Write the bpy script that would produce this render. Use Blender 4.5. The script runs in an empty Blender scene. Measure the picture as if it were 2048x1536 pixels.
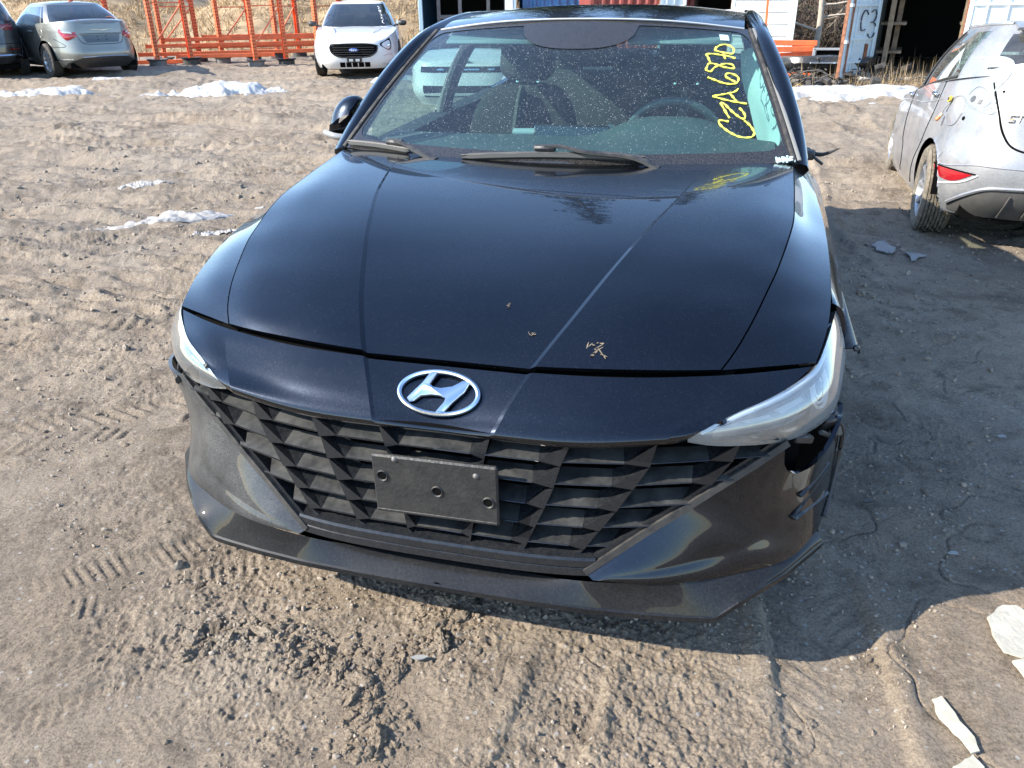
import bpy, bmesh, math, random
import numpy as np
from mathutils import Vector, Matrix
random.seed(7)
rng = np.random.default_rng(7)
R = math.radians
C = bpy.context.scene.collection
SC = bpy.context.scene

# ------------------------------------------------------------------ camera, sky, sun, exposure
CAM_F, CAM_H, CAM_P, CAM_R = 1564.48, 1.4625, 26.02, -0.6513
cam = bpy.data.cameras.new('camera')
cam.sensor_fit = 'HORIZONTAL'
cam.sensor_width = 36.0
cam.lens = 36.0 * CAM_F / 2048.0
cam.clip_start, cam.clip_end = 0.05, 3000
camo = bpy.data.objects.new('camera', cam)
C.objects.link(camo)
camo.matrix_world = (Matrix.Translation((0, 0, CAM_H)) @ Matrix.Rotation(R(90 - CAM_P), 4, 'X')
                     @ Matrix.Rotation(R(CAM_R), 4, 'Z'))
SC.camera = camo

SUN_VEC = Vector((-1.448, -0.394, 1.0)).normalized()          # towards the sun
SUN_EL = math.asin(SUN_VEC.z)
SUN_AZ = math.atan2(SUN_VEC.x, SUN_VEC.y)
world = bpy.data.worlds.new('World')
SC.world = world
world.use_nodes = True
wn = world.node_tree.nodes
wn.clear()
sky = wn.new('ShaderNodeTexSky')
sky.sky_type = 'NISHITA'
sky.sun_disc = False
sky.sun_elevation = SUN_EL
sky.sun_rotation = SUN_AZ
sky.air_density = 1.0
sky.dust_density = 0.25
sky.ozone_density = 3.0
bg = wn.new('ShaderNodeBackground')
bg.inputs['Strength'].default_value = 0.15
wo = wn.new('ShaderNodeOutputWorld')
world.node_tree.links.new(sky.outputs[0], bg.inputs[0])
world.node_tree.links.new(bg.outputs[0], wo.inputs[0])
sun = bpy.data.lights.new('sun', 'SUN')
sun.energy = 3.9
sun.angle = R(0.53)
sun.color = (1.0, 0.93, 0.82)
suno = bpy.data.objects.new('sun', sun)
C.objects.link(suno)
suno.rotation_euler = SUN_VEC.to_track_quat('Z', 'Y').to_euler()
SC.view_settings.view_transform = 'Standard'
SC.view_settings.look = 'None'
SC.view_settings.gamma = 1.0
SC.view_settings.use_curve_mapping = False
SC.view_settings.exposure = 1.47
try:
    SC.cycles.max_bounces = 8
    SC.cycles.transparent_max_bounces = 16
    SC.cycles.caustics_reflective = False
    SC.cycles.caustics_refractive = False
    SC.cycles.sample_clamp_indirect = 6.0
    SC.cycles.use_denoising = True
except Exception:
    pass

# ------------------------------------------------------------------ small maths
def A(*p):
    return np.array(p, float)

def spl(P, t, te):
    """non-uniform Catmull-Rom (Hermite) along axis 0"""
    P = np.asarray(P, float); t = np.asarray(t, float); te = np.asarray(te, float)
    n = len(P)
    if n == 2:
        w = ((te - t[0]) / (t[1] - t[0])).reshape((-1,) + (1,) * (P.ndim - 1))
        return P[0] * (1 - w) + P[1] * w
    sh = (-1,) + (1,) * (P.ndim - 1)
    d = (P[1:] - P[:-1]) / np.diff(t).reshape(sh)
    m = np.zeros_like(P)
    h = np.diff(t)
    m[1:-1] = (d[:-1] * h[1:].reshape(sh) + d[1:] * h[:-1].reshape(sh)) / (h[1:] + h[:-1]).reshape(sh)
    m[0] = 1.5 * d[0] - .5 * m[1]; m[-1] = 1.5 * d[-1] - .5 * m[-2]
    i = np.clip(np.searchsorted(t, te, side='right') - 1, 0, n - 2)
    hh = h[i]; u = (te - t[i]) / hh
    u = u.reshape(sh); hh = hh.reshape(sh)
    u2, u3 = u * u, u * u * u
    return (P[i] * (2 * u3 - 3 * u2 + 1) + m[i] * hh * (u3 - 2 * u2 + u)
            + P[i + 1] * (-2 * u3 + 3 * u2) + m[i + 1] * hh * (u3 - u2))

def chord(P):
    P = np.asarray(P, float)
    return np.r_[0, np.cumsum(np.maximum(np.linalg.norm(np.diff(P, axis=0), axis=-1), 1e-6))]

def curve(P, n, smooth=True):
    P = np.asarray(P, float)
    t = chord(P)
    te = np.linspace(0, t[-1], n)
    if smooth:
        return spl(P, t, te)
    return np.stack([np.interp(te, t, P[:, k]) for k in range(P.shape[1])], -1)

def loft(curves, n, per=8, tn=None, lin=False):
    """curves -> grid [across, along, 3]"""
    G = np.stack([curve(c, n) for c in curves])
    if tn is None:
        tn = np.r_[0, np.cumsum(np.maximum(np.linalg.norm(np.diff(G, axis=0), axis=-1).mean(1), 1e-4))]
    tn = np.asarray(tn, float)
    pers = per if hasattr(per, '__len__') else [per] * (len(curves) - 1)
    te = np.concatenate([np.linspace(tn[i], tn[i + 1], pers[i], endpoint=False) for i in range(len(pers))] + [[tn[-1]]])
    if lin:
        out = np.empty((len(te), n, 3))
        for k in range(3):
            for j in range(n):
                out[:, j, k] = np.interp(te, tn, G[:, j, k])
        return out
    return spl(G, tn, te)

def gnormals(G):
    du = np.gradient(G, axis=0); dv = np.gradient(G, axis=1)
    N = np.cross(du, dv)
    return N / np.maximum(np.linalg.norm(N, axis=-1, keepdims=True), 1e-9)

def mir(G):
    return np.asarray(G, float) * [-1, 1, 1]

def _hash(ix, iy, seed):
    n = (ix.astype(np.int64) * 374761393 + iy.astype(np.int64) * 668265263 + seed * 1442695041) & 0x7fffffff
    n = ((n ^ (n >> 13)) * 1274126177) & 0x7fffffff
    return (n ^ (n >> 16)) & 0xffff

def noise(x, y, seed=0):
    """gradient noise about -0.7..0.7"""
    ix = np.floor(x); iy = np.floor(y)
    fx = x - ix; fy = y - iy
    ux = fx * fx * fx * (fx * (fx * 6 - 15) + 10); uy = fy * fy * fy * (fy * (fy * 6 - 15) + 10)
    r = []
    for a in (0, 1):
        for b in (0, 1):
            an = _hash(ix + a, iy + b, seed) * (2 * math.pi / 65536.)
            r.append(np.cos(an) * (fx - a) + np.sin(an) * (fy - b))
    return (r[0] * (1 - uy) + r[1] * uy) * (1 - ux) + (r[2] * (1 - uy) + r[3] * uy) * ux

def fbm(x, y, oct=4, seed=0, gain=.5):
    s = 0; a = 1.0; f = 1.0
    for o in range(oct):
        s = s + a * noise(x * f + 17.3 * o, y * f - 9.1 * o, seed + o)
        a *= gain; f *= 2.03
    return s

def sstep(a, b, x):
    t = np.clip((x - a) / (b - a), 0, 1)
    return t * t * (3 - 2 * t)

# ------------------------------------------------------------------ mesh helpers
class MB:
    """collects vertices and faces, builds ONE mesh object"""
    def __init__(s):
        s.v = []; s.f = []; s.n = 0
    def add(s, V, F):
        V = np.asarray(V, float).reshape(-1, 3)
        s.v.append(V); k = s.n
        s.f.extend([tuple(int(i) + k for i in f) for f in F])
        s.n += len(V)
        return s
    def grid(s, G, closed_u=False, closed_v=False, mask=None):
        nu, nv = G.shape[:2]
        F = []
        for i in range(nu if closed_u else nu - 1):
            for j in range(nv if closed_v else nv - 1):
                if mask is not None and mask[i, j]:
                    continue
                i2 = (i + 1) % nu; j2 = (j + 1) % nv
                F.append((i * nv + j, i2 * nv + j, i2 * nv + j2, i * nv + j2))
        return s.add(G.reshape(-1, 3), F)
    def panel(s, G, th, inside, mask=None):
        """a sheet with thickness th away from the visible side; inside = a point on the hidden side"""
        N = gnormals(G)
        sg = np.sign((N * (np.asarray(inside, float) - G)).sum(-1).mean())
        N = N * sg
        B = G + N * th
        nu, nv = G.shape[:2]
        s.grid(G, mask=mask)
        s.grid(B, mask=mask)
        if mask is None:
            for a, b in ((G[0], B[0]), (G[-1], B[-1]), (G[:, 0], B[:, 0]), (G[:, -1], B[:, -1])):
                s.grid(np.stack([a, b]))
        return s
    def box(s, c, d, rz=0.0, rx=0.0, ry=0.0, bev=0.0):
        c = np.asarray(c, float); h = np.asarray(d, float) / 2
        b = min(bev, h.min() * .9)
        M = np.array((Matrix.Rotation(rz, 3, 'Z') @ Matrix.Rotation(ry, 3, 'Y') @ Matrix.Rotation(rx, 3, 'X')))
        if b <= 0:
            V = np.array([[x, y, z] for x in (-1, 1) for y in (-1, 1) for z in (-1, 1)], float) * h
            F = [(0, 1, 3, 2), (4, 6, 7, 5), (0, 4, 5, 1), (2, 3, 7, 6), (0, 2, 6, 4), (1, 5, 7, 3)]
            return s.add(V @ M.T + c, F)
        V = []; idx = {}
        for x in (-1, 1):
            for y in (-1, 1):
                for z in (-1, 1):
                    for k in range(3):
                        p = np.array([x, y, z], float) * (h - b); p[k] += (x, y, z)[k] * b
                        idx[(x, y, z, k)] = len(V); V.append(p)
        F = []
        for k in range(3):
            o = [i for i in range(3) if i != k]
            for sg in (-1, 1):
                q = []
                for a, bb in ((-1, -1), (1, -1), (1, 1), (-1, 1)):
                    t = [0, 0, 0]; t[k] = sg; t[o[0]] = a; t[o[1]] = bb
                    q.append(idx[(t[0], t[1], t[2], k)])
                F.append(q)
        for k in range(3):
            o = [i for i in range(3) if i != k]
            for a in (-1, 1):
                for bb in (-1, 1):
                    q = []
                    for sg in (-1, 1):
                        t = [0, 0, 0]; t[k] = sg; t[o[0]] = a; t[o[1]] = bb
                        q.append((idx[(*t, o[0])], idx[(*t, o[1])]))
                    F.append((q[0][0], q[0][1], q[1][1], q[1][0]))
        for x in (-1, 1):
            for y in (-1, 1):
                for z in (-1, 1):
                    F.append([idx[(x, y, z, k)] for k in range(3)])
        return s.add(np.array(V) @ M.T + c, F)
    def tube(s, P, r, n=8, cap=True, flat=1.0, up=None):
        P = np.asarray(P, float); r = np.broadcast_to(np.asarray(r, float), (len(P),))
        T = np.gradient(P, axis=0); T /= np.maximum(np.linalg.norm(T, axis=1, keepdims=True), 1e-9)
        ref = np.array(up if up is not None else ((0, 0, 1) if abs(T[:, 2]).mean() < .8 else (1, 0, 0)), float)
        X = np.cross(np.broadcast_to(ref, T.shape), T); X /= np.maximum(np.linalg.norm(X, axis=1, keepdims=True), 1e-9)
        Y = np.cross(T, X)
        a = np.linspace(0, 2 * np.pi, n, endpoint=False) + np.pi / n
        G = P[:, None] + r[:, None, None] * (np.cos(a)[None, :, None] * X[:, None] + flat * np.sin(a)[None, :, None] * Y[:, None])
        k = s.n
        s.grid(G, closed_v=True)
        if cap:
            s.f.append(tuple(k + j for j in range(n)))
            s.f.append(tuple(k + (len(P) - 1) * n + j for j in range(n)))
        return s
    def lathe(s, prof, c, axis=(0, 0, 1), n=24, xdir=None):
        """prof: (radius, height) pairs about axis through c"""
        ax = Vector(axis).normalized()
        x = Vector(xdir) if xdir is not None else ax.orthogonal()
        x = (x - ax * x.dot(ax)).normalized(); y = ax.cross(x)
        a = np.linspace(0, 2 * np.pi, n, endpoint=False)
        prof = np.asarray(prof, float)
        G = (np.asarray(c, float) + prof[:, 1][:, None, None] * np.array(ax)
             + prof[:, 0][:, None, None] * (np.cos(a)[None, :, None] * np.array(x) + np.sin(a)[None, :, None] * np.array(y)))
        return s.grid(G, closed_v=True)
    def prism(s, poly, o, X, Y, N, d):
        """2-D polygon extruded: o + x*X + y*Y, thickness d along N"""
        poly = np.asarray(poly, float)
        o, X, Y, N = (np.asarray(q, float) for q in (o, X, Y, N))
        V = o + poly[:, :1] * X + poly[:, 1:] * Y
        n = len(V)
        F = [tuple(range(n)), tuple(range(2 * n - 1, n - 1, -1))] + [(i, (i + 1) % n, n + (i + 1) % n, n + i) for i in range(n)]
        return s.add(np.vstack([V, V + N * d]), F)
    def build(s, name, m, parent=None, smooth=None, kind=None, bevel=0):
        me = bpy.data.meshes.new(name)
        V = np.vstack(s.v) if s.v else np.zeros((0, 3))
        me.from_pydata(V.tolist(), [], s.f)
        o = bpy.data.objects.new(name, me)
        C.objects.link(o)
        if m is not None:
            me.materials.append(m)
        bm = bmesh.new(); bm.from_mesh(me)
        bmesh.ops.remove_doubles(bm, verts=bm.verts, dist=1e-5)
        bmesh.ops.recalc_face_normals(bm, faces=bm.faces)
        bm.to_mesh(me); bm.free()
        if smooth is not None:
            me.polygons.foreach_set('use_smooth', [True] * len(me.polygons))
            me.set_sharp_from_angle(angle=R(smooth))
        if bevel:
            b = o.modifiers.new('bevel', 'BEVEL'); b.width = bevel; b.segments = 2; b.limit_method = 'ANGLE'
        if parent is not None:
            o.parent = parent
        if kind:
            o['kind'] = kind
        return o

def tag(o, label, cat, group=None):
    o['label'] = label; o['category'] = cat
    if group: o['group'] = group
    return o

def thing(name, label, cat, loc=(0, 0, 0), rz=0.0, group=None):
    o = bpy.data.objects.new(name, None)
    C.objects.link(o)
    o.location = loc; o.rotation_euler = (0, 0, rz)
    o.empty_display_size = .1
    return tag(o, label, cat, group)

def kids(o):
    return [c for c in bpy.data.objects if c.parent == o]

def copy_tree(o, parent=None):
    c = o.copy(); C.objects.link(c); c.parent = parent
    for ch in kids(o):
        copy_tree(ch, c)
    return c

# ------------------------------------------------------------------ materials
MATS = {}
def mat(name, col=(.5, .5, .5), rough=.5, metal=0.0, spec=.5, coat=0.0, coat_r=.03, noise_scale=0, noise_amt=.25,
        bump=0, bump_scale=60, dust=0, dust_col=(.32, .28, .23), dust_scale=40, emit=None, rough_var=0):
    if name in MATS:
        return MATS[name]
    m = bpy.data.materials.new(name); MATS[name] = m
    m.use_nodes = True
    nt = m.node_tree; b = nt.nodes['Principled BSDF']
    b.inputs['Base Color'].default_value = (*col, 1)
    b.inputs['Roughness'].default_value = rough
    b.inputs['Metallic'].default_value = metal
    b.inputs['Specular IOR Level'].default_value = spec
    b.inputs['Coat Weight'].default_value = coat
    b.inputs['Coat Roughness'].default_value = coat_r
    L = nt.links
    tc = nt.nodes.new('ShaderNodeTexCoord')
    out = None
    if noise_scale:
        n = nt.nodes.new('ShaderNodeTexNoise'); n.inputs['Scale'].default_value = noise_scale
        n.inputs['Detail'].default_value = 6; n.inputs['Roughness'].default_value = .65
        L.new(tc.outputs['Object'], n.inputs['Vector'])
        r = nt.nodes.new('ShaderNodeValToRGB')
        r.color_ramp.elements[0].position = .3; r.color_ramp.elements[1].position = .7
        r.color_ramp.elements[0].color = (*[c * (1 - noise_amt) for c in col], 1)
        r.color_ramp.elements[1].color = (*[min(1, c * (1 + noise_amt)) for c in col], 1)
        L.new(n.outputs['Fac'], r.inputs[0]); out = r.outputs[0]
        L.new(out, b.inputs['Base Color'])
        if rough_var:
            mr = nt.nodes.new('ShaderNodeMapRange')
            mr.inputs['To Min'].default_value = rough - rough_var; mr.inputs['To Max'].default_value = rough + rough_var
            L.new(n.outputs['Fac'], mr.inputs['Value']); L.new(mr.outputs[0], b.inputs['Roughness'])
    if dust:
        n = nt.nodes.new('ShaderNodeTexNoise'); n.inputs['Scale'].default_value = dust_scale
        n.inputs['Detail'].default_value = 8; n.inputs['Roughness'].default_value = .75
        L.new(tc.outputs['Object'], n.inputs['Vector'])
        g = nt.nodes.new('ShaderNodeNewGeometry')
        sx = nt.nodes.new('ShaderNodeSeparateXYZ'); L.new(g.outputs['Normal'], sx.inputs[0])
        up = nt.nodes.new('ShaderNodeMapRange'); up.inputs['From Min'].default_value = -.1; up.inputs['From Max'].default_value = .9
        up.inputs['To Min'].default_value = .25; up.inputs['To Max'].default_value = 1.0
        L.new(sx.outputs['Z'], up.inputs['Value'])
        mr = nt.nodes.new('ShaderNodeMapRange'); mr.inputs['From Min'].default_value = .38; mr.inputs['From Max'].default_value = .72
        mr.inputs['To Max'].default_value = dust
        L.new(n.outputs['Fac'], mr.inputs['Value'])
        mu = nt.nodes.new('ShaderNodeMath'); mu.operation = 'MULTIPLY'
        L.new(mr.outputs[0], mu.inputs[0]); L.new(up.outputs[0], mu.inputs[1])
        mx = nt.nodes.new('ShaderNodeMix'); mx.data_type = 'RGBA'
        L.new(mu.outputs[0], mx.inputs['Factor'])
        if out is not None: L.new(out, mx.inputs['A'])
        else: mx.inputs['A'].default_value = (*col, 1)
        mx.inputs['B'].default_value = (*dust_col, 1)
        L.new(mx.outputs['Result'], b.inputs['Base Color'])
        rm = nt.nodes.new('ShaderNodeMix'); rm.data_type = 'FLOAT'
        L.new(mu.outputs[0], rm.inputs['Factor']); rm.inputs['A'].default_value = rough; rm.inputs['B'].default_value = .9
        L.new(rm.outputs['Result'], b.inputs['Roughness'])
        if coat:
            cw = nt.nodes.new('ShaderNodeMapRange'); cw.inputs['To Min'].default_value = coat; cw.inputs['To Max'].default_value = coat * .2
            L.new(mu.outputs[0], cw.inputs['Value']); L.new(cw.outputs[0], b.inputs['Coat Weight'])
    if bump:
        n = nt.nodes.new('ShaderNodeTexNoise'); n.inputs['Scale'].default_value = bump_scale
        n.inputs['Detail'].default_value = 5
        L.new(tc.outputs['Object'], n.inputs['Vector'])
        bp = nt.nodes.new('ShaderNodeBump'); bp.inputs['Strength'].default_value = bump; bp.inputs['Distance'].default_value = .01
        L.new(n.outputs['Fac'], bp.inputs['Height']); L.new(bp.outputs[0], b.inputs['Normal'])
    if emit:
        b.inputs['Emission Color'].default_value = (*emit[:3], 1); b.inputs['Emission Strength'].default_value = emit[3]
    return m

def glass_mat(name, tint, gloss=.09, dust=0.0, haze=0.0, specks=False, haze_col=(.45, .5, .5), frit=False):
    """thin clear pane: tinted see-through + mirror by angle + dust lying on it"""
    m = bpy.data.materials.new(name); MATS[name] = m
    m.use_nodes = True
    nt = m.node_tree; nt.nodes.clear(); L = nt.links
    out = nt.nodes.new('ShaderNodeOutputMaterial')
    tr = nt.nodes.new('ShaderNodeBsdfTransparent'); tr.inputs[0].default_value = (*tint, 1)
    gl = nt.nodes.new('ShaderNodeBsdfGlossy'); gl.inputs['Roughness'].default_value = .01
    gl.inputs[0].default_value = (1, 1, 1, 1)
    fr = nt.nodes.new('ShaderNodeFresnel')
    ge = nt.nodes.new('ShaderNodeNewGeometry'); io = nt.nodes.new('ShaderNodeMapRange')   # a thin pane mirrors alike from both sides
    io.inputs['To Min'].default_value = 1.5; io.inputs['To Max'].default_value = 1 / 1.5
    L.new(ge.outputs['Backfacing'], io.inputs['Value']); L.new(io.outputs[0], fr.inputs['IOR'])
    mul = nt.nodes.new('ShaderNodeMath'); mul.operation = 'MULTIPLY_ADD'
    mul.inputs[1].default_value = 1.7; mul.inputs[2].default_value = gloss - .04
    mul.use_clamp = True
    L.new(fr.outputs[0], mul.inputs[0])
    mx = nt.nodes.new('ShaderNodeMixShader')
    L.new(mul.outputs[0], mx.inputs[0]); L.new(tr.outputs[0], mx.inputs[1]); L.new(gl.outputs[0], mx.inputs[2])
    last = mx.outputs[0]
    if haze or specks:
        tc = nt.nodes.new('ShaderNodeTexCoord')
        df = nt.nodes.new('ShaderNodeBsdfDiffuse'); df.inputs[0].default_value = (*haze_col, 1)
        n = nt.nodes.new('ShaderNodeTexNoise'); n.inputs['Scale'].default_value = 6; n.inputs['Detail'].default_value = 7
        n.inputs['Roughness'].default_value = .7
        L.new(tc.outputs['Object'], n.inputs['Vector'])
        mr = nt.nodes.new('ShaderNodeMapRange'); mr.inputs['From Min'].default_value = .3; mr.inputs['From Max'].default_value = .75
        mr.inputs['To Min'].default_value = haze * .35; mr.inputs['To Max'].default_value = haze * 1.3
        L.new(n.outputs['Fac'], mr.inputs['Value'])
        fac = mr.outputs[0]
        if specks:
            for sc, th, wgt in ((210, .27, .7), (95, .13, .9), (420, .33, .4)):
                v = nt.nodes.new('ShaderNodeTexVoronoi'); v.inputs['Scale'].default_value = sc
                L.new(tc.outputs['Object'], v.inputs['Vector'])
                # only some cells carry a speck
                wn_ = nt.nodes.new('ShaderNodeSeparateColor'); L.new(v.outputs['Color'], wn_.inputs[0])
                gt = nt.nodes.new('ShaderNodeMath'); gt.operation = 'GREATER_THAN'; gt.inputs[1].default_value = .66
                L.new(wn_.outputs[0], gt.inputs[0])
                sz = nt.nodes.new('ShaderNodeMath'); sz.operation = 'MULTIPLY'; sz.inputs[1].default_value = th
                L.new(wn_.outputs[1], sz.inputs[0])
                lt = nt.nodes.new('ShaderNodeMath'); lt.operation = 'LESS_THAN'
                L.new(v.outputs['Distance'], lt.inputs[0]); L.new(sz.outputs[0], lt.inputs[1])
                m2 = nt.nodes.new('ShaderNodeMath'); m2.operation = 'MULTIPLY'
                L.new(lt.outputs[0], m2.inputs[0]); L.new(gt.outputs[0], m2.inputs[1])
                m3 = nt.nodes.new('ShaderNodeMath'); m3.operation = 'MULTIPLY_ADD'; m3.inputs[1].default_value = wgt; m3.use_clamp = True
                L.new(m2.outputs[0], m3.inputs[0]); L.new(fac, m3.inputs[2])
                fac = m3.outputs[0]
        m2 = nt.nodes.new('ShaderNodeMixShader')
        L.new(fac, m2.inputs[0]); L.new(last, m2.inputs[1]); L.new(df.outputs[0], m2.inputs[2])
        last = m2.outputs[0]
    L.new(last, out.inputs['Surface'])
    return m

def paint(name, col, flake=.0, dust=.2, dust_col=(.30, .27, .23), metal=.0, rough=.35, coat=1.0, specks=False, scale=1.0, coat_ior=1.55, spec=.5):
    """car paint: base + flakes under a clear coat, film of dust and tiny pale specks"""
    m = bpy.data.materials.new(name); MATS[name] = m
    m.use_nodes = True
    nt = m.node_tree; L = nt.links; b = nt.nodes['Principled BSDF']
    b.inputs['Metallic'].default_value = metal; b.inputs['Roughness'].default_value = rough
    b.inputs['Coat Weight'].default_value = coat; b.inputs['Coat Roughness'].default_value = .015
    b.inputs['Coat IOR'].default_value = coat_ior; b.inputs['Specular IOR Level'].default_value = spec
    tc = nt.nodes.new('ShaderNodeTexCoord')
    def N(scale_, det, ro=.6):
        n = nt.nodes.new('ShaderNodeTexNoise'); n.inputs['Scale'].default_value = scale_; n.inputs['Detail'].default_value = det
        n.inputs['Roughness'].default_value = ro; L.new(tc.outputs['Object'], n.inputs['Vector']); return n.outputs['Fac']
    def MRng(src, a, bb, c, d):
        r = nt.nodes.new('ShaderNodeMapRange'); L.new(src, r.inputs['Value'])
        for k, v in zip(('From Min', 'From Max', 'To Min', 'To Max'), (a, bb, c, d)): r.inputs[k].default_value = v
        return r.outputs[0]
    def M(op, a, bb):
        r = nt.nodes.new('ShaderNodeMath'); r.operation = op; r.use_clamp = True
        for i, q in enumerate((a, bb)):
            if isinstance(q, (int, float)): r.inputs[i].default_value = q
            else: L.new(q, r.inputs[i])
        return r.outputs[0]
    film = MRng(N(3.5 * scale, 6, .65), .35, .72, dust * .25, dust)
    fine = MRng(N(160 * scale, 3, .6), .35, .75, .45, 1.5)
    film = M('MULTIPLY', film, fine)
    if specks:
        v = nt.nodes.new('ShaderNodeTexVoronoi'); v.inputs['Scale'].default_value = 400
        L.new(tc.outputs['Object'], v.inputs['Vector'])
        sc = nt.nodes.new('ShaderNodeSeparateColor'); L.new(v.outputs['Color'], sc.inputs[0])
        sel = M('MULTIPLY', M('GREATER_THAN', sc.outputs[0], .74), M('LESS_THAN', v.outputs['Distance'], M('MULTIPLY', sc.outputs[1], .24)))
        film = M('ADD', film, M('MULTIPLY', sel, .22))
    mx = nt.nodes.new('ShaderNodeMix'); mx.data_type = 'RGBA'
    L.new(film, mx.inputs['Factor']); mx.inputs['A'].default_value = (*col, 1); mx.inputs['B'].default_value = (*dust_col, 1)
    if flake:
        fl = MRng(N(900, 1, .5), .55, .8, 0, flake)
        m2 = nt.nodes.new('ShaderNodeMix'); m2.data_type = 'RGBA'
        L.new(fl, m2.inputs['Factor']); m2.inputs['A'].default_value = (*col, 1); m2.inputs['B'].default_value = (.25, .3, .42, 1)
        L.new(m2.outputs['Result'], mx.inputs['A'])
    L.new(mx.outputs['Result'], b.inputs['Base Color'])
    L.new(MRng(film, 0, 1, rough, .9), b.inputs['Roughness'])
    if metal: L.new(MRng(film, 0, .6, metal, 0), b.inputs['Metallic'])
    L.new(MRng(film, 0, .8, coat, coat * .15), b.inputs['Coat Weight'])
    L.new(MRng(N(40, 4), .3, .8, .01, .05), b.inputs['Coat Roughness'])
    return m
# ------------------------------------------------------------------ ground: one sheet out to the horizon
def car_xy(x, y):
    a, b = x + .17504, y - 1.51581
    c, s = math.cos(R(-14.767)), math.sin(R(-14.767))
    return c * a + s * b, -s * a + c * b

TRACKS = [  # start, end, half width, depth, lug pitch, lug size, chevron
    ((-2.6, .9), (-.55, 2.1), .12, .008, .030, .0045, .3),
    ((-2.2, .55), (-.85, 1.35), .11, .008, .028, .004, -.3),
    ((-3.0, 2.0), (-.9, 3.0), .13, .014, .065, .011, 1.0),
    ((-4.2, 2.6), (-1.2, 4.3), .14, .016, .070, .012, 1.0),
    ((-5.5, 4.3), (-1.0, 5.9), .15, .022, .08, .014, -1.0),
    ((-5.2, 5.9), (-.8, 6.8), .16, .022, .09, .014, 1.0),
    ((-7.0, 6.8), (1.0, 8.2), .18, .03, .10, .012, 1.0),
    ((-9.0, 9.0), (-.5, 9.9), .2, .035, .11, .012, -1.0),
    ((-.1, .75), (.12, 1.50), .085, .016, .05, .006, 1.0),
    ((.62, .85), (.78, 1.8), .13, .014, .055, .004, -1.0),
    ((2.0, 4.6), (3.8, 11.5), .16, .03, .09, .010, 1.0),
    ((1.35, 5.2), (4.4, 13.0), .18, .03, .09, .010, -1.0),
    ((4.0, 3.5), (5.0, 14.0), .2, .03, .1, .012, 1.0),
]
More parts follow.
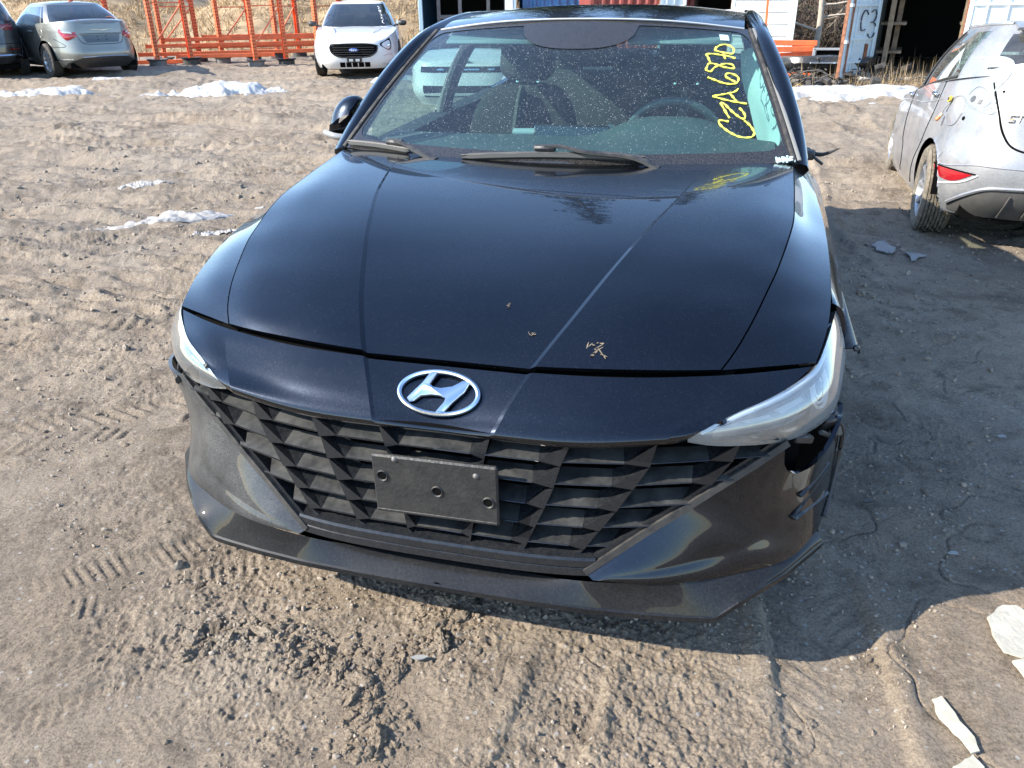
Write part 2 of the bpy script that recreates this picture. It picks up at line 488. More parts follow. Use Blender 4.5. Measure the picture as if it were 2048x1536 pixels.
def ground_h(x, y, fine=True):
    d = np.hypot(x, y)
    h = .030 * fbm(x * .35, y * .35, 2, 3) + .022 * fbm(x * 1.1 + 5, y * 1.1, 3, 11)
    u, v = car_xy(x, y)
    # flat patch under and beside the black car
    right = sstep(.55, 1.3, u) * sstep(6.5, 3.5, v) * sstep(3.4, 2.2, u)
    h = h * (1 - .65 * right)
    h = h - .13 * sstep(1.7, 2.9, x) * sstep(3.4, 5.2, y) * sstep(13, 9, y)
    # ruts running across the yard further out
    far = sstep(3.0, 6.0, d) * sstep(40, 20, d)
    xx, yy = x * .96 - y * .28, x * .28 + y * .96
    h = h + far * .075 * fbm(xx * .16, yy * 1.05, 3, 23) + far * .05 * fbm(xx * .5, yy * 2.8, 3, 29)
    tr = np.zeros_like(h)
    for (a, b, hw, dep, pitch, lug, chev) in TRACKS:
        ax, ay = a; bx, by = b
        L = math.hypot(bx - ax, by - ay); tx, ty = (bx - ax) / L, (by - ay) / L
        s = (x - ax) * tx + (y - ay) * ty
        w = -(x - ax) * ty + (y - ay) * tx + .05 * np.sin(s * 1.7 + ax)
        end = sstep(-.1, .25, s) * sstep(L + .1, L - .25, s) * (.35 + .65 * sstep(-.25, .2, noise(s * 1.3 + ax, w * .5, 41)))
        inside = sstep(hw * 1.12, hw * .9, np.abs(w))
        rim = np.exp(-((np.abs(w) - hw * 1.25) / (hw * .22)) ** 2)
        ph = (s + chev * np.abs(w) * .8) / pitch
        lugp = sstep(.18, .32, np.abs((ph % 1.0) - .5)) * sstep(.15, .3, np.abs(np.abs(w) / hw - .0))
        lugp = lugp * sstep(-.3, .1, noise(s * 6, w * 6, 47))
        h = h + end * (-dep * inside + dep * .7 * rim + lug * lugp * inside)
        tr = np.maximum(tr, end * inside)
    rg = 1 - np.abs(fbm(xx * .9, yy * 3.4, 3, 39)) * 2.2
    h = h + sstep(2.2, 4.5, d) * sstep(30, 18, d) * (1 - .75 * right) * (.045 * np.clip(rg, 0, 1) ** 2 * sstep(-.2, .25, fbm(x * .45, y * .8, 2, 43)) + .022 * np.abs(noise(x * 5.2, y * 6.4, 45)) + .014 * np.abs(noise(x * 11, y * 12, 46)))
    h = h + sstep(2.6, 5, d) * .030 * fbm(x * 2.6, y * 4.2, 3, 37) * (1 - .7 * right)
    h = h + .10 * sstep(-6.0, -7.5, x) * sstep(15.5, 17.0, y) * sstep(23, 21, y)
    if fine:
        h = h + .013 * fbm(x * 4.2, y * 4.2, 4, 51) * (1 - .5 * tr)
        # churned clods: billowed noise in patches
        patch = sstep(.02, .40, fbm(x * 1.25 + 3.1, y * 1.25 - 1.7, 2, 61))
        front = sstep(1.6, .4, np.hypot((x + .10) * .8, (y - 1.35) * 1.5)) * sstep(-.25, .25, fbm(x * 2.2, y * 2.2, 2, 63))
        patch = np.clip(patch * .35 + front * .35, 0, 1) * (1 - .85 * tr) * (1 - .75 * right)
        bil = np.abs(noise(x * 14, y * 14, 71)) + .6 * np.abs(noise(x * 31, y * 31, 73)) + .35 * np.abs(noise(x * 67, y * 67, 75))
        h = h + patch * .026 * (bil - .35)
        # crumbs in rough zones, smooth packed mud between them, thin cracks, scrapes
        rough = sstep(-.12, .42, fbm(x * 1.05 + 2.2, y * 1.05, 4, 97)) * .85 + .15
        rough = np.maximum(rough, front * .9)
        cr = np.clip(noise(x * 40, y * 40, 77) - .16, 0, 1) + .8 * np.clip(noise(x * 85, y * 85, 79) - .2, 0, 1)
        h = h + .014 * cr * rough * (1 - .6 * tr) * (1 - .5 * right)
        h = h + .0055 * fbm(x * 62 + 3, y * 62, 2, 93) * rough * (1 - .4 * right)
        h = h - .020 * np.clip(fbm(x * 15, y * 15, 3, 95) - .34, 0, 1) * rough * (1 - .6 * right)
        ck = np.abs(fbm(x * 2.1 + 9, y * 2.1, 3, 83))
        h = h - .007 * np.exp(-(ck / .012) ** 2) * (.3 + .7 * right)
        sa, sc_ = x * .86 + y * .51, -x * .51 + y * .86
        left = sstep(.4, -.4, u)
        h = h + left * .006 * fbm(sa * 2.2, sc_ * 26, 3, 101) * sstep(-.1, .3, fbm(x * .8, y * .8 + 4, 2, 103))
    return h

def gz(x, y):
    return float(ground_h(np.array([float(x)]), np.array([float(y)]), False)[0])

rad = [.45]
while rad[-1] < 420:
    r0 = rad[-1]
    st = .02 if r0 < .97 else (.0023 if r0 < 2.3 else (.0040 if r0 < 4 else (.0048 if r0 < 9 else (.0085 if r0 < 26 else .09))))
    rad.append(r0 * (1 + st))
rad = np.array(rad)
th = np.concatenate([np.radians(np.linspace(-180, -52, 30, endpoint=False)), np.radians(np.linspace(-52, -36, 40, endpoint=False)),
                     np.radians(np.linspace(-36, 36, 720, endpoint=False)), np.radians(np.linspace(36, 52, 40, endpoint=False)),
                     np.radians(np.linspace(52, 180, 30, endpoint=False))])
RR, TT = np.meshgrid(rad, th, indexing='ij')
gxv, gyv = RR * np.sin(TT), RR * np.cos(TT)
hh = ground_h(gxv, gyv)
near = sstep(60, 25, RR)
hh = hh * near
GV = np.stack([gxv, gyv, hh], -1)
nr, nt = RR.shape
me = bpy.data.meshes.new('ground')
ii = np.arange(nr - 1)[:, None] * nt; jj = np.arange(nt)[None, :]; j2 = (jj + 1) % nt
quads = np.stack([ii + jj, ii + j2, ii + nt + j2, ii + nt + jj], -1).reshape(-1, 4)
verts = np.vstack([GV.reshape(-1, 3), [[0, 0, 0]]])
cidx = nr * nt
tris = np.stack([np.full(nt, cidx), (np.arange(nt) + 1) % nt, np.arange(nt)], -1)
me.vertices.add(len(verts)); me.vertices.foreach_set('co', verts.ravel())
nl = quads.size + tris.size
me.loops.add(nl); me.loops.foreach_set('vertex_index', np.r_[quads.ravel(), tris.ravel()].astype(np.int32))
npoly = len(quads) + len(tris)
me.polygons.add(npoly)
me.polygons.foreach_set('loop_start', np.r_[np.arange(len(quads)) * 4, quads.size + np.arange(len(tris)) * 3].astype(np.int32))
me.update(calc_edges=True); me.validate()
me.polygons.foreach_set('use_smooth', [True] * npoly)
ground = bpy.data.objects.new('ground', me); C.objects.link(ground)
ground['kind'] = 'structure'

def ground_material():
    m = bpy.data.materials.new('yard_mud'); m.use_nodes = True
    nt = m.node_tree; L = nt.links; b = nt.nodes['Principled BSDF']
    tc = nt.nodes.new('ShaderNodeTexCoord')
    def N(sc, det=6, ro=.65, dist=0):
        n = nt.nodes.new('ShaderNodeTexNoise'); n.inputs['Scale'].default_value = sc; n.inputs['Detail'].default_value = det
        n.inputs['Roughness'].default_value = ro; n.inputs['Distortion'].default_value = dist
        L.new(tc.outputs['Object'], n.inputs['Vector']); return n.outputs['Fac']
    def ramp(src, stops):
        r = nt.nodes.new('ShaderNodeValToRGB'); L.new(src, r.inputs[0])
        e = r.color_ramp.elements
        while len(e) < len(stops): e.new(.5)
        for q, (p, c) in zip(e, stops): q.position = p; q.color = (*c, 1)
        return r.outputs[0]
    def mix(f, a, bb, mode='MIX'):
        x = nt.nodes.new('ShaderNodeMix'); x.data_type = 'RGBA'; x.blend_type = mode
        if isinstance(f, float): x.inputs['Factor'].default_value = f
        else: L.new(f, x.inputs['Factor'])
        for k, q in (('A', a), ('B', bb)):
            if isinstance(q, tuple): x.inputs[k].default_value = (*q, 1)
            else: L.new(q, x.inputs[k])
        return x.outputs['Result']
    base = ramp(N(.8, 9, .7), [(.28, (.225, .172, .122)), (.48, (.330, .260, .188)), (.72, (.415, .338, .252))])
    grey = ramp(N(2.3, 8, .7), [(.3, (.215, .176, .136)), (.7, (.345, .288, .226))])
    c = mix(ramp(N(.45, 5), [(.40, (0, 0, 0)), (.62, (1, 1, 1))]), base, grey)
    # packed pale areas, damp dark blotches, grit
    c = mix(ramp(N(1.7, 4, .55), [(.56, (0, 0, 0)), (.68, (.7, .7, .7))]), c, (.37, .310, .240))
    c = mix(ramp(N(1.15, 7, .7), [(.55, (0, 0, 0)), (.66, (.7, .7, .7))]), c, (.13, .098, .068))
    c = mix(ramp(N(5.5, 8, .72), [(.54, (0, 0, 0)), (.70, (.6, .6, .6))]), c, (.10, .078, .058))
    c = mix(ramp(N(3.3, 9, .8), [(.52, (0, 0, 0)), (.62, (.6, .6, .6))]), c, (.135, .104, .074))
    grit = ramp(N(130, 4, .7), [(.34, (.62, .62, .62)), (.5, (1, 1, 1)), (.70, (1.28, 1.27, 1.24))])
    c = mix(1.0, c, grit, 'MULTIPLY')
    v = nt.nodes.new('ShaderNodeTexVoronoi'); v.inputs['Scale'].default_value = 55
    L.new(tc.outputs['Object'], v.inputs['Vector'])
    sc = nt.nodes.new('ShaderNodeSeparateColor'); L.new(v.outputs['Color'], sc.inputs[0])
    a1 = nt.nodes.new('ShaderNodeMath'); a1.operation = 'GREATER_THAN'; a1.inputs[1].default_value = .90; L.new(sc.outputs[0], a1.inputs[0])
    a2 = nt.nodes.new('ShaderNodeMath'); a2.operation = 'LESS_THAN'; a2.inputs[1].default_value = .28; L.new(v.outputs['Distance'], a2.inputs[0])
    a3 = nt.nodes.new('ShaderNodeMath'); a3.operation = 'MULTIPLY'; L.new(a1.outputs[0], a3.inputs[0]); L.new(a2.outputs[0], a3.inputs[1])
    c = mix(a3.outputs[0], c, (.40, .37, .33))
    L.new(c, b.inputs['Base Color'])
    b.inputs['Roughness'].default_value = .88
    b.inputs['Specular IOR Level'].default_value = .25
    bp = nt.nodes.new('ShaderNodeBump'); bp.inputs['Strength'].default_value = .8; bp.inputs['Distance'].default_value = .012
    L.new(N(60, 8, .75), bp.inputs['Height'])
    bp2 = nt.nodes.new('ShaderNodeBump'); bp2.inputs['Strength'].default_value = .8; bp2.inputs['Distance'].default_value = .004
    bp3 = nt.nodes.new('ShaderNodeBump'); bp3.inputs['Strength'].default_value = .75; bp3.inputs['Distance'].default_value = .05
    L.new(N(11, 7, .72), bp3.inputs['Height']); L.new(bp3.outputs[0], bp.inputs['Normal'])
    L.new(N(260, 5, .7), bp2.inputs['Height']); L.new(bp.outputs[0], bp2.inputs['Normal'])
    L.new(bp2.outputs[0], b.inputs['Normal'])
    return m
me.materials.append(ground_material())
# ------------------------------------------------------------------ the black sedan in front
P_BLACK = paint('black_paint', (.0065, .0098, .0165), flake=.10, dust=.036, dust_col=(.27, .26, .26), rough=.26, metal=.92, specks=True, coat_ior=1.47, spec=.12)
P_TRIM = mat('gloss_black_trim', (.008, .009, .010), rough=.22, dust=.25, dust_scale=30)
M_PLAST = mat('black_plastic', (.018, .019, .021), rough=.42, dust=.30, dust_scale=22, bump=.15, bump_scale=400)
M_GRILLE = mat('grille_plastic', (.010, .0115, .014), rough=.22, dust=.06, dust_col=(.30, .29, .26), dust_scale=70)
M_LEDGE = mat('dusty_ledge', (.014, .015, .016), rough=.45, dust=.22, dust_col=(.26, .255, .23), dust_scale=13)
M_DARK = mat('dark_cavity', (.003, .003, .003), rough=.9, spec=.08)
M_CHROME = mat('satin_chrome', (.72, .77, .82), rough=.14, metal=1.0)
M_RUB = mat('tyre_rubber', (.018, .018, .018), rough=.8, dust=.8, dust_col=(.22, .19, .15), dust_scale=18)
M_INT = mat('dark_interior', (.016, .017, .018), rough=.75)
M_INT2 = mat('grey_interior', (.10, .105, .105), rough=.8)
M_DASH = mat('dash_plastic', (.075, .085, .085), rough=.65, bump=.2, bump_scale=500)
M_SEAT = mat('seat_cloth', (.018, .018, .018), rough=.95, noise_scale=300, noise_amt=.4)
M_LINER = mat('headliner', (.25, .26, .25), rough=.95)
G_WS = glass_mat('windshield_glass', (.52, .76, .75), gloss=.04, haze=.022, specks=True)
G_SIDE = glass_mat('side_glass', (.80, .94, .86), gloss=.04, haze=.03)
G_LENS = glass_mat('lamp_lens_clear', (.90, .92, .92), gloss=.05, haze=.15, haze_col=(.74, .78, .79))
G_LENS_SUN = glass_mat('lamp_lens_sun_side', (.82, .86, .88), gloss=.05, haze=.05, haze_col=(.74, .78, .79))  # sun-side copy of the same lens, haze cut to hold down the sunlight
M_LAMP = mat('lamp_bezel', (.30, .33, .34), rough=.3)
M_FRIT = mat('black_frit', (.006, .007, .009), rough=.12, coat=1.0, dust=.22, dust_scale=220)

car = thing('black_sedan', 'black damaged saloon car with yellow writing on its windshield, filling the foreground', 'car',
            (-0.17504, 1.51581, 0), R(-14.767))
IN = A(0, 2.3, .55)

def both(fn):
    for s in (1, -1):
        fn(s, (lambda G: np.asarray(G, float)) if s > 0 else mir)

# hood -------------------------------------------------------------
h_cen = [(0, .112, .731), (0, .135, .748), (0, .18, .772), (0, .3, .824), (0, .5, .882), (0, .75, .93), (0, .95, .957), (0, 1.22, .980)]
h_kin = [(.194, .105, .734), (.205, .126, .747), (.223, .165, .768), (.253, .232, .801), (.283, .312, .833), (.313, .398, .863), (.347, .495, .894), (.386, .62, .924), (.43, .765, .950), (.47, .937, .970), (.535, 1.235, .9855)]
h_kout = [(.207, .106, .7405), (.218, .127, .7535), (.236, .166, .7745), (.266, .233, .807), (.296, .313, .8385), (.325, .399, .868), (.358, .496, .8985), (.396, .62, .928), (.438, .765, .953), (.476, .937, .972), (.536, 1.235, .986)]
h_mid = [(.37, .122, .744), (.385, .15, .765), (.42, .215, .800), (.455, .30, .838), (.49, .40, .870), (.525, .50, .897), (.56, .64, .926), (.59, .78, .950), (.62, .95, .971), (.655, 1.25, .990)]
h_sho = [(.52, .152, .744), (.535, .175, .763), (.563, .235, .795), (.588, .31, .829), (.612, .40, .857), (.638, .50, .886), (.66, .63, .915), (.682, .77, .941), (.70, .95, .962), (.722, 1.26, .9885)]
h_edge = [(.602, .181, .741), (.624, .217, .765), (.651, .281, .797), (.671, .343, .821), (.69, .411, .845), (.71, .486, .868), (.727, .57, .887), (.743, .657, .907), (.758, .757, .924), (.770, .95, .948), (.778, 1.15, .970), (.782, 1.275, .984)]
gl = loft([mir(h_edge), mir(h_sho), mir(h_mid), mir(h_kout)], 70, 9)
gc = loft([mir(h_kin), h_cen, h_kin], 70, 14)
gr = loft([h_kout, h_mid, h_sho, h_edge], 70, 9)
def fillet(a, b):
    return np.stack([a[-1] * (1 - w) + b[0] * w for w in (.06, .94)])
hood = MB()
def tight(G, a, b):
    # extra columns right beside a crease keep it crisp
    if b: G = np.concatenate([G[:-1], (G[-2] * .10 + G[-1] * .90)[None], (G[-2] * .02 + G[-1] * .98)[None], G[-1:]])
    if a: G = np.concatenate([G[:1], (G[1] * .02 + G[0] * .98)[None], (G[1] * .10 + G[0] * .90)[None], G[1:]])
    return G
gl, gc, gr = tight(gl, 0, 1), tight(gc, 1, 1), tight(gr, 1, 0)
HG = np.concatenate([gl, fillet(gl, gc), gc, fillet(gc, gr), gr])
hood.panel(HG, .012, IN)
# folded front lip
lip = HG[:, 0]
hood.grid(np.stack([lip, lip + [0, .004, -.010], lip + [0, .02, -.014]]))
hood = hood.build('hood', P_BLACK, car, smooth=34)

# dark slot under the hood lip and gap fillers
mb = MB()
slot = HG[:, 0] + [0, .004, -.012]
mb.grid(np.stack([slot + [0, -.006, -.012], slot + [0, .03, -.010], slot + [0, .06, .0]]))
for s in (1, -1):
    e = curve(h_edge, 40) * [s, 1, 1]
    mb.grid(np.stack([e + [-.02 * s, 0, -.022], e + [.02 * s, 0, -.022]]))
for s in (1, -1):
    e = curve([(.58, .172, .728), (.602, .183, .729), (.70, .222, .727), (.80, .270, .724)], 16) * [s, 1, 1]
    mb.grid(np.stack([e + [0, -.012, -.012], e + [0, .02, -.016], e + [0, .06, -.006]]))
mb.build('shut_line_recess', M_DARK, car)

# nose panel -------------------------------------------------------
n_cen = [(0, .104, .7195), (0, .085, .703), (0, .055, .677), (0, .018, .637), (0, -.002, .610), (0, .004, .603)]
n_kin = [(.189, .096, .7235), (.178, .074, .707), (.163, .046, .683), (.145, .012, .648), (.130, -.010, .613), (.130, -.004, .606)]
n_kou = [(.201, .097, .7285), (.189, .075, .7115), (.174, .047, .687), (.155, .012, .652), (.140, -.011, .6145), (.140, -.005, .607)]
n_mid = [(.39, .113, .7305), (.375, .092, .716), (.358, .06, .692), (.335, .022, .658), (.315, -.006, .617), (.315, .0, .609)]
n_rid = [(.601, .171, .731), (.596, .155, .7235), (.581, .118, .700), (.553, .075, .675), (.508, .017, .639), (.508, .022, .631)]
n_sid = [(.690, .208, .7315), (.672, .176, .722), (.640, .125, .699), (.597, .077, .670), (.538, .035, .637), (.535, .040, .630)]
n_lmp = [(.797, .264, .7315), (.757, .207, .711), (.700, .145, .697), (.640, .100, .680), (.556, .052, .637), (.550, .055, .629)]
a = loft([mir(n_lmp), mir(n_sid), mir(n_rid)], 26, 7)
b_ = loft([mir(n_rid), mir(n_mid), mir(n_kou)], 26, 10)
c_ = loft([mir(n_kin), n_cen, n_kin], 26, 12)
b_, c_ = tight(b_, 1, 1), tight(c_, 1, 1)
NG = np.concatenate([tight(a, 0, 1), b_[1:], fillet(b_, c_), c_, fillet(c_, mir(b_)[::-1]), mir(b_)[::-1], tight(mir(a)[::-1], 1, 0)[1:]])
nose = MB().panel(NG, .010, IN).build('nose_panel', P_BLACK, car, smooth=34)

# fenders ----------------------------------------------------------
f_in = [tuple(np.array(p) + A(.0035, 0, -.001)) for p in h_edge] + [(.800, 1.40, 1.0)]
f_mid = [(.705, .225, .740), (.726, .27, .764), (.750, .34, .795), (.765, .41, .816), (.780, .49, .840), (.79, .57, .858), (.80, .66, .874), (.806, .75, .889), (.812, .95, .912), (.815, 1.15, .938), (.815, 1.40, .975)]
f_sho = [(.806, .274, .738), (.824, .34, .762), (.838, .41, .785), (.846, .48, .805), (.851, .55, .825), (.854, .64, .845), (.857, .74, .861), (.860, .95, .885), (.856, 1.15, .908), (.842, 1.40, .945)]
f_sho2 = [(.853, .50, .800)] + f_sho[4:]
f_sid = [(.893, .50, .735), (.898, .54, .730), (.908, .64, .735), (.918, .78, .744), (.926, .95, .750), (.926, 1.15, .762), (.918, 1.40, .775)]
f_arc = [(.897, .49, .60), (.905, .52, .62), (.914, .58, .65), (.924, .70, .695), (.932, .85, .715), (.934, .95, .716), (.932, 1.1, .70), (.928, 1.22, .64), (.922, 1.34, .50)]
f_low = [(.895, .45, .55), (.904, .51, .59), (.912, .59, .64), (.92, .71, .683), (.926, .85, .70), (.928, .95, .70), (.926, 1.09, .685), (.92, 1.2, .62), (.91, 1.40, .25)]
def fend(s, m):
    G = loft([f_in, f_mid, f_sho], 60, [7, 7])
    mb = MB().panel(m(G), .012, IN * [s * .3, 1, 1])
    mb.panel(m(loft([f_sho2, f_sid, f_arc], 60, [8, 6])), .012, IN * [s * .3, 1, 1])
    o = mb.build('fender', P_BLACK, car, smooth=34)
    t = np.linspace(-.15 * np.pi, 1.1 * np.pi, 26)
    arc = np.stack([np.full_like(t, .70), .95 + .385 * np.cos(t), .335 + .385 * np.sin(t)], -1)
    mb = MB().grid(np.stack([m(arc + [-.22, 0, 0]), m(arc + [.15, 0, 0]), m(arc + [.215, 0, 0])]))
    mb.build('wheel_arch_liner', M_DARK, car, smooth=40)
both(fend)

# headlights -------------------------------------------------------
l_top = [(.549, .048, .634), (.60, .073, .664), (.65, .105, .684), (.70, .142, .6975), (.757, .203, .711), (.806, .268, .731), (.829, .338, .754), (.846, .41, .772), (.862, .49, .785)]
l_bot = [(.549, .050, .626), (.60, .070, .613), (.645, .092, .606), (.70, .125, .598), (.762, .176, .588), (.815, .235, .587), (.868, .312, .604), (.890, .40, .640), (.895, .47, .700), (.874, .50, .765)]
def lamp(s, m):
    top, bot = curve(l_top, 40), curve(l_bot, 40)
    mid = (top + bot) / 2
    w = np.sin(np.linspace(0, np.pi, 40))[:, None]
    mid = mid + w * A(.016, -.018, .006)
    G = loft([top, mid, bot], 40, 10)
    lamp_e = bpy.data.objects.new('headlight', None); C.objects.link(lamp_e); lamp_e.parent = car
    MB().panel(m(G), .004, IN).build('lens', G_LENS if s > 0 else G_LENS_SUN, lamp_e, smooth=40)
    N = gnormals(G); N *= np.sign((N * (IN - G)).sum(-1).mean())
    B = G + N * np.linspace(.014, .050, 40)[None, :, None]
    H = B.copy()
    H[3:, :] += N[3:, :] * .012                       # stepped reflector below the light strip
    MB().grid(m(H)).build('lamp_housing', M_LAMP if s > 0 else mat('lamp_bezel_sun_side', (.15, .165, .175), rough=.3), lamp_e, smooth=25)  # sunlit lamp's housing gets a darker colour to offset the light on it
    # bright triangular reflector flats and dark dividers
    mb = MB()
    for j0, j1 in ((8, 13), (14, 20)):
        q = [H[5, j0], H[9, j0 + 1], H[9, j1], H[6, j1]]
        mb.add(m(np.array([p - N[6, j0] * .010 for p in q])), [(0, 1, 2, 3)])
    mb.build('reflector_flat', mat('reflector_white', (.55, .58, .58), rough=.35), lamp_e)
    mb = MB()
    for j in (21, 30):
        mb.tube(m(H[4:20, j] - N[4:20, j] * .012), .004, 5)
    mb.tube(m(H[17, 4:34] - N[17, 4:34] * .008), .003, 5)
    mb.build('lamp_divider', mat('divider_grey', (.10, .105, .11), rough=.3), lamp_e, smooth=50)
    # rim all round
    rim = np.concatenate([top, bot[::-1]])
    rimb = np.concatenate([H[0], H[-1][::-1]])
    MB().grid(np.stack([m(rim), m(rimb)]), closed_v=True).build('lamp_rim', M_PLAST, lamp_e, smooth=40)
    # daylight strip along the top edge
    st = top[2:36] * .86 + G[9][2:36] * .14 + N[0][2:36] * .007
    MB().tube(m(st), .0075, 6).build('light_strip', mat('light_guide', (.62, .70, .78), rough=.15), lamp_e, smooth=60)
    st = top[4:36] * .62 + G[9][4:36] * .38 + N[0][4:36] * .012
    MB().tube(m(st), .005, 6).build('light_strip', M_PLAST, lamp_e, smooth=60)
    c = H[10, 25] - N[10, 25] * .006; nd = -N[10, 25]
    for q, rr in enumerate((.046, .034, .020)):
        MB().lathe([(rr, .004), (rr + .004, .010 - .002 * q), (rr + .007, .004)], m(c), m(nd), 26).build('projector_ring', mat('ring_white', (.88, .9, .9), rough=.3), lamp_e, smooth=50)
    MB().lathe([(0.0, .014), (.010, .012), (.018, .004)], m(c), m(nd), 20).build('projector_lens', mat('projector_glass', (.25, .28, .3), rough=.05, coat=1), lamp_e, smooth=50)
    # inner dark reflector bays
    MB().prism([(-.02, -.025), (.02, -.02), (.016, .02), (-.02, .024)], m(H[9, 34] - N[9, 34] * .006), m(A(.5, .8, .1)), m(A(0, 0, 1.)), m(nd), .003).build('side_marker', mat('marker_grey', (.16, .17, .17), rough=.25), lamp_e)
both(lamp)

# grille -----------------------------------------------------------
def yf(x):
    return -.012 + .41 * .08 * np.log1p(np.exp((np.abs(x) - .36) / .08))
g_line = [(.768, .166, .583), (.70, .134, .533), (.624, .103, .479), (.55, .072, .425), (.486, .045, .381), (.42, .018, .331), (.356, -.006, .281)]
grille = bpy.data.objects.new('grille', None); C.objects.link(grille); grille.parent = car
RZ = [.612, .555, .498, .441, .388, .336, .300]
CX = [[0, 0, 0, 0, 0, 0, 0], [.131, .117, .107, .097, .088, .079, .072], [.307, .286, .272, .252, .231, .211, .196],
      [.487, .475, .443, .410, .375, .343, .32], [.66, .648, .608, .565, .52, .47, .44], [.83, .80, .76, .70, .64, .58, .54]]
glx, glz = [p[0] for p in g_line][::-1], [p[2] for p in g_line][::-1]
def fx(z):
    return np.interp(z, glz, glx)
def gp(x, z, d):
    return A(x, yf(x) + .030 - d, z)
def cells(s, m):
    for k in range(5):
        for j in range(6):
            zt, zb = RZ[j], RZ[j + 1]
            xi_t, xi_b, xo_t, xo_b = CX[k][j], CX[k][j + 1], CX[k + 1][j], CX[k + 1][j + 1]
            lim_t, lim_b = fx(zt) - .012, fx(zb) - .012
            if xi_b >= lim_b - .01:
                continue
            cut = xo_b > lim_b or xo_t > lim_t
            xo_t, xo_b = min(xo_t, lim_t), min(xo_b, lim_b)
            if k >= 3 and j == 0: zt -= .014
            def q(u, v, d):
                v2 = np.clip(v, 0, 1)
                x = (xi_t * (1 - u) + xo_t * u) * (1 - v2) + (xi_b * (1 - u) + xo_b * u) * v2
                return gp(x, zt * (1 - v) + zb * v, d)
            D = .026
            uo = .70 if not cut else 1.0
            # dark back, dusty shelf, front face, triangular facet
            V = [q(0, .46, -.020), q(uo * .90, .50, -.020), q(0, .78, D), q(uo, .80, D), q(0.0, 1.02, D * .35), q(uo, 1.02, D * .35), q(0, 1.06, -.02), q(uo, 1.06, -.02)]
            mb = MB().add(m(np.array(V)), [(0, 1, 3, 2)])
            o = mb.build('grille_shelf', M_LEDGE, grille)
            mb = MB().add(m(np.array(V)), [(2, 3, 5, 4), (4, 5, 7, 6)])
            # thin bright edge along the shelf front
            mb.tube(m(np.array([V[2], V[3]])), .0018, 5)
            if not cut:
                T = [q(uo, .80, D), q(1.0, .02, D * .9), q(1.0, .98, D * 1.05), q(uo * .98, 1.02, D * .35), q(1.0, 1.04, -.005), q(.98, .05, -.022), q(uo * .90, .50, -.020)]
                mb.add(m(np.array(T)), [(0, 1, 2), (0, 2, 3), (2, 4, 3), (0, 6, 5), (0, 5, 1)])
            mb.build('grille_facet', M_GRILLE, grille)
both(cells)
# dark backing
mb = MB()
xs = np.linspace(-.80, .80, 41)
zt = np.linspace(.27, .63, 8)
mb.grid(np.array([[A(x, yf(x) + .075 + .02, z) for z in zt] for x in xs]))
mb.grid(np.array([[A(x, yf(x) + y, .625 - .02 * (abs(x) > .5)) for y in (.0, .1)] for x in np.linspace(-.74, .74, 31)]))
mb.build('grille_backing', M_DARK, grille, smooth=40)
# frame: side rails in two steps and the bottom bar
def rail(s, m):
    g = curve(g_line, 26)
    nin = A(-.60, -.02, .80)
    for off, w, dy, name in ((0.0, .020, -.004, 'grille_rail'), (.021, .013, .006, 'grille_rail')):
        a0 = g + nin * off * .8; a1 = g + nin * (off + w) * .8
        G = np.stack([a0 + [0, .02, 0], a0 + [0, dy, 0], a1 + [0, dy, 0], a1 + [0, .045, 0]])
        MB().grid(m(G)).build(name, M_PLAST if off == 0 else M_GRILLE, grille, smooth=20)
both(rail)
xs = np.linspace(-.372, .372, 31)
mb = MB()
prof = [(.040, .326), (-.004, .322), (-.008, .316), (-.010, .300), (-.006, .298), (-.010, .295), (-.013, .278), (.03, .268)]
mb.grid(np.array([[A(x * (1 - .35 * (.3 - z) if z < .3 else 1), yf(x) - .004 + y, z) for y, z in prof] for x in xs]))
mb.build('grille_bottom_bar', M_GRILLE, grille, smooth=20)

mb = MB()
xs = np.linspace(-.56, .56, 35)
mb.grid(np.array([[A(x, yf(x * .95) + y, z) for y, z in ((.022, .30), (.020, .262), (.030, .22), (.30, .19))] for x in xs]))
mb.build('lower_closing_panel', M_DARK, car, smooth=40)

# number plate bracket --------------------------------------------
pb = MB()
px0, px1, pz0, pz1 = -.138, .157, .402, .556
pc = A((px0 + px1) / 2, -.034, (pz0 + pz1) / 2)
pr = bpy.data.objects.new('plate_bracket', None); C.objects.link(pr); pr.parent = car
sl = R(-1.0)
pb.box(pc, (px1 - px0, .014, pz1 - pz0), ry=sl, bev=.004)
pb.box(pc + [0, -.006, -.069], (.29, .006, .006), ry=sl, bev=.001)
pb.build('bracket_plate', mat('bracket_plastic', (.014, .015, .016), rough=.5, dust=.20, dust_scale=16, bump=.2, bump_scale=90), pr, smooth=30)
hole = lambda x, z: MB().lathe([(0, .001), (.0085, .001), (.0115, -.0035), (.0125, .0015)], pc + [x, -.0085, z], (0, -1, 0), 18)
for x, z in ((-.124, .022), (.006, -.001), (.125, -.012)):
    MB().lathe([(0.0, .0012), (.0105, .0012)], pc + [x, -.0072, z], (0, -1, 0), 18).build('bracket_hole', M_DARK, pr)
    MB().lathe([(.0105, .0012), (.0125, .004), (.014, .0)], pc + [x, -.0072, z], (0, -1, 0), 18).build('hole_rim', M_PLAST, pr, smooth=40)
for x, z in ((-.092, .068), (.098, .052)):
    MB().lathe([(0, .005), (.003, .0045), (.0055, .002), (.0075, .0)], pc + [x, -.0072, z], (0, -1, 0), 12).build('bracket_screw', mat('zinc_screw', (.12, .115, .11), rough=.6, metal=.4), pr, smooth=40)
MB().box(pc + [0, .03, 0], (.12, .06, .05)).build('bracket_mount', M_DARK, pr)

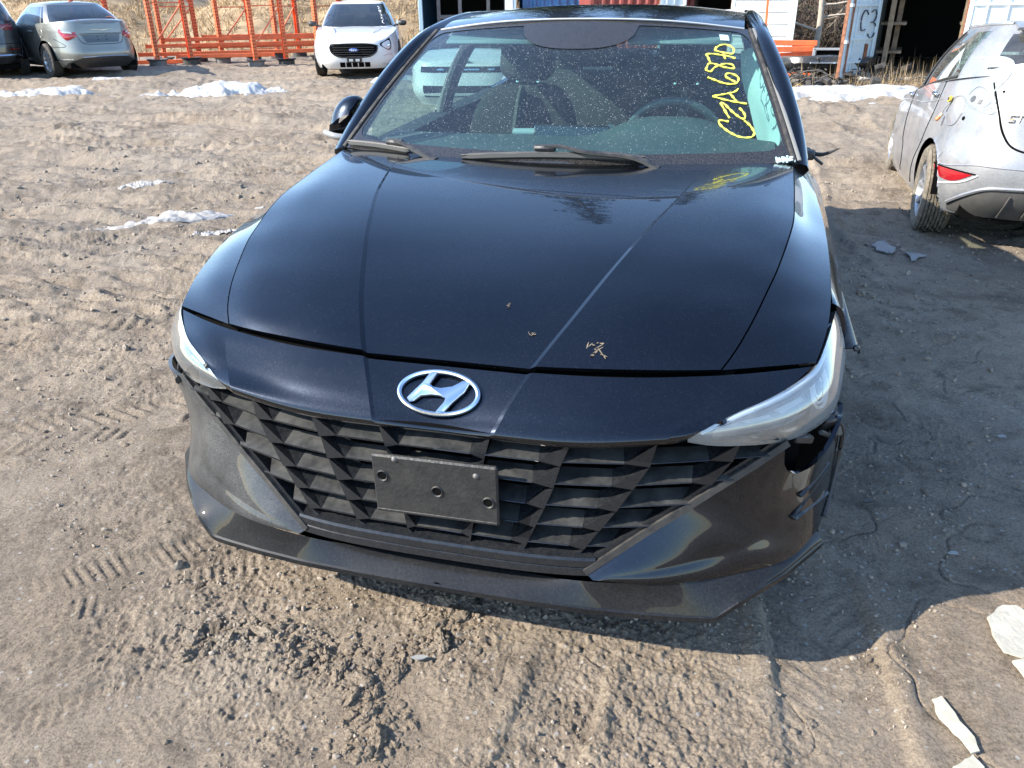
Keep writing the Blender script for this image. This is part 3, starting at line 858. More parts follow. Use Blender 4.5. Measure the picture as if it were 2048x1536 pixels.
# emblem -----------------------------------------------------------
em = MB()
ec = A(.0, .050, .676)
eX = A(1, 0, 0); eY = A(0, .71, .704); eN = A(0, -.704, .71)
def epos(u, v, d=.0):
    return ec + eX * u + eY * v + eN * (.006 + d - .10 * u * u)
ea, eb = .098, .0545
a = np.linspace(0, 2 * np.pi, 56, endpoint=False)
ring = []
for r_, d in ((.0, .0), (.001, .006), (.006, .0085), (.011, .006), (.012, .0)):
    ring.append([epos((ea - r_) * np.cos(t), (eb - r_ * .8) * np.sin(t), d) for t in a])
em.grid(np.array(ring), closed_v=True)
HP = [(-.0715, -.020), (-.058, -.001), (-.042, .020), (-.0277, .047), (-.0078, .049), (-.017, .030), (-.0225, .018), (-.0148, .0128), (.0037, .0117), (.029, .018), (.052, .034), (.070, .031), (.060, .0064), (.038, -.020), (.023, -.0435), (.002, -.0455), (.0166, -.020), (.0184, -.0123), (.0037, -.0075), (-.0148, -.0075), (-.038, -.0123), (-.052, -.026), (-.062, -.0285)]
HP = np.array(HP); n = len(HP)
cen = HP.mean(0)
def hring(shrink, d):
    # inset towards the local stroke middle by moving along the vertex normal
    t = np.roll(HP, -1, 0) - np.roll(HP, 1, 0); t /= np.linalg.norm(t, axis=1, keepdims=True)
    q = HP + shrink * np.c_[-t[:, 1], t[:, 0]] * -1
    return [epos(u, v, d) for u, v in q]
V = np.array(hring(0, 0) + hring(0, .005) + hring(.0022, .0075))
F = [(i, (i + 1) % n, n + (i + 1) % n, n + i) for i in range(n)] + [(n + i, n + (i + 1) % n, 2 * n + (i + 1) % n, 2 * n + i) for i in range(n)] + [tuple(range(2 * n, 3 * n))]
em.add(V, F)
em.build('emblem', M_CHROME, car, smooth=50)

# bumper corners ---------------------------------------------------
b_out = [(.905, .44, .575), (.914, .435, .50), (.912, .41, .42), (.900, .345, .33), (.870, .262, .292), (.790, .146, .283), (.686, .078, .280), (.600, .034, .278), (.505, .002, .277), (.37, -.014, .274)]
def bumper(s, m):
    n = 56
    g = curve(g_line, n); q = curve(b_out, n)
    sN = np.linspace(0, 1, n)[:, None]
    us = np.linspace(0, 1, 26)
    G = []
    for u in us:
        p = g * (1 - u) + q * u
        k = 4 * u * (1 - u)
        p = p + k * (1 - sN) ** .8 * A(.028, -.050, .004)
        cr = np.minimum(u / .56, (1 - u) / .44); cr = cr - .5 * max(0, cr - .93)
        p = p + .024 * cr * np.sin(np.pi * sN) * (1 - sN) ** .4 * A(-.1, .96, -.12)
        # soft swage across the corner
        p = p + (np.exp(-((u - .55) / .10) ** 2) * np.clip(1 - sN * 1.5, 0, 1) * .006) * A(.3, -.9, 0)
        G.append(p)
    G = np.array(G)
    if s > 0:       # torn-out piece below the headlight: the sheet starts lower there
        I = np.linspace(0, 1, 26)
        edge = np.interp(I, [0, .05, .15, .35, .50, .64, .8, 1], [.03, .05, .13, .18, .12, .04, .01, 0]) + .006 * np.sin(I * 31)
        for i in range(26):
            j = np.linspace(edge[i], 1, n) * (n - 1)
            G[i] = np.stack([np.interp(j, np.arange(n), G[i][:, k]) for k in range(3)], -1)
    MB().panel(m(G), .010, IN).build('bumper_corner', P_BLACK if s > 0 else paint('scuffed_paint', (.004, .005, .007), dust=.26, dust_col=(.34, .34, .33), rough=.45, coat=.6, specks=True, spec=.2, scale=1.6), car, smooth=34)
    # black absorber behind it
    MB().grid(m(G[:, ::4] * [.90, 1, 1] + [0, .085, 0])).build('bumper_absorber', M_DARK, car, smooth=40)
both(bumper)
# scuffed trim strip along the image-left bumper edge and the loose edge on the other side
mb = MB()
e = curve([(.872, .322, .586), (.83, .245, .576), (.775, .160, .572)], 20)
mb.tube(mir(e), np.linspace(.002, .007, 20), 6, flat=1.6)
mb.build('bumper_edge_trim', M_PLAST, car, smooth=50)
mb = MB()
e = curve([(.875, .330, .575), (.905, .375, .53), (.915, .40, .45), (.905, .36, .36), (.89, .31, .315)], 24)
mb.tube(e, .006, 6, flat=.7)
e = curve([(.83, .255, .585), (.855, .30, .555), (.872, .33, .53)], 12)
mb.tube(e + [.01, .0, -.01], .006, 6)
mb.box((.86, .33, .56), (.03, .02, .05), rz=.6, rx=.5, bev=.004)
mb.box((.885, .36, .545), (.025, .02, .06), rz=.9, rx=-.4, bev=.004)
mb.box((.80, .235, .565), (.06, .02, .02), rz=.75, ry=.3, bev=.004)
mb.build('torn_bumper_bracket', M_PLAST, car, smooth=40)
mb = MB()
for t0, t1, w in (((.81, .215, .425), (.88, .335, .455), .010), ((.80, .195, .375), (.878, .33, .44), .008), ((.805, .20, .37), (.89, .335, .37), .009)):
    mb.tube(np.array([t0, t1]), w, 5, flat=.5)
mb.build('air_slot_fins', P_TRIM, car)
# loose wheel arch flap that sticks out behind the headlight
mb = MB()
e0 = curve([(.850, .80, .845), (.885, .70, .775), (.905, .60, .720), (.922, .535, .675)], 16)
e1 = e0 + A(.030, .04, -.03) * np.linspace(.2, 1, 16)[:, None]
mb.panel(loft([e0 + [-.04, .0, -.01], e0, (e0 + e1) / 2 + [.006, 0, .006], e1], 16, 4), .006, IN)
mb.lathe([(0, .006), (.006, .006), (.009, 0)], e0[-1] + [.01, -.004, .002], (0, -1, .3), 12)
mb.build('bent_arch_flap', P_TRIM, car, smooth=40)

# lower lip --------------------------------------------------------
s_top = [(0, .018, .240), (.20, .012, .243), (.32, -.002, .255), (.40, -.010, .270), (.505, .006, .2765), (.593, .038, .279), (.686, .082, .282), (.79, .150, .284), (.875, .27, .296)]
s_mid = [(0, .000, .233), (.20, -.004, .235), (.32, -.012, .240), (.42, -.010, .246), (.52, .006, .248), (.61, .028, .252), (.70, .066, .262), (.80, .142, .272), (.885, .268, .285)]
s_edg = [(0, -.036, .206), (.20, -.034, .206), (.36, -.028, .2055), (.50, -.012, .2045), (.60, .004, .2035), (.648, .014, .203), (.695, .034, .240), (.745, .080, .254), (.795, .133, .260), (.89, .262, .275)]
def curve_x(P, xs):
    P = np.asarray(P, float)
    return spl(P, P[:, 0], xs)
full = lambda P: np.concatenate([mir(P)[::-1], np.asarray(P)[1:]])
xs = np.linspace(-.884, .884, 121)
xe = np.linspace(-.889, .889, 121)
T_, M_, = curve_x(full(s_top), xs * .99), curve_x(full(s_mid), xs)
pe = full(s_edg); E_ = np.stack([np.interp(xe, pe[:, 0], pe[:, k]) for k in range(3)], -1)
mb = MB()
mb.grid(loft([T_, M_, E_], 121, [4, 8]))
mb.grid(np.stack([E_, E_ + [0, -.004, -.004], E_ + [0, -.004, -.017], E_ + [0, .004, -.022], E_ + [0, .10, -.018]]))
mb.build('front_splitter', paint('splitter_paint', (.004, .005, .007), dust=.05, dust_col=(.34, .33, .30), rough=.45, coat=.4, specks=True, spec=.1), car, smooth=28)

# windshield ------------------------------------------------------
def ws(s_, t, d=0.0):
    s_ = np.asarray(s_, float); t = np.asarray(t, float)
    x = s_ * (.792 * (1 - t) + .618 * t)
    y0, y1 = 1.185 + .11 * s_ ** 2, 1.765 + .12 * s_ ** 2
    z0, z1 = .968 + .022 * s_ ** 2, 1.397 - .038 * s_ ** 2
    k = 4 * t * (1 - t)
    y = y0 * (1 - t) + y1 * t - .008 * k - d * .6
    z = z0 * (1 - t) + z1 * t + .012 * k + d * .8
    return np.stack([x, y, z], -1)
S_, T2 = np.meshgrid(np.linspace(-.985, .985, 41), np.linspace(0, 1, 21), indexing='ij')
GW = ws(S_, T2)
wind = MB().grid(GW).build('windshield', G_WS, car, smooth=60)
# black printed border just under the glass
mb = MB()
def fr(s0, s1, t0, t1, n=24):
    a, b = np.meshgrid(np.linspace(s0, s1, n), np.linspace(t0, t1, 4), indexing='ij')
    mb.grid(ws(a, b, .0025))
fr(-.985, .985, 0, .075, 60)
fr(-.985, .985, .965, 1.0, 40)
fr(-.985, -.966, .075, .965); fr(.968, .985, .075, .965)
# rounded inner corners
for sx in (-1, 1):
    for tc_, dt in ((.075, 1), (.965, -1)):
        a = np.linspace(0, np.pi / 2, 9); r1, r2_ = .075, .085
        G = np.stack([np.stack([ws(sx * (.966 - r1 + r1 * np.sin(t)), tc_ + dt * (r2_ - r2_ * np.cos(t)), .0026) for t in a]),
                      np.stack([ws(sx * .968, tc_ - dt * .002, .0026) for t in a])])
        mb.grid(G)
# camera and mirror patch, round bottomed
a = np.linspace(-1, 1, 25)
mb.grid(np.stack([ws(a * .36, .968 - 0 * a, .0027), ws(a * .35, .968 - .20 * np.sqrt(np.clip(1 - np.abs(a) ** 2.6, 0, 1)), .0027)]))
mb.build('windshield_border', M_FRIT, wind, smooth=60)
# small sticker
G = ws(*np.meshgrid(np.linspace(.800, .850, 3), np.linspace(.875, .925, 3), indexing='ij'), .003)
MB().grid(G).build('inspection_sticker', mat('pale_sticker', (.55, .68, .68), rough=.5), wind)

# cowl, pillars, roof ----------------------------------------------
mb = MB()
xs = np.linspace(-.77, .77, 31)
mb.grid(np.array([[A(x, 1.16 + .11 * (x / .79) ** 2 + y, .955 + .022 * (x / .79) ** 2 + z) for y, z in ((-.10, -.03), (.04, .012), (.10, -.01))] for x in xs]))
mb.build('cowl_panel', M_PLAST, car, smooth=40)
def pillars(s, m):
    # side rail A-pillar -> roof -> C-pillar, rounded section
    c = curve([(.803, 1.30, .972), (.785, 1.42, 1.062), (.728, 1.62, 1.215), (.665, 1.84, 1.335), (.635, 2.1, 1.385), (.62, 2.6, 1.405), (.615, 3.1, 1.385), (.63, 3.6, 1.29), (.68, 4.1, 1.14)], 60)
    prof = [(-.030, .006), (-.018, .017), (.0, .020), (.024, .010), (.034, -.012), (.022, -.034), (-.02, -.030), (-.032, -.012)]
    T = np.gradient(c, axis=0); T /= np.linalg.norm(T, axis=1, keepdims=True)
    side = A(1, 0, 0) - T * T[:, :1]; side /= np.linalg.norm(side, axis=1, keepdims=True)
    up = np.cross(side, T); up *= np.sign(up[:, 2:3])
    G = np.stack([c + side * a + up * b for a, b in prof])
    mbr = MB().grid(m(G), closed_u=True); mbr.f.append(tuple(i * 60 for i in range(8))); mbr.build('roof_rail', P_BLACK, car, smooth=50)
    # rubber and grey seal beside the glass
    t = np.linspace(0, 1, 30)
    e = ws(np.full(30, .992), t, .004)
    MB().tube(m(e), .008, 6, flat=.8).build('windshield_seal', mat('seal_rubber', (.02, .02, .02), rough=.6, dust=.3, dust_scale=30), car, smooth=60)
    if s > 0:
        # grey lining of the pillar showing where trim is missing
        MB().tube(m(ws(np.full(30, 1.012), t, .008)), .0065, 6, flat=.6).build('pillar_trim_strip', mat('pillar_grey', (.20, .20, .19), rough=.7), car, smooth=60)
    # inner pillar trims
    MB().tube(m(c[:20] + [-.010, .03, -.02]), .024, 8).build('pillar_lining', M_INT2, car, smooth=60)
    bp = curve([(.80, 2.42, .92), (.765, 2.46, 1.08), (.69, 2.52, 1.26), (.60, 2.56, 1.38)], 12)
    MB().tube(m(bp), .055, 8, flat=.45, up=(1, 0, 0)).build('centre_pillar', M_INT, car, smooth=60)
    MB().tube(m(bp + [.02, -.03, 0]), .012, 6).build('pillar_seal', M_INT2, car, smooth=60)
both(pillars)
r_cen = [(0, 1.770, 1.403), (0, 1.90, 1.425), (0, 2.15, 1.445), (0, 2.6, 1.4515), (0, 3.05, 1.435), (0, 3.45, 1.39)]
r_mid = [(.33, 1.80, 1.393), (.33, 1.92, 1.416), (.33, 2.15, 1.435), (.33, 2.6, 1.442), (.33, 3.05, 1.425), (.33, 3.45, 1.375)]
r_edg = [(.592, 1.878, 1.364), (.592, 1.96, 1.384), (.592, 2.15, 1.403), (.59, 2.6, 1.416), (.585, 3.05, 1.398), (.60, 3.45, 1.335)]
G = loft([mir(r_edg), mir(r_mid), r_cen, r_mid, r_edg], 40, 8)
MB().panel(G, .01, A(0, 2.5, .8)).build('roof', P_BLACK, car, smooth=40)
MB().grid(G[:, 1:] * [1, 1, 1] + [0, .03, -.035]).build('headliner', M_LINER, car, smooth=50)
# bright edge between glass and roof
MB().tube(G[:, 0] + [0, -.006, .001], .0035, 5).build('roof_front_moulding', mat('grey_moulding', (.42, .45, .48), rough=.35), car, smooth=60)
# rear glass, boot lid, tail
rg = loft([[(-.62, 3.48, 1.325), (-.66, 4.08, 1.13)], [(0, 3.46, 1.388), (0, 4.22, 1.15)], [(.62, 3.48, 1.325), (.66, 4.08, 1.13)]], 10, 8)
MB().grid(rg).build('rear_window', G_SIDE, car, smooth=60)
G = loft([[(-.72, 4.06, 1.12), (-.76, 4.55, 1.08), (-.78, 4.70, .95), (-.80, 4.80, .6), (-.80, 4.74, .3)], [(0, 4.2, 1.145), (0, 4.66, 1.11), (0, 4.78, .95), (0, 4.88, .6), (0, 4.8, .3)], [(.72, 4.06, 1.12), (.76, 4.55, 1.08), (.78, 4.70, .95), (.80, 4.80, .6), (.80, 4.74, .3)]], 24, 8)
MB().panel(G, .012, IN).build('boot_lid', P_BLACK, car, smooth=40)
# doors and rear quarters
def side(s, m):
    belt = [(.842, 1.40, .945), (.838, 1.9, .970), (.83, 2.5, .99), (.81, 3.2, 1.01), (.78, 4.0, 1.06), (.74, 4.6, 1.07)]
    midl = [(.918, 1.40, .775), (.925, 1.9, .78), (.925, 2.5, .79), (.922, 3.2, .80), (.91, 4.0, .82), (.80, 4.75, .85)]
    low = [(.915, 1.40, .5), (.92, 1.9, .48), (.92, 2.5, .48), (.925, 3.2, .52), (.93, 4.0, .62), (.80, 4.82, .55)]
    sill = [(.87, 1.40, .22), (.86, 1.9, .22), (.86, 2.5, .22), (.87, 3.2, .25), (.90, 4.0, .45), (.78, 4.74, .30)]
    G = loft([belt, midl, low, sill], 61, 6)
    for a, b, nm in ((0, 19, 'front_door'), (19, 36, 'rear_door'), (36, 61, 'rear_quarter')):
        MB().panel(m(G[:, a:b]), .02, IN).build(nm, P_BLACK, car, smooth=34)
        if nm != 'rear_quarter':
            H = m(G[:, a:b + 0] + [-.10, 0, 0])
            MB().grid(H[:10]).build('door_card', M_INT, car, smooth=40)
            MB().grid(np.stack([m(G[0, a:b]), H[0]])).build('window_sill', M_INT, car, smooth=40)
    # window panes
    wn_ = loft([[(.80, 1.55, .955), (.83, 1.9, .972), (.82, 2.40, .990)], [(.76, 1.60, 1.13), (.75, 1.95, 1.2), (.735, 2.45, 1.22)], [(.70, 1.80, 1.29), (.655, 2.05, 1.375), (.645, 2.5, 1.392)]], 10, 5)
    pane = MB().grid(m(wn_)).build('front_side_window', G_SIDE, car, smooth=60)
    wr_ = loft([[(.82, 2.5, .990), (.80, 3.0, 1.005), (.79, 3.5, 1.03)], [(.735, 2.55, 1.22), (.72, 3.0, 1.22), (.71, 3.5, 1.18)], [(.645, 2.6, 1.392), (.64, 3.1, 1.375), (.66, 3.5, 1.30)]], 10, 5)
    MB().grid(m(wr_)).build('rear_side_window', G_SIDE, car, smooth=60)
both(side)
# interior floor block
mb = MB()
mb.box((0, 2.6, .28), (1.66, 3.9, .14)); mb.box((0, .85, .42), (1.2, 1.0, .3)); mb.box((0, 1.48, .62), (1.5, .05, .5))
mb.build('floor_pan', M_DARK, car)

# dashboard, wheel, seats ------------------------------------------
d_f = lambda x: 1.30 + .11 * (x / .79) ** 2
xs = np.linspace(-.74, .74, 45)
hump = lambda x: np.exp(-np.abs((x - .36) / .235) ** 3.2)
G = []
for x in xs:
    hp = hump(x)
    y0 = 1.22 + .10 * (x / .79) ** 2
    G.append([A(x, y0, .955 + .02 * (x / .79) ** 2), A(x, y0 + .12, .972 + .018 * hp), A(x, 1.56, .985 + .035 * hp), A(x, 1.70 - .02 * hp, .990 + .082 * hp), A(x, 1.765, .975 + .078 * hp), A(x, 1.785, .93 + .03 * hp), A(x, 1.80, .70)])
dash = MB().grid(loft(np.array(G).tolist(), 30, 2)).build('dashboard', M_DASH, car, smooth=40)
MB().box((-.02, 1.72, 1.0), (.30, .02, .06), rx=-.2, bev=.008).build('centre_screen', M_FRIT, car, smooth=40)
MB().tube(curve([(-.26, 1.745, .993), (-.1, 1.745, .997), (.10, 1.745, .997), (.16, 1.75, 1.005)], 14), .022, 8, flat=.7).build('dash_top_pad', mat('pad_grey', (.34, .37, .36), rough=.7), car, smooth=60)
sw = bpy.data.objects.new('steering_wheel', None); C.objects.link(sw); sw.parent = car
wc = A(.362, 1.90, .945); wn3 = Vector((0, .90, .42)).normalized(); wx = A(1, 0, 0); wy = np.cross(np.array(wn3), wx)
wy = wy if wy[2] > 0 else -wy
a = np.linspace(0, 2 * np.pi, 49)
MB().tube(np.array([wc + .185 * (np.cos(t) * wx + np.sin(t) * wy) for t in a]), .0165, 10, cap=False).build('wheel_rim', mat('wheel_leather', (.09, .10, .10), rough=.38), sw, smooth=60)
MB().lathe([(0, -.03), (.06, -.028), (.075, -.01), (.07, .03)], wc, (0, .90, .42), 24).build('wheel_hub', M_INT, sw, smooth=50)
for t in (0.12, np.pi - .12, -np.pi / 2):
    MB().tube(np.array([wc + .06 * (np.cos(t) * wx + np.sin(t) * wy), wc + .18 * (np.cos(t) * wx + np.sin(t) * wy)]), .016, 6, flat=.5).build('wheel_spoke', M_INT, sw)
def seat(s, m):
    st = bpy.data.objects.new('front_seat', None); C.objects.link(st); st.parent = car
    cx_ = .37 * s
    back = []
    for zz, w, yy, d in ((.50, .23, 2.24, .10), (.70, .26, 2.31, .09), (.90, .265, 2.38, .08), (1.02, .23, 2.42, .07), (1.10, .16, 2.45, .05), (1.12, .06, 2.455, .02)):
        back.append([A(cx_ + w * np.sign(np.cos(t)) * abs(np.cos(t)) ** .6, yy + d * np.sign(np.sin(t)) * abs(np.sin(t)) ** .7 - .03 * abs(np.cos(t)) ** 4, zz) for t in np.linspace(0, 2 * np.pi, 28, endpoint=False)])
    MB().grid(loft(back, 28, 5), closed_v=True).build('seat_back', M_SEAT, st, smooth=60)
    # light cloth centre panel
    MB().tube(curve([(cx_, 2.17, .55), (cx_, 2.265, .82), (cx_, 2.335, 1.0), (cx_, 2.385, 1.07)], 12), [.13, .14, .14, .14, .14, .14, .14, .14, .13, .12, .11, .08], 10, flat=.18, up=(1, 0, 0)).build('seat_insert', mat('seat_insert_cloth', (.075, .075, .07), rough=.95, noise_scale=200), st, smooth=60)
    hr = []
    for zz, w, d in ((1.13, .09, .04), (1.16, .125, .055), (1.24, .13, .06), (1.31, .115, .05), (1.335, .07, .03)):
        hr.append([A(cx_ + w * np.sign(np.cos(t)) * abs(np.cos(t)) ** .6, 2.44 + (zz - 1.13) * .12 + d * np.sin(t), zz) for t in np.linspace(0, 2 * np.pi, 24, endpoint=False)])
    MB().grid(loft(hr, 24, 4), closed_v=True).build('headrest', M_INT, st, smooth=60)
    for dx in (-.05, .05):
        MB().tube(np.array([(cx_ + dx, 2.44, 1.08), (cx_ + dx, 2.45, 1.17)]), .007, 8).build('headrest_post', M_CHROME, st, smooth=60)
    MB().box((cx_, 2.05, .50), (.50, .52, .16), rx=.08, bev=.05).build('seat_cushion', M_SEAT, st, smooth=50)
both(seat)
rb = bpy.data.objects.new('rear_bench', None); C.objects.link(rb); rb.parent = car
MB().box((0, 3.42, .80), (1.36, .16, .62), rx=-.35, bev=.05).build('bench_back', M_SEAT, rb, smooth=50)
for x in (-.42, 0, .42):
    MB().box((x, 3.58, 1.13), (.24, .10, .16), bev=.04).build('headrest', M_INT, rb, smooth=50)
MB().box((0, 3.86, 1.06), (1.36, .46, .03)).build('parcel_shelf', M_INT, car)
MB().tube(np.array([(.02, 1.96, .93), (.05, 2.0, .97), (.10, 1.93, 1.0)]), .02, 6, flat=.4).build('belt_strap', mat('belt_grey', (.35, .36, .35), rough=.8), car)
# burst curtain airbag hanging inside the driver's window
cb = [(.757, 1.58, .970), (.735, 1.76, .945), (.707, 1.95, .918)]
cb2 = [(.758, 1.58, 1.035), (.722, 1.76, 1.015), (.676, 1.95, 1.000)]
cm = [(.733, 1.63, 1.115), (.694, 1.77, 1.095), (.648, 1.95, 1.080)]
cm2 = [(.689, 1.78, 1.230), (.650, 1.86, 1.215), (.603, 1.95, 1.200)]
ct = [(.647, 1.87, 1.300), (.622, 1.90, 1.298), (.592, 1.95, 1.285)]
bagG = loft([cb, cb2, cm, cm2, ct], 30, 8)
bagG[..., 0] -= .004 * np.sin(bagG[..., 1] * 26)
MB().panel(bagG, .018, A(2, 2.1, 1.1)).build('curtain_airbag', mat('airbag_cloth', (.66, .74, .70), rough=.9, bump=.25, bump_scale=300), car, smooth=60)
# rear view mirror
mm = MB().box((.02, 1.80, 1.285), (.24, .05, .07), rx=-.15, bev=.02).build('rear_view_mirror', M_INT, car, smooth=50)
MB().box((.02, 1.83, 1.285), (.21, .006, .055), rx=-.15, bev=.004).build('mirror_glass', M_CHROME, mm)
MB().tube(np.array([(.0, 1.78, 1.38), (.02, 1.79, 1.30)]), .02, 8).build('mirror_stalk', M_INT, mm, smooth=50)
for sx in (-.36, .36):
    MB().box((sx, 1.87, 1.345), (.38, .16, .018), rx=.35, bev=.008).build('sun_visor', M_LINER, car, smooth=40)

# door mirror (only the passenger one is left) ----------------------
dm = bpy.data.objects.new('door_mirror', None); C.objects.link(dm); dm.parent = car
sh = []
for q, sc in ((0, .25), (.25, .82), (.55, 1.0), (.85, .94), (1.0, .86)):
    sh.append([A(-.900 + .056 * sc * np.sign(np.cos(t)) * abs(np.cos(t)) ** .7 + .040 * np.sin(t), 1.50 + .11 * q, 1.055 + .085 * sc * np.sign(np.sin(t)) * abs(np.sin(t)) ** .8) for t in np.linspace(0, 2 * np.pi, 26, endpoint=False)])
MB().grid(loft(sh, 26, 4), closed_v=True).build('mirror_shell', P_BLACK, dm, smooth=60)
MB().tube(curve([(-.978, 1.525, 1.005), (-.92, 1.50, .995), (-.86, 1.51, .99)], 10), .012, 6).build('turn_signal', mat('mirror_lamp', (.25, .26, .27), rough=.2), dm, smooth=60)
MB().tube(curve([(-.90, 1.57, 1.0), (-.84, 1.58, .975), (-.79, 1.58, .965)], 8), .022, 8).build('mirror_arm', M_PLAST, dm, smooth=60)
# broken mirror stub on the driver's side
mb = MB()
mb.box((.835, 1.50, .985), (.05, .09, .03), rz=.1, bev=.006)
mb.tube(curve([(.85, 1.50, .99), (.885, 1.49, .985), (.915, 1.475, .998), (.935, 1.46, 1.012)], 10), [.008, .008, .007, .007, .006, .006, .005, .004, .003, .002], 6)
mb.tube(curve([(.85, 1.47, .99), (.87, 1.45, .975), (.89, 1.455, .96)], 6), .005, 5)
mb.build('broken_mirror_stub', M_PLAST, car, smooth=40)
# crushed glass crumbs at the windshield foot
mb = MB()
for _ in range(46):
    p = ws(.975 + random.uniform(-.05, .02), random.uniform(0, .03), .006)
    mb.box(p, (.006, .006, .005), rz=random.random() * 3, rx=random.random() * 3)
mb.build('glass_crumbs', mat('glass_crumb', (.55, .72, .75), rough=.2), car)

# wipers -----------------------------------------------------------
def wiper(pts, hook, arm):
    w = bpy.data.objects.new('wiper', None); C.objects.link(w); w.parent = car
    P = curve([ws(a, b, .012) for a, b in pts], 20)
    MB().tube(P, np.r_[.004, np.full(18, .0085), .004], 6, flat=1.3).build('wiper_blade', mat('wiper_grey', (.075, .075, .072), rough=.6), w, smooth=40)
    MB().tube(P + [0, -.004, .006], .0035, 5).build('blade_spine', M_PLAST, w, smooth=40)
    h = ws(*hook, .026); d = P[-1] - P[0]; rz = math.atan2(d[1], d[0])
    MB().box(h, (.075, .022, .020), rz=rz, rx=.4, bev=.006).build('blade_clip', M_PLAST, w, smooth=40)
    MB().tube(curve([h + [0, 0, .006]] + [ws(a, b, c_) for a, b, c_ in arm], 14), np.linspace(.011, .019, 14), 6, flat=.55).build('wiper_arm', M_PLAST, w, smooth=40)
WIPER_CALLS = True
wiper([(-.975, .022), (-.809, .030), (-.645, .020)], (-.725, .045), [(-.664, .033, .030), (-.604, .012, .024), (-.49, -.03, .02)])
wiper([(-.386, .014), (-.0215, .052), (.404, .040)], (-.020, .074), [(.04, .080, .032), (.13, .060, .028), (.40, .010, .024), (.46, -.03, .02)])
# yellow grease-pencil lettering on the glass, one stroke chain per character
INK = {
 'letter_c': [[(.764, .2678), (.7378, .2752), (.7267, .2772), (.7212, .2673), (.726, .2472), (.7434, .2202), (.7709, .1897), (.799, .169), (.8285, .1627), (.8508, .168), (.862, .1855), (.861, .2088), (.8504, .2428), (.8322, .2724)]],
 'letter_z': [[(.7699, .2896), (.7558, .338), (.7418, .3925)], [(.7418, .3925), (.752, .3889), (.7759, .3516), (.803, .3093), (.8207, .2882), (.8313, .2827), (.8386, .2945), (.8368, .3224), (.8218, .3561)]],
 'letter_a': [[(.8597, .3841), (.8189, .3954), (.7779, .4084), (.7414, .4229), (.7095, .4391)], [(.7095, .4391), (.749, .4482), (.789, .4593), (.8145, .4687), (.8285, .4819), (.835, .4933)], [(.789, .4593), (.7987, .441), (.8147, .3991)]],
 'digit_six': [[(.6985, .5726), (.7285, .5561), (.7661, .534), (.7974, .5251), (.8279, .5294), (.8448, .5511), (.8472, .5747), (.8325, .596), (.8107, .6052), (.7919, .5986), (.7875, .5847), (.8048, .5618), (.8296, .541)]],
 'digit_eight': [[(.694, .6294), (.7156, .6153), (.7347, .641), (.771, .6681), (.8061, .6803), (.835, .6714), (.8377, .6455), (.8018, .649), (.7701, .6609), (.7387, .6768), (.7151, .6757), (.7026, .6498), (.694, .6294)]],
 'digit_seven': [[(.7229, .6863), (.7165, .7223), (.7092, .7513)], [(.7092, .7513), (.7407, .7555), (.7882, .748), (.8284, .7401), (.857, .7259)], [(.8045, .717), (.7988, .765)]],
 'digit_zero': [[(.7593, .7947), (.7844, .8245), (.8223, .8394), (.8523, .8253), (.861, .7923), (.8458, .7632), (.8185, .7666), (.7848, .7749), (.7619, .7873), (.7707, .8177)]],
}
M_INK = mat('yellow_marker', (.78, .74, .10), rough=.8, noise_scale=60, noise_amt=.25)
for nm, strokes in INK.items():
    mb = MB()
    for st in strokes:
        st = np.array(st)
        P2 = curve(np.c_[st, np.zeros(len(st))], max(8, len(st) * 5))
        P = ws(P2[:, 0], P2[:, 1], .0025)
        w = .0036 + .0011 * np.sin(np.arange(len(P)) * .9 + len(P))
        mb.tube(P, w, 6, flat=.3, up=(0, -.6, .8))
    mb.build(nm, M_INK, wind, smooth=60)
# ------------------------------------------------------------------ the other cars of the yard
P_WHITE = paint('white_paint', (.66, .66, .66), dust=.25, dust_col=(.45, .41, .36), rough=.3)
P_GREY = paint('grey_metal_paint', (.20, .215, .20), metal=.75, dust=.25, rough=.32)
P_SILVER = paint('silver_paint', (.25, .265, .29), metal=.55, dust=.5, dust_col=(.44, .41, .37), rough=.36, scale=.8)
P_SUV = paint('dark_suv_paint', (.006, .007, .010), dust=.12, rough=.3)
G_CAR = glass_mat('car_glass', (.22, .27, .29), gloss=.07, haze=.04)
G_HATCH = glass_mat('hatch_glass', (.50, .62, .58), gloss=.06, haze=.10, haze_col=(.5, .5, .48))
M_RED = mat('red_lamp', (.34, .010, .016), rough=.12, coat=1)
M_REDD = mat('dark_red_lamp', (.16, .004, .008), rough=.12, coat=1)
M_CLEAR = mat('clear_lamp', (.42, .45, .46), rough=.12, coat=1)
M_ALLOY = mat('alloy_rim', (.55, .56, .58), rough=.3, metal=.8, dust=.4, dust_scale=20)

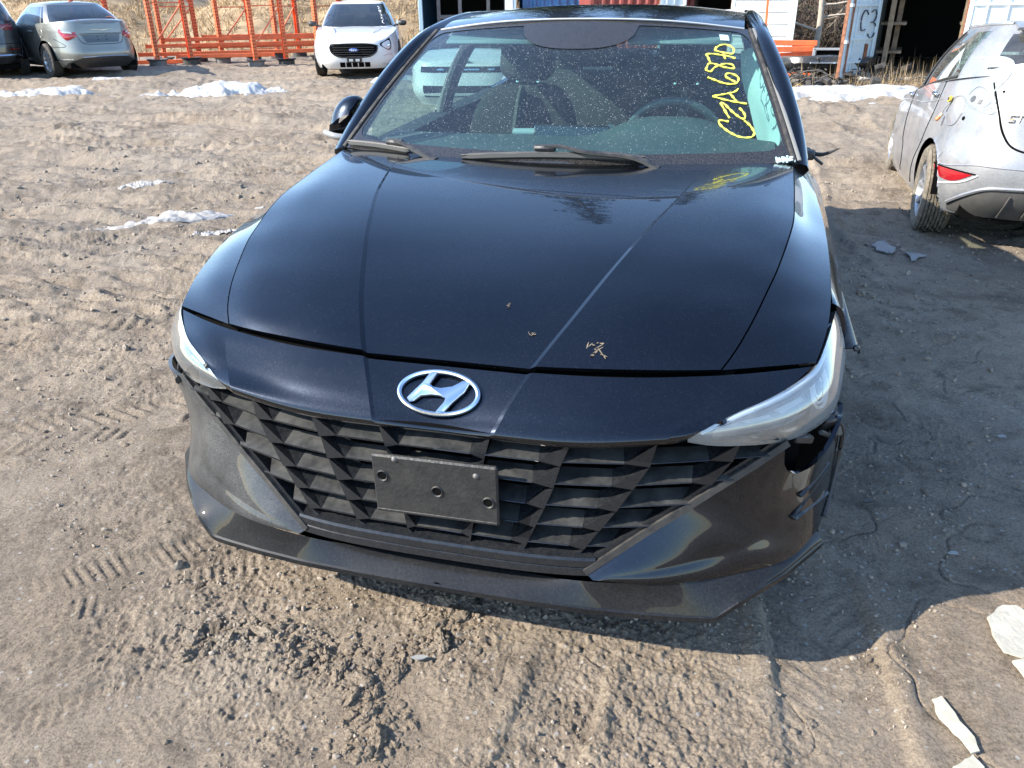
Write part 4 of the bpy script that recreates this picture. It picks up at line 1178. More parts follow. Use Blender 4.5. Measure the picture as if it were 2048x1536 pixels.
def make_wheel(parent, x, y, rad=.325, w=.21, side=1, spokes=10, mud=False):
    wh = bpy.data.objects.new('wheel', None); C.objects.link(wh); wh.parent = parent; wh.location = (x, y, rad - .012)
    ax = (side, 0, 0)
    h = w / 2
    tm = mat('muddy_tyre', (.17, .145, .11), rough=.9, noise_scale=25, noise_amt=.5, bump=.6, bump_scale=60) if mud else M_RUB
    mb = MB()
    R0 = rad
    prof = [(R0 * .66, -h * .85), (R0 * .80, -h), (R0 * .93, -h * .97), (R0 * .985, -h * .82)]
    n = 7 if mud else 5
    for i in range(n):                       # tread ribs with grooves between
        a, b = -h * .80 + i * (1.6 * h / n), -h * .80 + (i + .78) * (1.6 * h / n)
        prof += [(R0 * .962, a), (R0 * 1.0, a + .002), (R0 * 1.0, b), (R0 * .962, b + .002)]
    prof += [(R0 * .985, h * .82), (R0 * .93, h * .97), (R0 * .80, h), (R0 * .66, h * .85), (R0 * .64, h * .3)]
    mb.lathe(prof, (0, 0, 0), ax, 48)
    if mud:                                  # sideways sipes cut the ribs into blocks
        for k in range(44):
            t = 2 * np.pi * k / 44
            for i in range(n):
                if (i + k) % 2: continue
                c_ = (-h * .80 + (i + .39) * (1.6 * h / n)) * side
                mb.box((c_, R0 * 1.003 * np.cos(t), R0 * 1.003 * np.sin(t)), (1.6 * h / n * .7, .028, .010), rx=t - np.pi / 2)
    mb.build('tyre', tm, wh, smooth=40)
    mb = MB()
    mb.lathe([(R0 * .68, h * .80), (R0 * .655, h * .84), (R0 * .62, h * .62), (R0 * .60, -h * .5)], (0, 0, 0), ax, 40)
    mb.lathe([(0, h * .66), (R0 * .12, h * .64), (R0 * .15, h * .5)], (0, 0, 0), ax, 24)
    for k in range(spokes):
        t = 2 * np.pi * k / spokes
        d0 = A(0, math.cos(t), math.sin(t))
        mb.tube(np.array([A(side * h * .56, 0, 0) + d0 * R0 * .10, A(side * h * .60, 0, 0) + d0 * R0 * .4, A(side * h * .72, 0, 0) + d0 * R0 * .64]), [R0 * .06, R0 * .05, R0 * .065], 6, flat=.6, up=(1, 0, 0))
    mb.build('rim', M_ALLOY, wh, smooth=40)
    MB().lathe([(0, -h * .1), (R0 * .60, -h * .1)], (0, 0, 0), ax, 24).build('brake_disc', M_DARK, wh)
    return wh

class CarShape:
    """lower body + greenhouse described by rounded plan outlines; y = 0 at the tail"""
    def __init__(s, L, W, levels, ztop, gh, wheels, rad=.325, arch=.385):
        # levels: (z, half width, y rear, y front, exponent)
        s.L, s.W, s.lv, s.ztp, s.gh, s.wheels, s.rad, s.arch = L, W, np.array(levels, float), np.array(ztop, float), gh, wheels, rad, arch
    def at(s, z):
        z = np.asarray(z, float)
        return [spl(s.lv[:, k], s.lv[:, 0], np.clip(z, s.lv[0, 0], s.lv[-1, 0]).ravel()).reshape(z.shape) for k in (1, 2, 3, 4)]
    def P(s, t, z):
        w, yr, yf, n = s.at(z)
        c, si = np.cos(t), np.sin(t)
        yc, hl = (yr + yf) / 2, (yf - yr) / 2
        x = w * np.sign(si) * np.abs(si) ** (2 / n)
        y = yc - hl * np.sign(c) * np.abs(c) ** (2 / n)
        return np.stack([x, y, np.broadcast_to(z, x.shape) + 0.0], -1)
    def zt(s, y):
        return np.interp(y, s.ztp[:, 0], s.ztp[:, 1])
    def tx(s, x, z, front=False):
        w, yr, yf, n = s.at(np.asarray(z, float))
        r = np.arcsin(np.clip(np.abs(x) / w, 0, 1) ** (n / 2))
        if front: r = np.pi - r
        return np.sign(x) * r if not np.ndim(x) == 0 or x != 0 else (np.pi if front else 0.0)
    def ty(s, y, z, sx=-1):
        w, yr, yf, n = s.at(np.asarray(z, float))
        c = (yr + yf) / 2; h = (yf - yr) / 2
        q = (c - y) / h
        co = np.sign(q) * np.abs(q) ** (n / 2)
        return sx * np.arccos(np.clip(co, -1, 1))
    def patch(s, top, bot, nu=16, nv=6, d=.004, bulge=0.0):
        """top/bot: lists of (t, z)"""
        a, b = curve(np.c_[np.array(top, float), np.zeros(len(top))], nu)[:, :2], curve(np.c_[np.array(bot, float), np.zeros(len(bot))], nu)[:, :2]
        v = np.linspace(0, 1, nv)[:, None, None]
        G = a * (1 - v) + b * v
        p = s.P(G[..., 0], G[..., 1]); e = 1e-3
        N = np.cross(s.P(G[..., 0] + e, G[..., 1]) - p, s.P(G[..., 0], G[..., 1] + e) - p)
        N /= np.maximum(np.linalg.norm(N, axis=-1, keepdims=True), 1e-9)
        cen = p - [0, s.L / 2, .5]
        N *= np.sign((N * cen).sum(-1, keepdims=True))
        bl = bulge * np.sin(np.pi * v) * np.sin(np.pi * np.linspace(0, 1, nu))[None, :, None]
        return p + N * (d + bl), N
    def add_patch(s, root, name, m, top, bot, nu=16, nv=6, d=.004, bulge=0.0, parent=None, th=.012):
        p, N = s.patch(top, bot, nu, nv, d, bulge)
        mb = MB().grid(p)
        B = p - N * th
        for a, b in ((p[0], B[0]), (p[-1], B[-1]), (p[:, 0], B[:, 0]), (p[:, -1], B[:, -1])):
            mb.grid(np.stack([a, b]))
        return mb.build(name, m, parent or root, smooth=40)
    def seam(s, root, pts, r=.005, name='panel_gap', m=None, d=.0):
        P = curve(np.c_[np.array(pts, float), np.zeros(len(pts))], max(6, len(pts) * 6))[:, :2]
        p = s.P(P[:, 0], P[:, 1]); e = 1e-3
        N = np.cross(s.P(P[:, 0] + e, P[:, 1]) - p, s.P(P[:, 0], P[:, 1] + e) - p)
        N /= np.maximum(np.linalg.norm(N, axis=-1, keepdims=True), 1e-9)
        N *= np.sign((N * (p - [0, s.L / 2, .5])).sum(-1, keepdims=True))
        return MB().tube(p + N * d, r, 5).build(name, m or M_DARK, root, smooth=60)
    def shell(s, root, pm, glass, zb=.20, windows=None, hatch=False):
        nt = 300
        tf = np.linspace(-np.pi, np.pi, 6001)
        Pf = s.P(tf, np.full(6001, .5))
        dl_ = np.r_[0, np.cumsum(np.linalg.norm(np.diff(Pf, axis=0), axis=1) + .6 * np.abs(np.diff(tf)) * 4 / 6.28)]
        t = np.interp(np.linspace(0, dl_[-1], nt, endpoint=False), dl_, tf)
        nv = 30
        ymid = s.P(t, np.full(nt, .6))[:, 1]
        zt = s.zt(ymid)
        v = np.linspace(0, 1, nv)[:, None]
        Z = zb + v * (zt[None] - zb)
        G = s.P(np.broadcast_to(t, Z.shape), Z)
        # wheel arches
        mask = np.zeros((nv, nt), bool)
        hw = s.W / 2
        for wy in s.wheels:
            dy, dz = G[..., 1] - wy, G[..., 2] - s.rad
            r = np.hypot(dy, dz)
            side = np.abs(G[..., 0]) > hw * .72
            ins = side & (r < s.arch) & (dz > -.2)
            fc = ins & np.roll(ins, -1, 1)
            fc[:-1] &= (ins[1:] & np.roll(ins[1:], -1, 1))
            k = np.where(ins, s.arch / np.maximum(r, 1e-6), 1.0)
            near = ins & (r > s.arch * .84)
            G[..., 1] = np.where(near, wy + dy * k, G[..., 1]); G[..., 2] = np.where(near, s.rad + dz * k, G[..., 2])
            ins2 = side & (np.hypot(G[..., 1] - wy, G[..., 2] - s.rad) < s.arch * .995) & (dz > -.2)
            f2 = ins2 | np.roll(ins2, -1, 1)
            f2[:-1] |= (ins2[1:] | np.roll(ins2[1:], -1, 1))
            mask |= f2 & (side)
        mask2 = np.zeros((nv, nt), bool); mask2[:nv - 1] = mask[:nv - 1]
        mb = MB()
        Gw = np.concatenate([G, G[:, :1]], 1)
        mw = np.concatenate([mask2, mask2[:, :1]], 1)
        mb.grid(Gw, mask=mw)
        mb.build('body', pm, root, smooth=32)
        # deck: hood and boot (or cowl), open over the cabin
        top = G[-1]
        half = np.where(t > 0)[0]; half = half[np.argsort(t[half])]
        pr = top[half]; pr = pr[np.abs(pr[:, 0]) > .02]
        us = np.linspace(-1, 1, 21)
        D = np.array([[A(u * p[0], p[1], p[2] + s.gh['crown'] * (1 - u * u) * min(1, abs(p[0]) / (hw * .7))) for u in us] for p in pr])
        y0, y1 = s.gh['y'][0] + .12, s.gh['y'][3] - .12
        if hatch: y0 = -1
        m2 = (D[..., 1] > y0) & (D[..., 1] < y1)
        m2 = m2 & (np.abs(us)[None] < .80)
        MB().grid(D, mask=m2).build('hood_and_deck', pm, root, smooth=32)
        # inner tub and underside
        mb = MB()
        w_ = hw * .84
        mb.box((0, s.L / 2, .60), (2 * w_, s.L * .80, .04)); mb.box((0, s.L / 2, .24), (2 * w_ * .9, s.L * .90, .10))
        mb.build('floor_pan', M_DARK, root)
        for wy in s.wheels:
            tt = np.linspace(.0 * np.pi, 1.0 * np.pi, 22)
            for sx in (-1, 1):
                arc = np.stack([np.zeros_like(tt), wy + s.arch * np.cos(tt), s.rad + s.arch * np.sin(tt)], -1)
                MB().grid(np.stack([arc + [sx * hw * .55, 0, 0], arc + [sx * (hw * .955), 0, 0]])).add(np.vstack([arc + [sx * hw * .55, 0, 0], [[sx * hw * .55, wy, s.rad]]]), [tuple(range(len(tt)))]).build('wheel_arch_liner', M_DARK, root)
        # greenhouse
        g = s.gh
        yb0, yt0, yt1, yb1 = g['y']       # rear base, roof rear, roof front, windscreen base
        wb, wt, zb_, zr, n = g['wb'], g['wt'], g['zb'], g['zr'], g.get('n', 5)
        nvv = 15
        vv = np.linspace(0, 1, nvv)
        nt2 = 192
        t2 = np.linspace(-np.pi, np.pi, nt2 + 1)
        t2 = t2 - .13 * np.sin(4 * t2)
        def GP(tq, vq, d=0.0):
            w = wb + (wt - wb) * vq - .03 * np.sin(np.pi * vq) * -1
            yr = yb0 + (yt0 - yb0) * vq - g.get('rb', .05) * np.sin(np.pi * vq)
            yf = yb1 + (yt1 - yb1) * vq + g.get('fb', .05) * np.sin(np.pi * vq)
            c, si = np.cos(tq), np.sin(tq)
            x = (w + d) * np.sign(si) * np.abs(si) ** (2 / n)
            y = (yr + yf) / 2 - ((yf - yr) / 2 + d) * np.sign(c) * np.abs(c) ** (2 / n)
            zb__ = np.where(y < 0, zb_, s.zt(y)) - .015 if g.get('follow', True) else zb_
            z = zb__ + vq * (zr - zb__) + d * .2
            return np.stack([x, y, z], -1)
        s.GP = GP
        Tg, Vg = np.meshgrid(t2, vv, indexing='xy')
        GG = GP(Tg, Vg)
        lab = np.zeros((nvv, nt2 + 1), int)
        yc_ = GG[..., 1]; xc_ = np.abs(GG[..., 0])
        tm, vm = t2 + np.gradient(t2) / 2, vv + .5 / (nvv - 1)
        for q, (name, t0, t1, v0, v1) in enumerate(g['win'], 1):
            for i in range(nvv - 1):
                if v0 <= vm[i] <= v1:
                    a_, b2 = (t0(vm[i]) if callable(t0) else t0), (t1(vm[i]) if callable(t1) else t1)
                    lab[i, :-1] = np.where((tm[:-1] > a_) & (tm[:-1] < b2), q, lab[i, :-1])
        MB().grid(GG, mask=lab > 0).build('cabin_frame', pm, root, smooth=40)
        done = {}
        for q, (name, *_r) in enumerate(g['win'], 1):
            if (lab == q).any():
                nm = name
                MB().grid(GG, mask=lab != q).build(nm, glass, root, smooth=60)
        # roof cap
        tt = np.linspace(0, np.pi, 40)[1:-1]
        Rr = GP(tt, np.ones(38)); us = np.linspace(-1, 1, 17)
        RC = np.array([[A(u * p[0], p[1], p[2] + g.get('rc', .05) * (1 - u * u) * np.sin(np.pi * (p[1] - yt0) / (yt1 - yt0)) ** .5) if yt0 < p[1] < yt1 else A(u * p[0], p[1], p[2]) for u in us] for p in Rr])
        MB().grid(RC).build('roof', pm, root, smooth=40)
        # seats and dash seen through the glass
        for sx in (-1, 1):
            MB().box((sx * .36, (yt0 + yt1) / 2 + .25, .92), (.46, .14, .62), rx=.25, bev=.05).build('front_seat', M_INT, root, smooth=50)
            MB().box((sx * .36, (yt0 + yt1) / 2 + .15, zb_ + .30), (.25, .09, .15), bev=.03).build('headrest', M_INT, root, smooth=50)
        MB().box((0, yt0 + .25, .88), (1.2, .18, .55), rx=.3, bev=.05).build('rear_seat', M_INT, root, smooth=50)
        MB().box((0, yb1 - .35, .86), (1.3, .35, .16), bev=.05).build('dashboard', M_INT, root, smooth=50)
        for wy in s.wheels:
            for sx in (-1, 1):
                make_wheel(root, sx * (hw - .115), wy, s.rad, side=sx, spokes=g.get('spokes', 10), mud=g.get('mud', False))

def mirror_pair(root, m, x, y, z, sides=(-1, 1)):
    for sx in sides:
        mb = MB()
        sh = [[A(sx * (x + .10) + sx * .095 * sc * np.sign(np.cos(t)) * abs(np.cos(t)) ** .7, y + q, z + .06 * sc * np.sign(np.sin(t)) * abs(np.sin(t)) ** .8) for t in np.linspace(0, 2 * np.pi, 16, endpoint=False)] for q, sc in ((.0, .86), (.04, 1), (.09, .9), (.12, .4))]
        mb.grid(np.array(sh), closed_v=True)
        mb.f.append(tuple(range(mb.n - 16, mb.n))); mb.f.append(tuple(range(mb.n - 64, mb.n - 48)))
        mb.tube(np.array([(sx * x, y + .06, z - .03), (sx * (x - .10), y + .10, z - .06)]), .02, 6)
        mb.build('door_mirror', m, root, smooth=50)

SIDE_WIN = lambda a, b: [('side_window', a, b, .07, .86), ('side_window', -b, -a, .07, .86)]

# ---- white saloon that faces the camera
def white_saloon(label, loc, rz, broken=True, writing=True):
    root = thing('white_sedan', label, 'car', loc, rz)
    L, W = 5.15, 1.93
    lv = [(.16, .86, .22, L - .16, 4.2), (.30, .93, .06, L - .04, 4.2), (.50, .965, .0, L, 4.0), (.70, .955, .02, L - .03, 3.9), (.85, .93, .05, L - .16, 3.9), (1.10, .88, .10, L - .5, 4)]
    zt = [(0, 1.10), (.9, 1.08), (2.2, 1.02), (3.5, .99), (4.2, .93), (4.75, .85), (L - .05, .74), (L, .70)]
    wn_ = [('windshield', np.pi - .98, 4, .06, .90), ('windshield', -4, -np.pi + .98, .06, .90), ('rear_window', -.80, .80, .1, .88)]
    wn_ += SIDE_WIN(1.06, 1.52) + SIDE_WIN(1.56, 1.98)
    S = CarShape(L, W, lv, zt, dict(y=(.75, 1.55, 2.85, 3.78), wb=.86, wt=.60, zb=1.04, zr=1.50, crown=.05, n=5, win=wn_, rc=.05), (1.0, 3.95), .345, .40)
    S.shell(root, P_WHITE, G_CAR)
    F = lambda x, z: (S.tx(x, z, True), z)
    # grille
    gt = [F(x, z) for x, z in ((-.50, .655), (-.30, .69), (.30, .69), (.50, .655))]
    gb = [F(x, z) for x, z in ((-.50, .60), (-.36, .46), (.36, .46), (.50, .60))]
    # crossing the back seam of t: unwrap
    un = lambda l: [(t if t > 0 else t + 2 * np.pi, z) for t, z in l]
    g = S.add_patch(root, 'grille', M_DARK, un(gt), un(gb), 24, 8, .004)
    S.seam(root, un(gt + gb[::-1] + gt[:1]), .014, 'grille_surround', P_TRIM, .006)
    for k in range(4):
        z = .49 + k * .045
        S.seam(root, un([F(-.44 + abs(k - 2) * .01, z), F(0.001, z), F(.44, z)]), .006, 'grille_bar', M_PLAST, .008)
    # oval badge with pale script
    c = S.P(np.pi, np.array(.575)); 
    MB().lathe([(0, .016), (.9, .014), (1.0, .004)], (0, 0, 0), (0, 1, 0), 28).build('oval_badge', mat('badge_blue', (.03, .07, .25), rough=.15, coat=1), root, smooth=50)
    o = root.children[-1] if False else [k for k in bpy.data.objects if k.parent == root and k.name.startswith('oval_badge')][-1]
    o.scale = (.10, 1, .042); o.location = c + A(0, .008, 0)
    b = MB()
    b.tube(curve([(.062, c[1] + .026, c[2] + .016), (.030, c[1] + .027, c[2] + .020), (.048, c[1] + .027, c[2] - .016)], 8), .004, 5)
    b.tube(curve([(.060, c[1] + .026, c[2] + .0), (.038, c[1] + .027, c[2] + .002)], 4), .004, 5)
    b.tube(curve([(.030, c[1] + .027, c[2] - .010), (.012, c[1] + .027, c[2] - .012), (.012, c[1] + .027, c[2] + .004), (.028, c[1] + .027, c[2] + .002), (.03, c[1] + .027, c[2] - .010)], 12), .0035, 5)
    b.tube(curve([(.0, c[1] + .027, c[2] - .012), (-.006, c[1] + .027, c[2] + .006), (-.018, c[1] + .027, c[2] + .006)], 6), .0035, 5)
    b.tube(curve([(-.060, c[1] + .027, c[2] + .022), (-.050, c[1] + .027, c[2] - .012), (-.030, c[1] + .027, c[2] - .012), (-.030, c[1] + .027, c[2] + .004), (-.046, c[1] + .027, c[2] + .004)], 12), .0035, 5)
    b.build('badge_script', mat('script_white', (.8, .82, .84), rough=.3), root)
    for sx in (-1, 1):
        tp = [(sx * S.tx(.56, .70, True), .70), (sx * S.ty(L - .42, .78, 1), .80)]
        bt = [(sx * S.tx(.56, .665, True), .655), (sx * S.tx(.78, .60, True), .60), (sx * S.ty(L - .42, .72, 1), .70)]
        lost = broken and sx < 0
        hl = S.add_patch(root, 'headlight', M_DARK if lost else M_CLEAR, tp, bt, 14, 6, .006, .015 if not lost else -.02)
        if lost:
            q = S.P(np.array(sx * S.tx(.74, .64, True)), np.array(.655))
            MB().lathe([(0, .03), (.025, .025), (.035, 0)], q, (0, 1, .1), 14).build('bare_bulb', M_CHROME, hl, smooth=50)
        # fog recess
        S.seam(root, [(sx * S.tx(.62, .42, True), .45), (sx * S.tx(.80, .42, True), .44), (sx * S.tx(.82, .32, True), .30), (sx * S.tx(.60, .3, True), .30)], .007, 'bumper_crease', mat('shade_grey', (.35, .35, .35), rough=.5), -.002)
    # lower intake of five black openings
    for k in range(5):
        x0 = -.33 + k * .132
        S.add_patch(root, 'lower_intake', M_DARK, un([F(x0 + .005, .335), F(x0 + .118, .335)]), un([F(x0 + .005, .235), F(x0 + .118, .235)]), 4, 3, .004)
    S.add_patch(root, 'plate_bracket', M_PLAST, un([F(-.155, .455), F(.155, .455)]), un([F(-.155, .335), F(.155, .335)]), 5, 3, .02)
    for x in (-.07, .07):
        q = S.P(np.array(np.pi), np.array(.38))
        MB().box(A(x, q[1] + .028, .375), (.085, .01, .05), bev=.004).build('bracket_clip', M_CLEAR, root)
    # hood creases and shut line
    mirror_pair(root, M_PLAST, .93, 3.25, 1.06)
    for sx in (-1, 1):
        pts = [A(sx * .36, 4.95, .775), A(sx * .44, 4.4, .935), A(sx * .56, 3.85, 1.005)]
        MB().tube(curve(pts, 14), .010, 6).build('hood_crease', P_WHITE, root, smooth=60)
    if writing:
        st = [[(0, 0), (-.4, .3), (-.4, .8), (0, 1)], [(0, 1.3), (-.5, 1.6), (0, 1.9)], [(-.5, 2.2), (0, 2.5), (-.5, 2.8)], [(-.5, 3.1), (0, 3.2)], [(0, 3.5), (-.5, 3.8), (-.25, 4.1), (0, 3.6)], [(-.5, 4.4), (0, 4.8)], [(0, 5.0), (-.5, 5.3)]]
        mb = MB()
        for sq in st:
            P2 = curve(np.array([(a, b, 0) for a, b in sq], float), 10)
            t_ = -(np.pi - .50 - P2[:, 0] * .16); v_ = .16 + P2[:, 1] * .125
            mb.tube(S.GP(t_, v_, .006), .009, 5, flat=.5)
        mb.build('windshield_writing', mat('white_marker', (.8, .8, .8), rough=.8), root)
    S.add_patch(root, 'front_bumper_gap', M_DARK, [(np.pi - .5, .20), (np.pi + .5, .20)], [(np.pi - .5, .185), (np.pi + .5, .185)], 10, 2, -.002)
    return root
def front_at(x, y, hx, hy, L):
    n = math.hypot(hx, hy); hx, hy = hx / n, hy / n
    return (x - hx * L, y - hy * L), math.atan2(-hx, hy)
(o_, rz_) = front_at(-3.30, 18.15, .10, -1.0, 5.15)
white_saloon('white saloon facing the camera in front of the orange racks, one headlight missing', (*o_, 0), rz_)

# ---- cut-off white front end standing behind the black car
def front_clip():
    fc = thing('car_front_end', 'cut off white car front end seen through the side windows of the black car', 'car part', (-.55, 13.4, -.04), R(176))
    L = 1.1
    S = CarShape(L, 1.8, [(.12, .80, -.9, L - .12, 4), (.25, .88, -.9, L, 4), (.5, .9, -.9, L, 4), (.68, .88, -.9, L - .04, 4), (.86, .82, -.9, L - .2, 4)], [(0, .9), (.7, .82), (L, .70)], dict(crown=.03), ())
    t = np.linspace(np.pi - 1.35, np.pi + 1.35, 80)
    Z = np.linspace(.14, 1, 16)[:, None] * (.14 * 0 + np.interp(S.P(t, np.full(80, .5))[:, 1], [0, .7, L], [.88, .82, .70]))[None]
    G = S.P(np.broadcast_to(t, Z.shape), Z)
    MB().grid(G).build('bumper_skin', P_WHITE, fc, smooth=40)
    top = G[-1]; h_ = [top[i] * (1 - u) + top[79 - i] * u + [0, 0, .05 * 4 * u * (1 - u)] for i in range(40) for u in np.linspace(0, 1, 15)]
    MB().grid(np.array(h_).reshape(40, 15, 3)).build('hood', P_WHITE, fc, smooth=40)
    for z0, z1, w, nm in ((.66, .58, .62, 'upper_grille'), (.40, .24, .55, 'lower_grille')):
        S.add_patch(fc, nm, M_DARK, [(np.pi - w, z0), (np.pi + w, z0)], [(np.pi - w, z1), (np.pi + w, z1)], 20, 3, .004)
    for k in (-.18, .0, .18):
        S.add_patch(fc, 'grille_chrome', M_CHROME, [(np.pi + k - .05, .63), (np.pi + k + .05, .63)], [(np.pi + k - .05, .612), (np.pi + k + .05, .612)], 4, 2, .008)
    for x in (-.7, .7):
        MB().box((x, .3, .1), (.12, .5, .22)).build('support_block', M_WOOD2, fc)
M_WOOD2 = mat('support_wood', (.2, .15, .1), rough=.9)
front_clip()

# ---- grey saloon seen from behind
def grey_saloon(loc, rz):
    root = thing('grey_sedan', 'grey saloon with red tail lights standing with its back to the camera', 'car', loc, rz)
    L, W = 4.87, 1.84
    lv = [(.18, .80, .20, L - .2, 4.0), (.30, .88, .06, L - .05, 3.8), (.45, .915, .0, L, 3.7), (.60, .92, .03, L, 3.7), (.75, .915, .07, L - .05, 3.7), (.95, .88, .10, L - .3, 3.8), (1.15, .80, .14, L - .6, 4)]
    zt = [(0, 1.02), (.12, 1.09), (.30, 1.10), (.9, 1.06), (2.2, .99), (3.3, .96), (4.3, .86), (L, .70)]
    wn_ = [('rear_window', -.86, .86, .08, .90), ('windshield', np.pi - .9, 4, .06, .9), ('windshield', -4, -np.pi + .9, .06, .9)] + SIDE_WIN(1.12, 1.24) + SIDE_WIN(1.27, 1.60) + SIDE_WIN(1.64, 1.98)
    S = CarShape(L, W, lv, zt, dict(y=(.55, 1.25, 2.45, 3.45), wb=.83, wt=.58, zb=1.03, zr=1.44, crown=.04, n=4.6, win=wn_, rc=.05, spokes=12, rb=.08), (.98, 3.75), .34, .39)
    S.shell(root, P_GREY, G_CAR)
    B = lambda x, z: (S.tx(x, z), z)
    for sx in (-1, 1):
        tp = [(sx * S.tx(.50, .86), .895), (sx * S.tx(.72, .92), .935), (sx * S.ty(.42, .96, 1), .955)]
        bt = [(sx * S.tx(.46, .84), .81), (sx * S.tx(.66, .80), .755), (sx * S.ty(.26, .82, 1), .84)]
        tl = S.add_patch(root, 'tail_light', M_RED, tp, bt, 16, 7, .006, .018)
        tp2 = [(sx * S.tx(.56, .88), .895), (sx * S.tx(.70, .9), .905)]; bt2 = [(sx * S.tx(.54, .85), .855), (sx * S.tx(.66, .87), .87)]
        S.add_patch(root, 'reversing_lamp', M_CLEAR, tp2, bt2, 6, 4, .022, .004, parent=tl)
        S.seam(root, [(sx * S.tx(.47, .83), .80), (sx * S.tx(.40, .68), .68), (sx * S.tx(.30, .64), .655)], .005)
        S.seam(root, [(sx * S.ty(.85, .60, 1), .61), (sx * S.ty(.30, .63, 1), .63), (sx * S.tx(.80, .72), .76)], .005)
    S.seam(root, [B(-.30, .655), B(0.0001, .65), B(.30, .655)], .005)
    S.add_patch(root, 'plate_recess', mat('recess_grey', (.10, .11, .115), rough=.3, metal=.6), [B(-.40, .835), B(.40, .835)], [B(-.33, .685), B(.33, .685)], 12, 4, .004)
    S.seam(root, [B(-.42, .85), B(0.0001, .855), B(.42, .85)], .012, 'boot_handle_bar', P_GREY, .008)
    for x in (-.09, .09):
        for z in (.735, .80):
            S.add_patch(root, 'plate_hole', M_DARK, [B(x - .010, z + .010), B(x + .010, z + .010)], [B(x - .010, z - .010), B(x + .010, z - .010)], 3, 3, .007)
    # wing badge
    mb = MB()
    for sx in (-1, 1):
        p = np.array([S.P(np.array(sx * S.tx(x, .925)), np.array(z)) for x, z in ((.0 + 1e-4, .918), (.10, .928), (.22, .940))])
        mb.tube(p + [0, -.02, 0], [.013, .010, .003], 6, flat=.6)
    mb.build('wing_badge', M_CHROME, root, smooth=50)
    # black lower bumper with a chrome line
    S.add_patch(root, 'bumper_lower', M_PLAST, [B(-.62, .33), B(-.42, .40), B(.42, .40), B(.62, .33)], [B(-.72, .20), B(-.3, .19), B(.3, .19), B(.72, .20)], 20, 5, .006)
    S.seam(root, [B(-.46, .405), B(0.0001, .415), B(.46, .405)], .009, 'chrome_strip', M_CHROME, .010)
    S.seam(root, [(-S.tx(.62, .36), .365), (-S.tx(.84, .36), .35)], .010, 'chrome_strip', M_CHROME, .006)
    # fuel flap, door seams, handles
    c = S.P(np.array(S.ty(1.05, .86)), np.array(.86))
    MB().lathe([(.075, .004), (.080, .007), (.085, .004)], c, (-1, 0, .1), 26).build('fuel_flap', P_GREY, root, smooth=50)
    for y in (1.45, 2.5):
        S.seam(root, [(S.ty(y, .95), .97), (S.ty(y + .02, .6), .6), (S.ty(y + (.22 if y < 2 else 0), .3), .3)], .005)
        q = S.P(np.array(S.ty(y + .14, .90)), np.array(.90))
        MB().box(q + [-.02, 0, 0], (.03, .18, .03), bev=.01).build('door_handle', P_GREY, root, smooth=50)
    S.seam(root, [(S.ty(.35, .90), .895), (S.ty(2.0, .88), .88), (S.ty(3.6, .84), .84)], .004, 'side_crease', mat('crease_shade', (.1, .11, .1), rough=.4))
    mirror_pair(root, P_GREY, .88, 3.0, 1.0)
grey_saloon((-8.62, 18.25, .10), R(46))

# ---- dark suv at the picture edge, only its tail corner in view
def dark_suv(loc, rz):
    root = thing('dark_suv', 'black off-road estate with chrome lower bumper next to the grey saloon', 'car', loc, rz)
    L, W = 4.8, 1.94
    lv = [(.28, .86, .16, L - .2, 4.2), (.42, .93, .02, L - .05, 4.2), (.60, .965, .0, L, 4.2), (.85, .965, .04, L, 4.2), (1.05, .94, .07, L - .2, 4.2), (1.25, .90, .12, L - .5, 4.2)]
    zt = [(0, 1.16), (1.5, 1.12), (3.3, 1.08), (4.2, 1.02), (L, .85)]
    wn_ = [('rear_window', -.80, .80, .10, .88), ('windshield', np.pi - .9, 4, .06, .9), ('windshield', -4, -np.pi + .9, .06, .9)] + SIDE_WIN(1.0, 1.3) + SIDE_WIN(1.34, 1.65) + SIDE_WIN(1.7, 2.0)
    S = CarShape(L, W, lv, zt, dict(y=(.12, .62, 2.8, 3.6), wb=.89, wt=.66, zb=1.13, zr=1.68, crown=.03, n=5, win=wn_, rc=.03), (.95, 3.75), .37, .43)
    S.shell(root, P_SUV, G_CAR, zb=.30)
    B = lambda x, z: (S.tx(x, z), z)
    for sx in (-1, 1):
        tl = S.add_patch(root, 'tail_light', M_REDD, [(sx * S.tx(.52, 1.05), 1.07), (sx * S.ty(.40, 1.08, 1), 1.09)], [(sx * S.tx(.55, .95), .97), (sx * S.ty(.34, .95, 1), .95)], 12, 5, .006, .015)
        S.seam(root, [(sx * S.tx(.54, 1.02), 1.03), (sx * S.ty(.34, 1.03, 1), 1.035)], .006, 'light_bar', mat('pink_lamp', (.62, .22, .26), rough=.2), .022)
        q = S.P(np.array(sx * S.tx(.70, .42)), np.array(.43))
        MB().lathe([(1.0, .03), (1.15, .0), (1.1, -.02)], (0, 0, 0), (0, -1, 0), 24).build('exhaust_trim', M_CHROME, root, smooth=50)
        o = [k for k in bpy.data.objects if k.parent == root and k.name.startswith('exhaust_trim')][-1]
        o.location = q + A(0, -.01, 0); o.scale = (.11, 1, .045)
        MB().box(q + A(0, .0, 0), (.18, .02, .06), bev=.01).build('exhaust_hole', M_DARK, root)
    S.seam(root, [B(-.80, .47), B(0.0001, .475), B(.80, .47)], .022, 'chrome_bumper_bar', M_CHROME, .006)
    S.seam(root, [B(-.86, .70), B(0.0001, .70), B(.86, .70)], .006, 'panel_gap', None, .0)
    S.add_patch(root, 'reflector', M_REDD, [B(.62, .60), B(.84, .60)], [B(.62, .575), B(.84, .575)], 6, 3, .005)
    S.seam(root, [B(.36, 1.125), B(.60, 1.13)], .010, 'maker_lettering', mat('dull_chrome', (.35, .36, .38), rough=.3, metal=.8), .004)
dark_suv((-11.05, 17.7, .08), R(34))

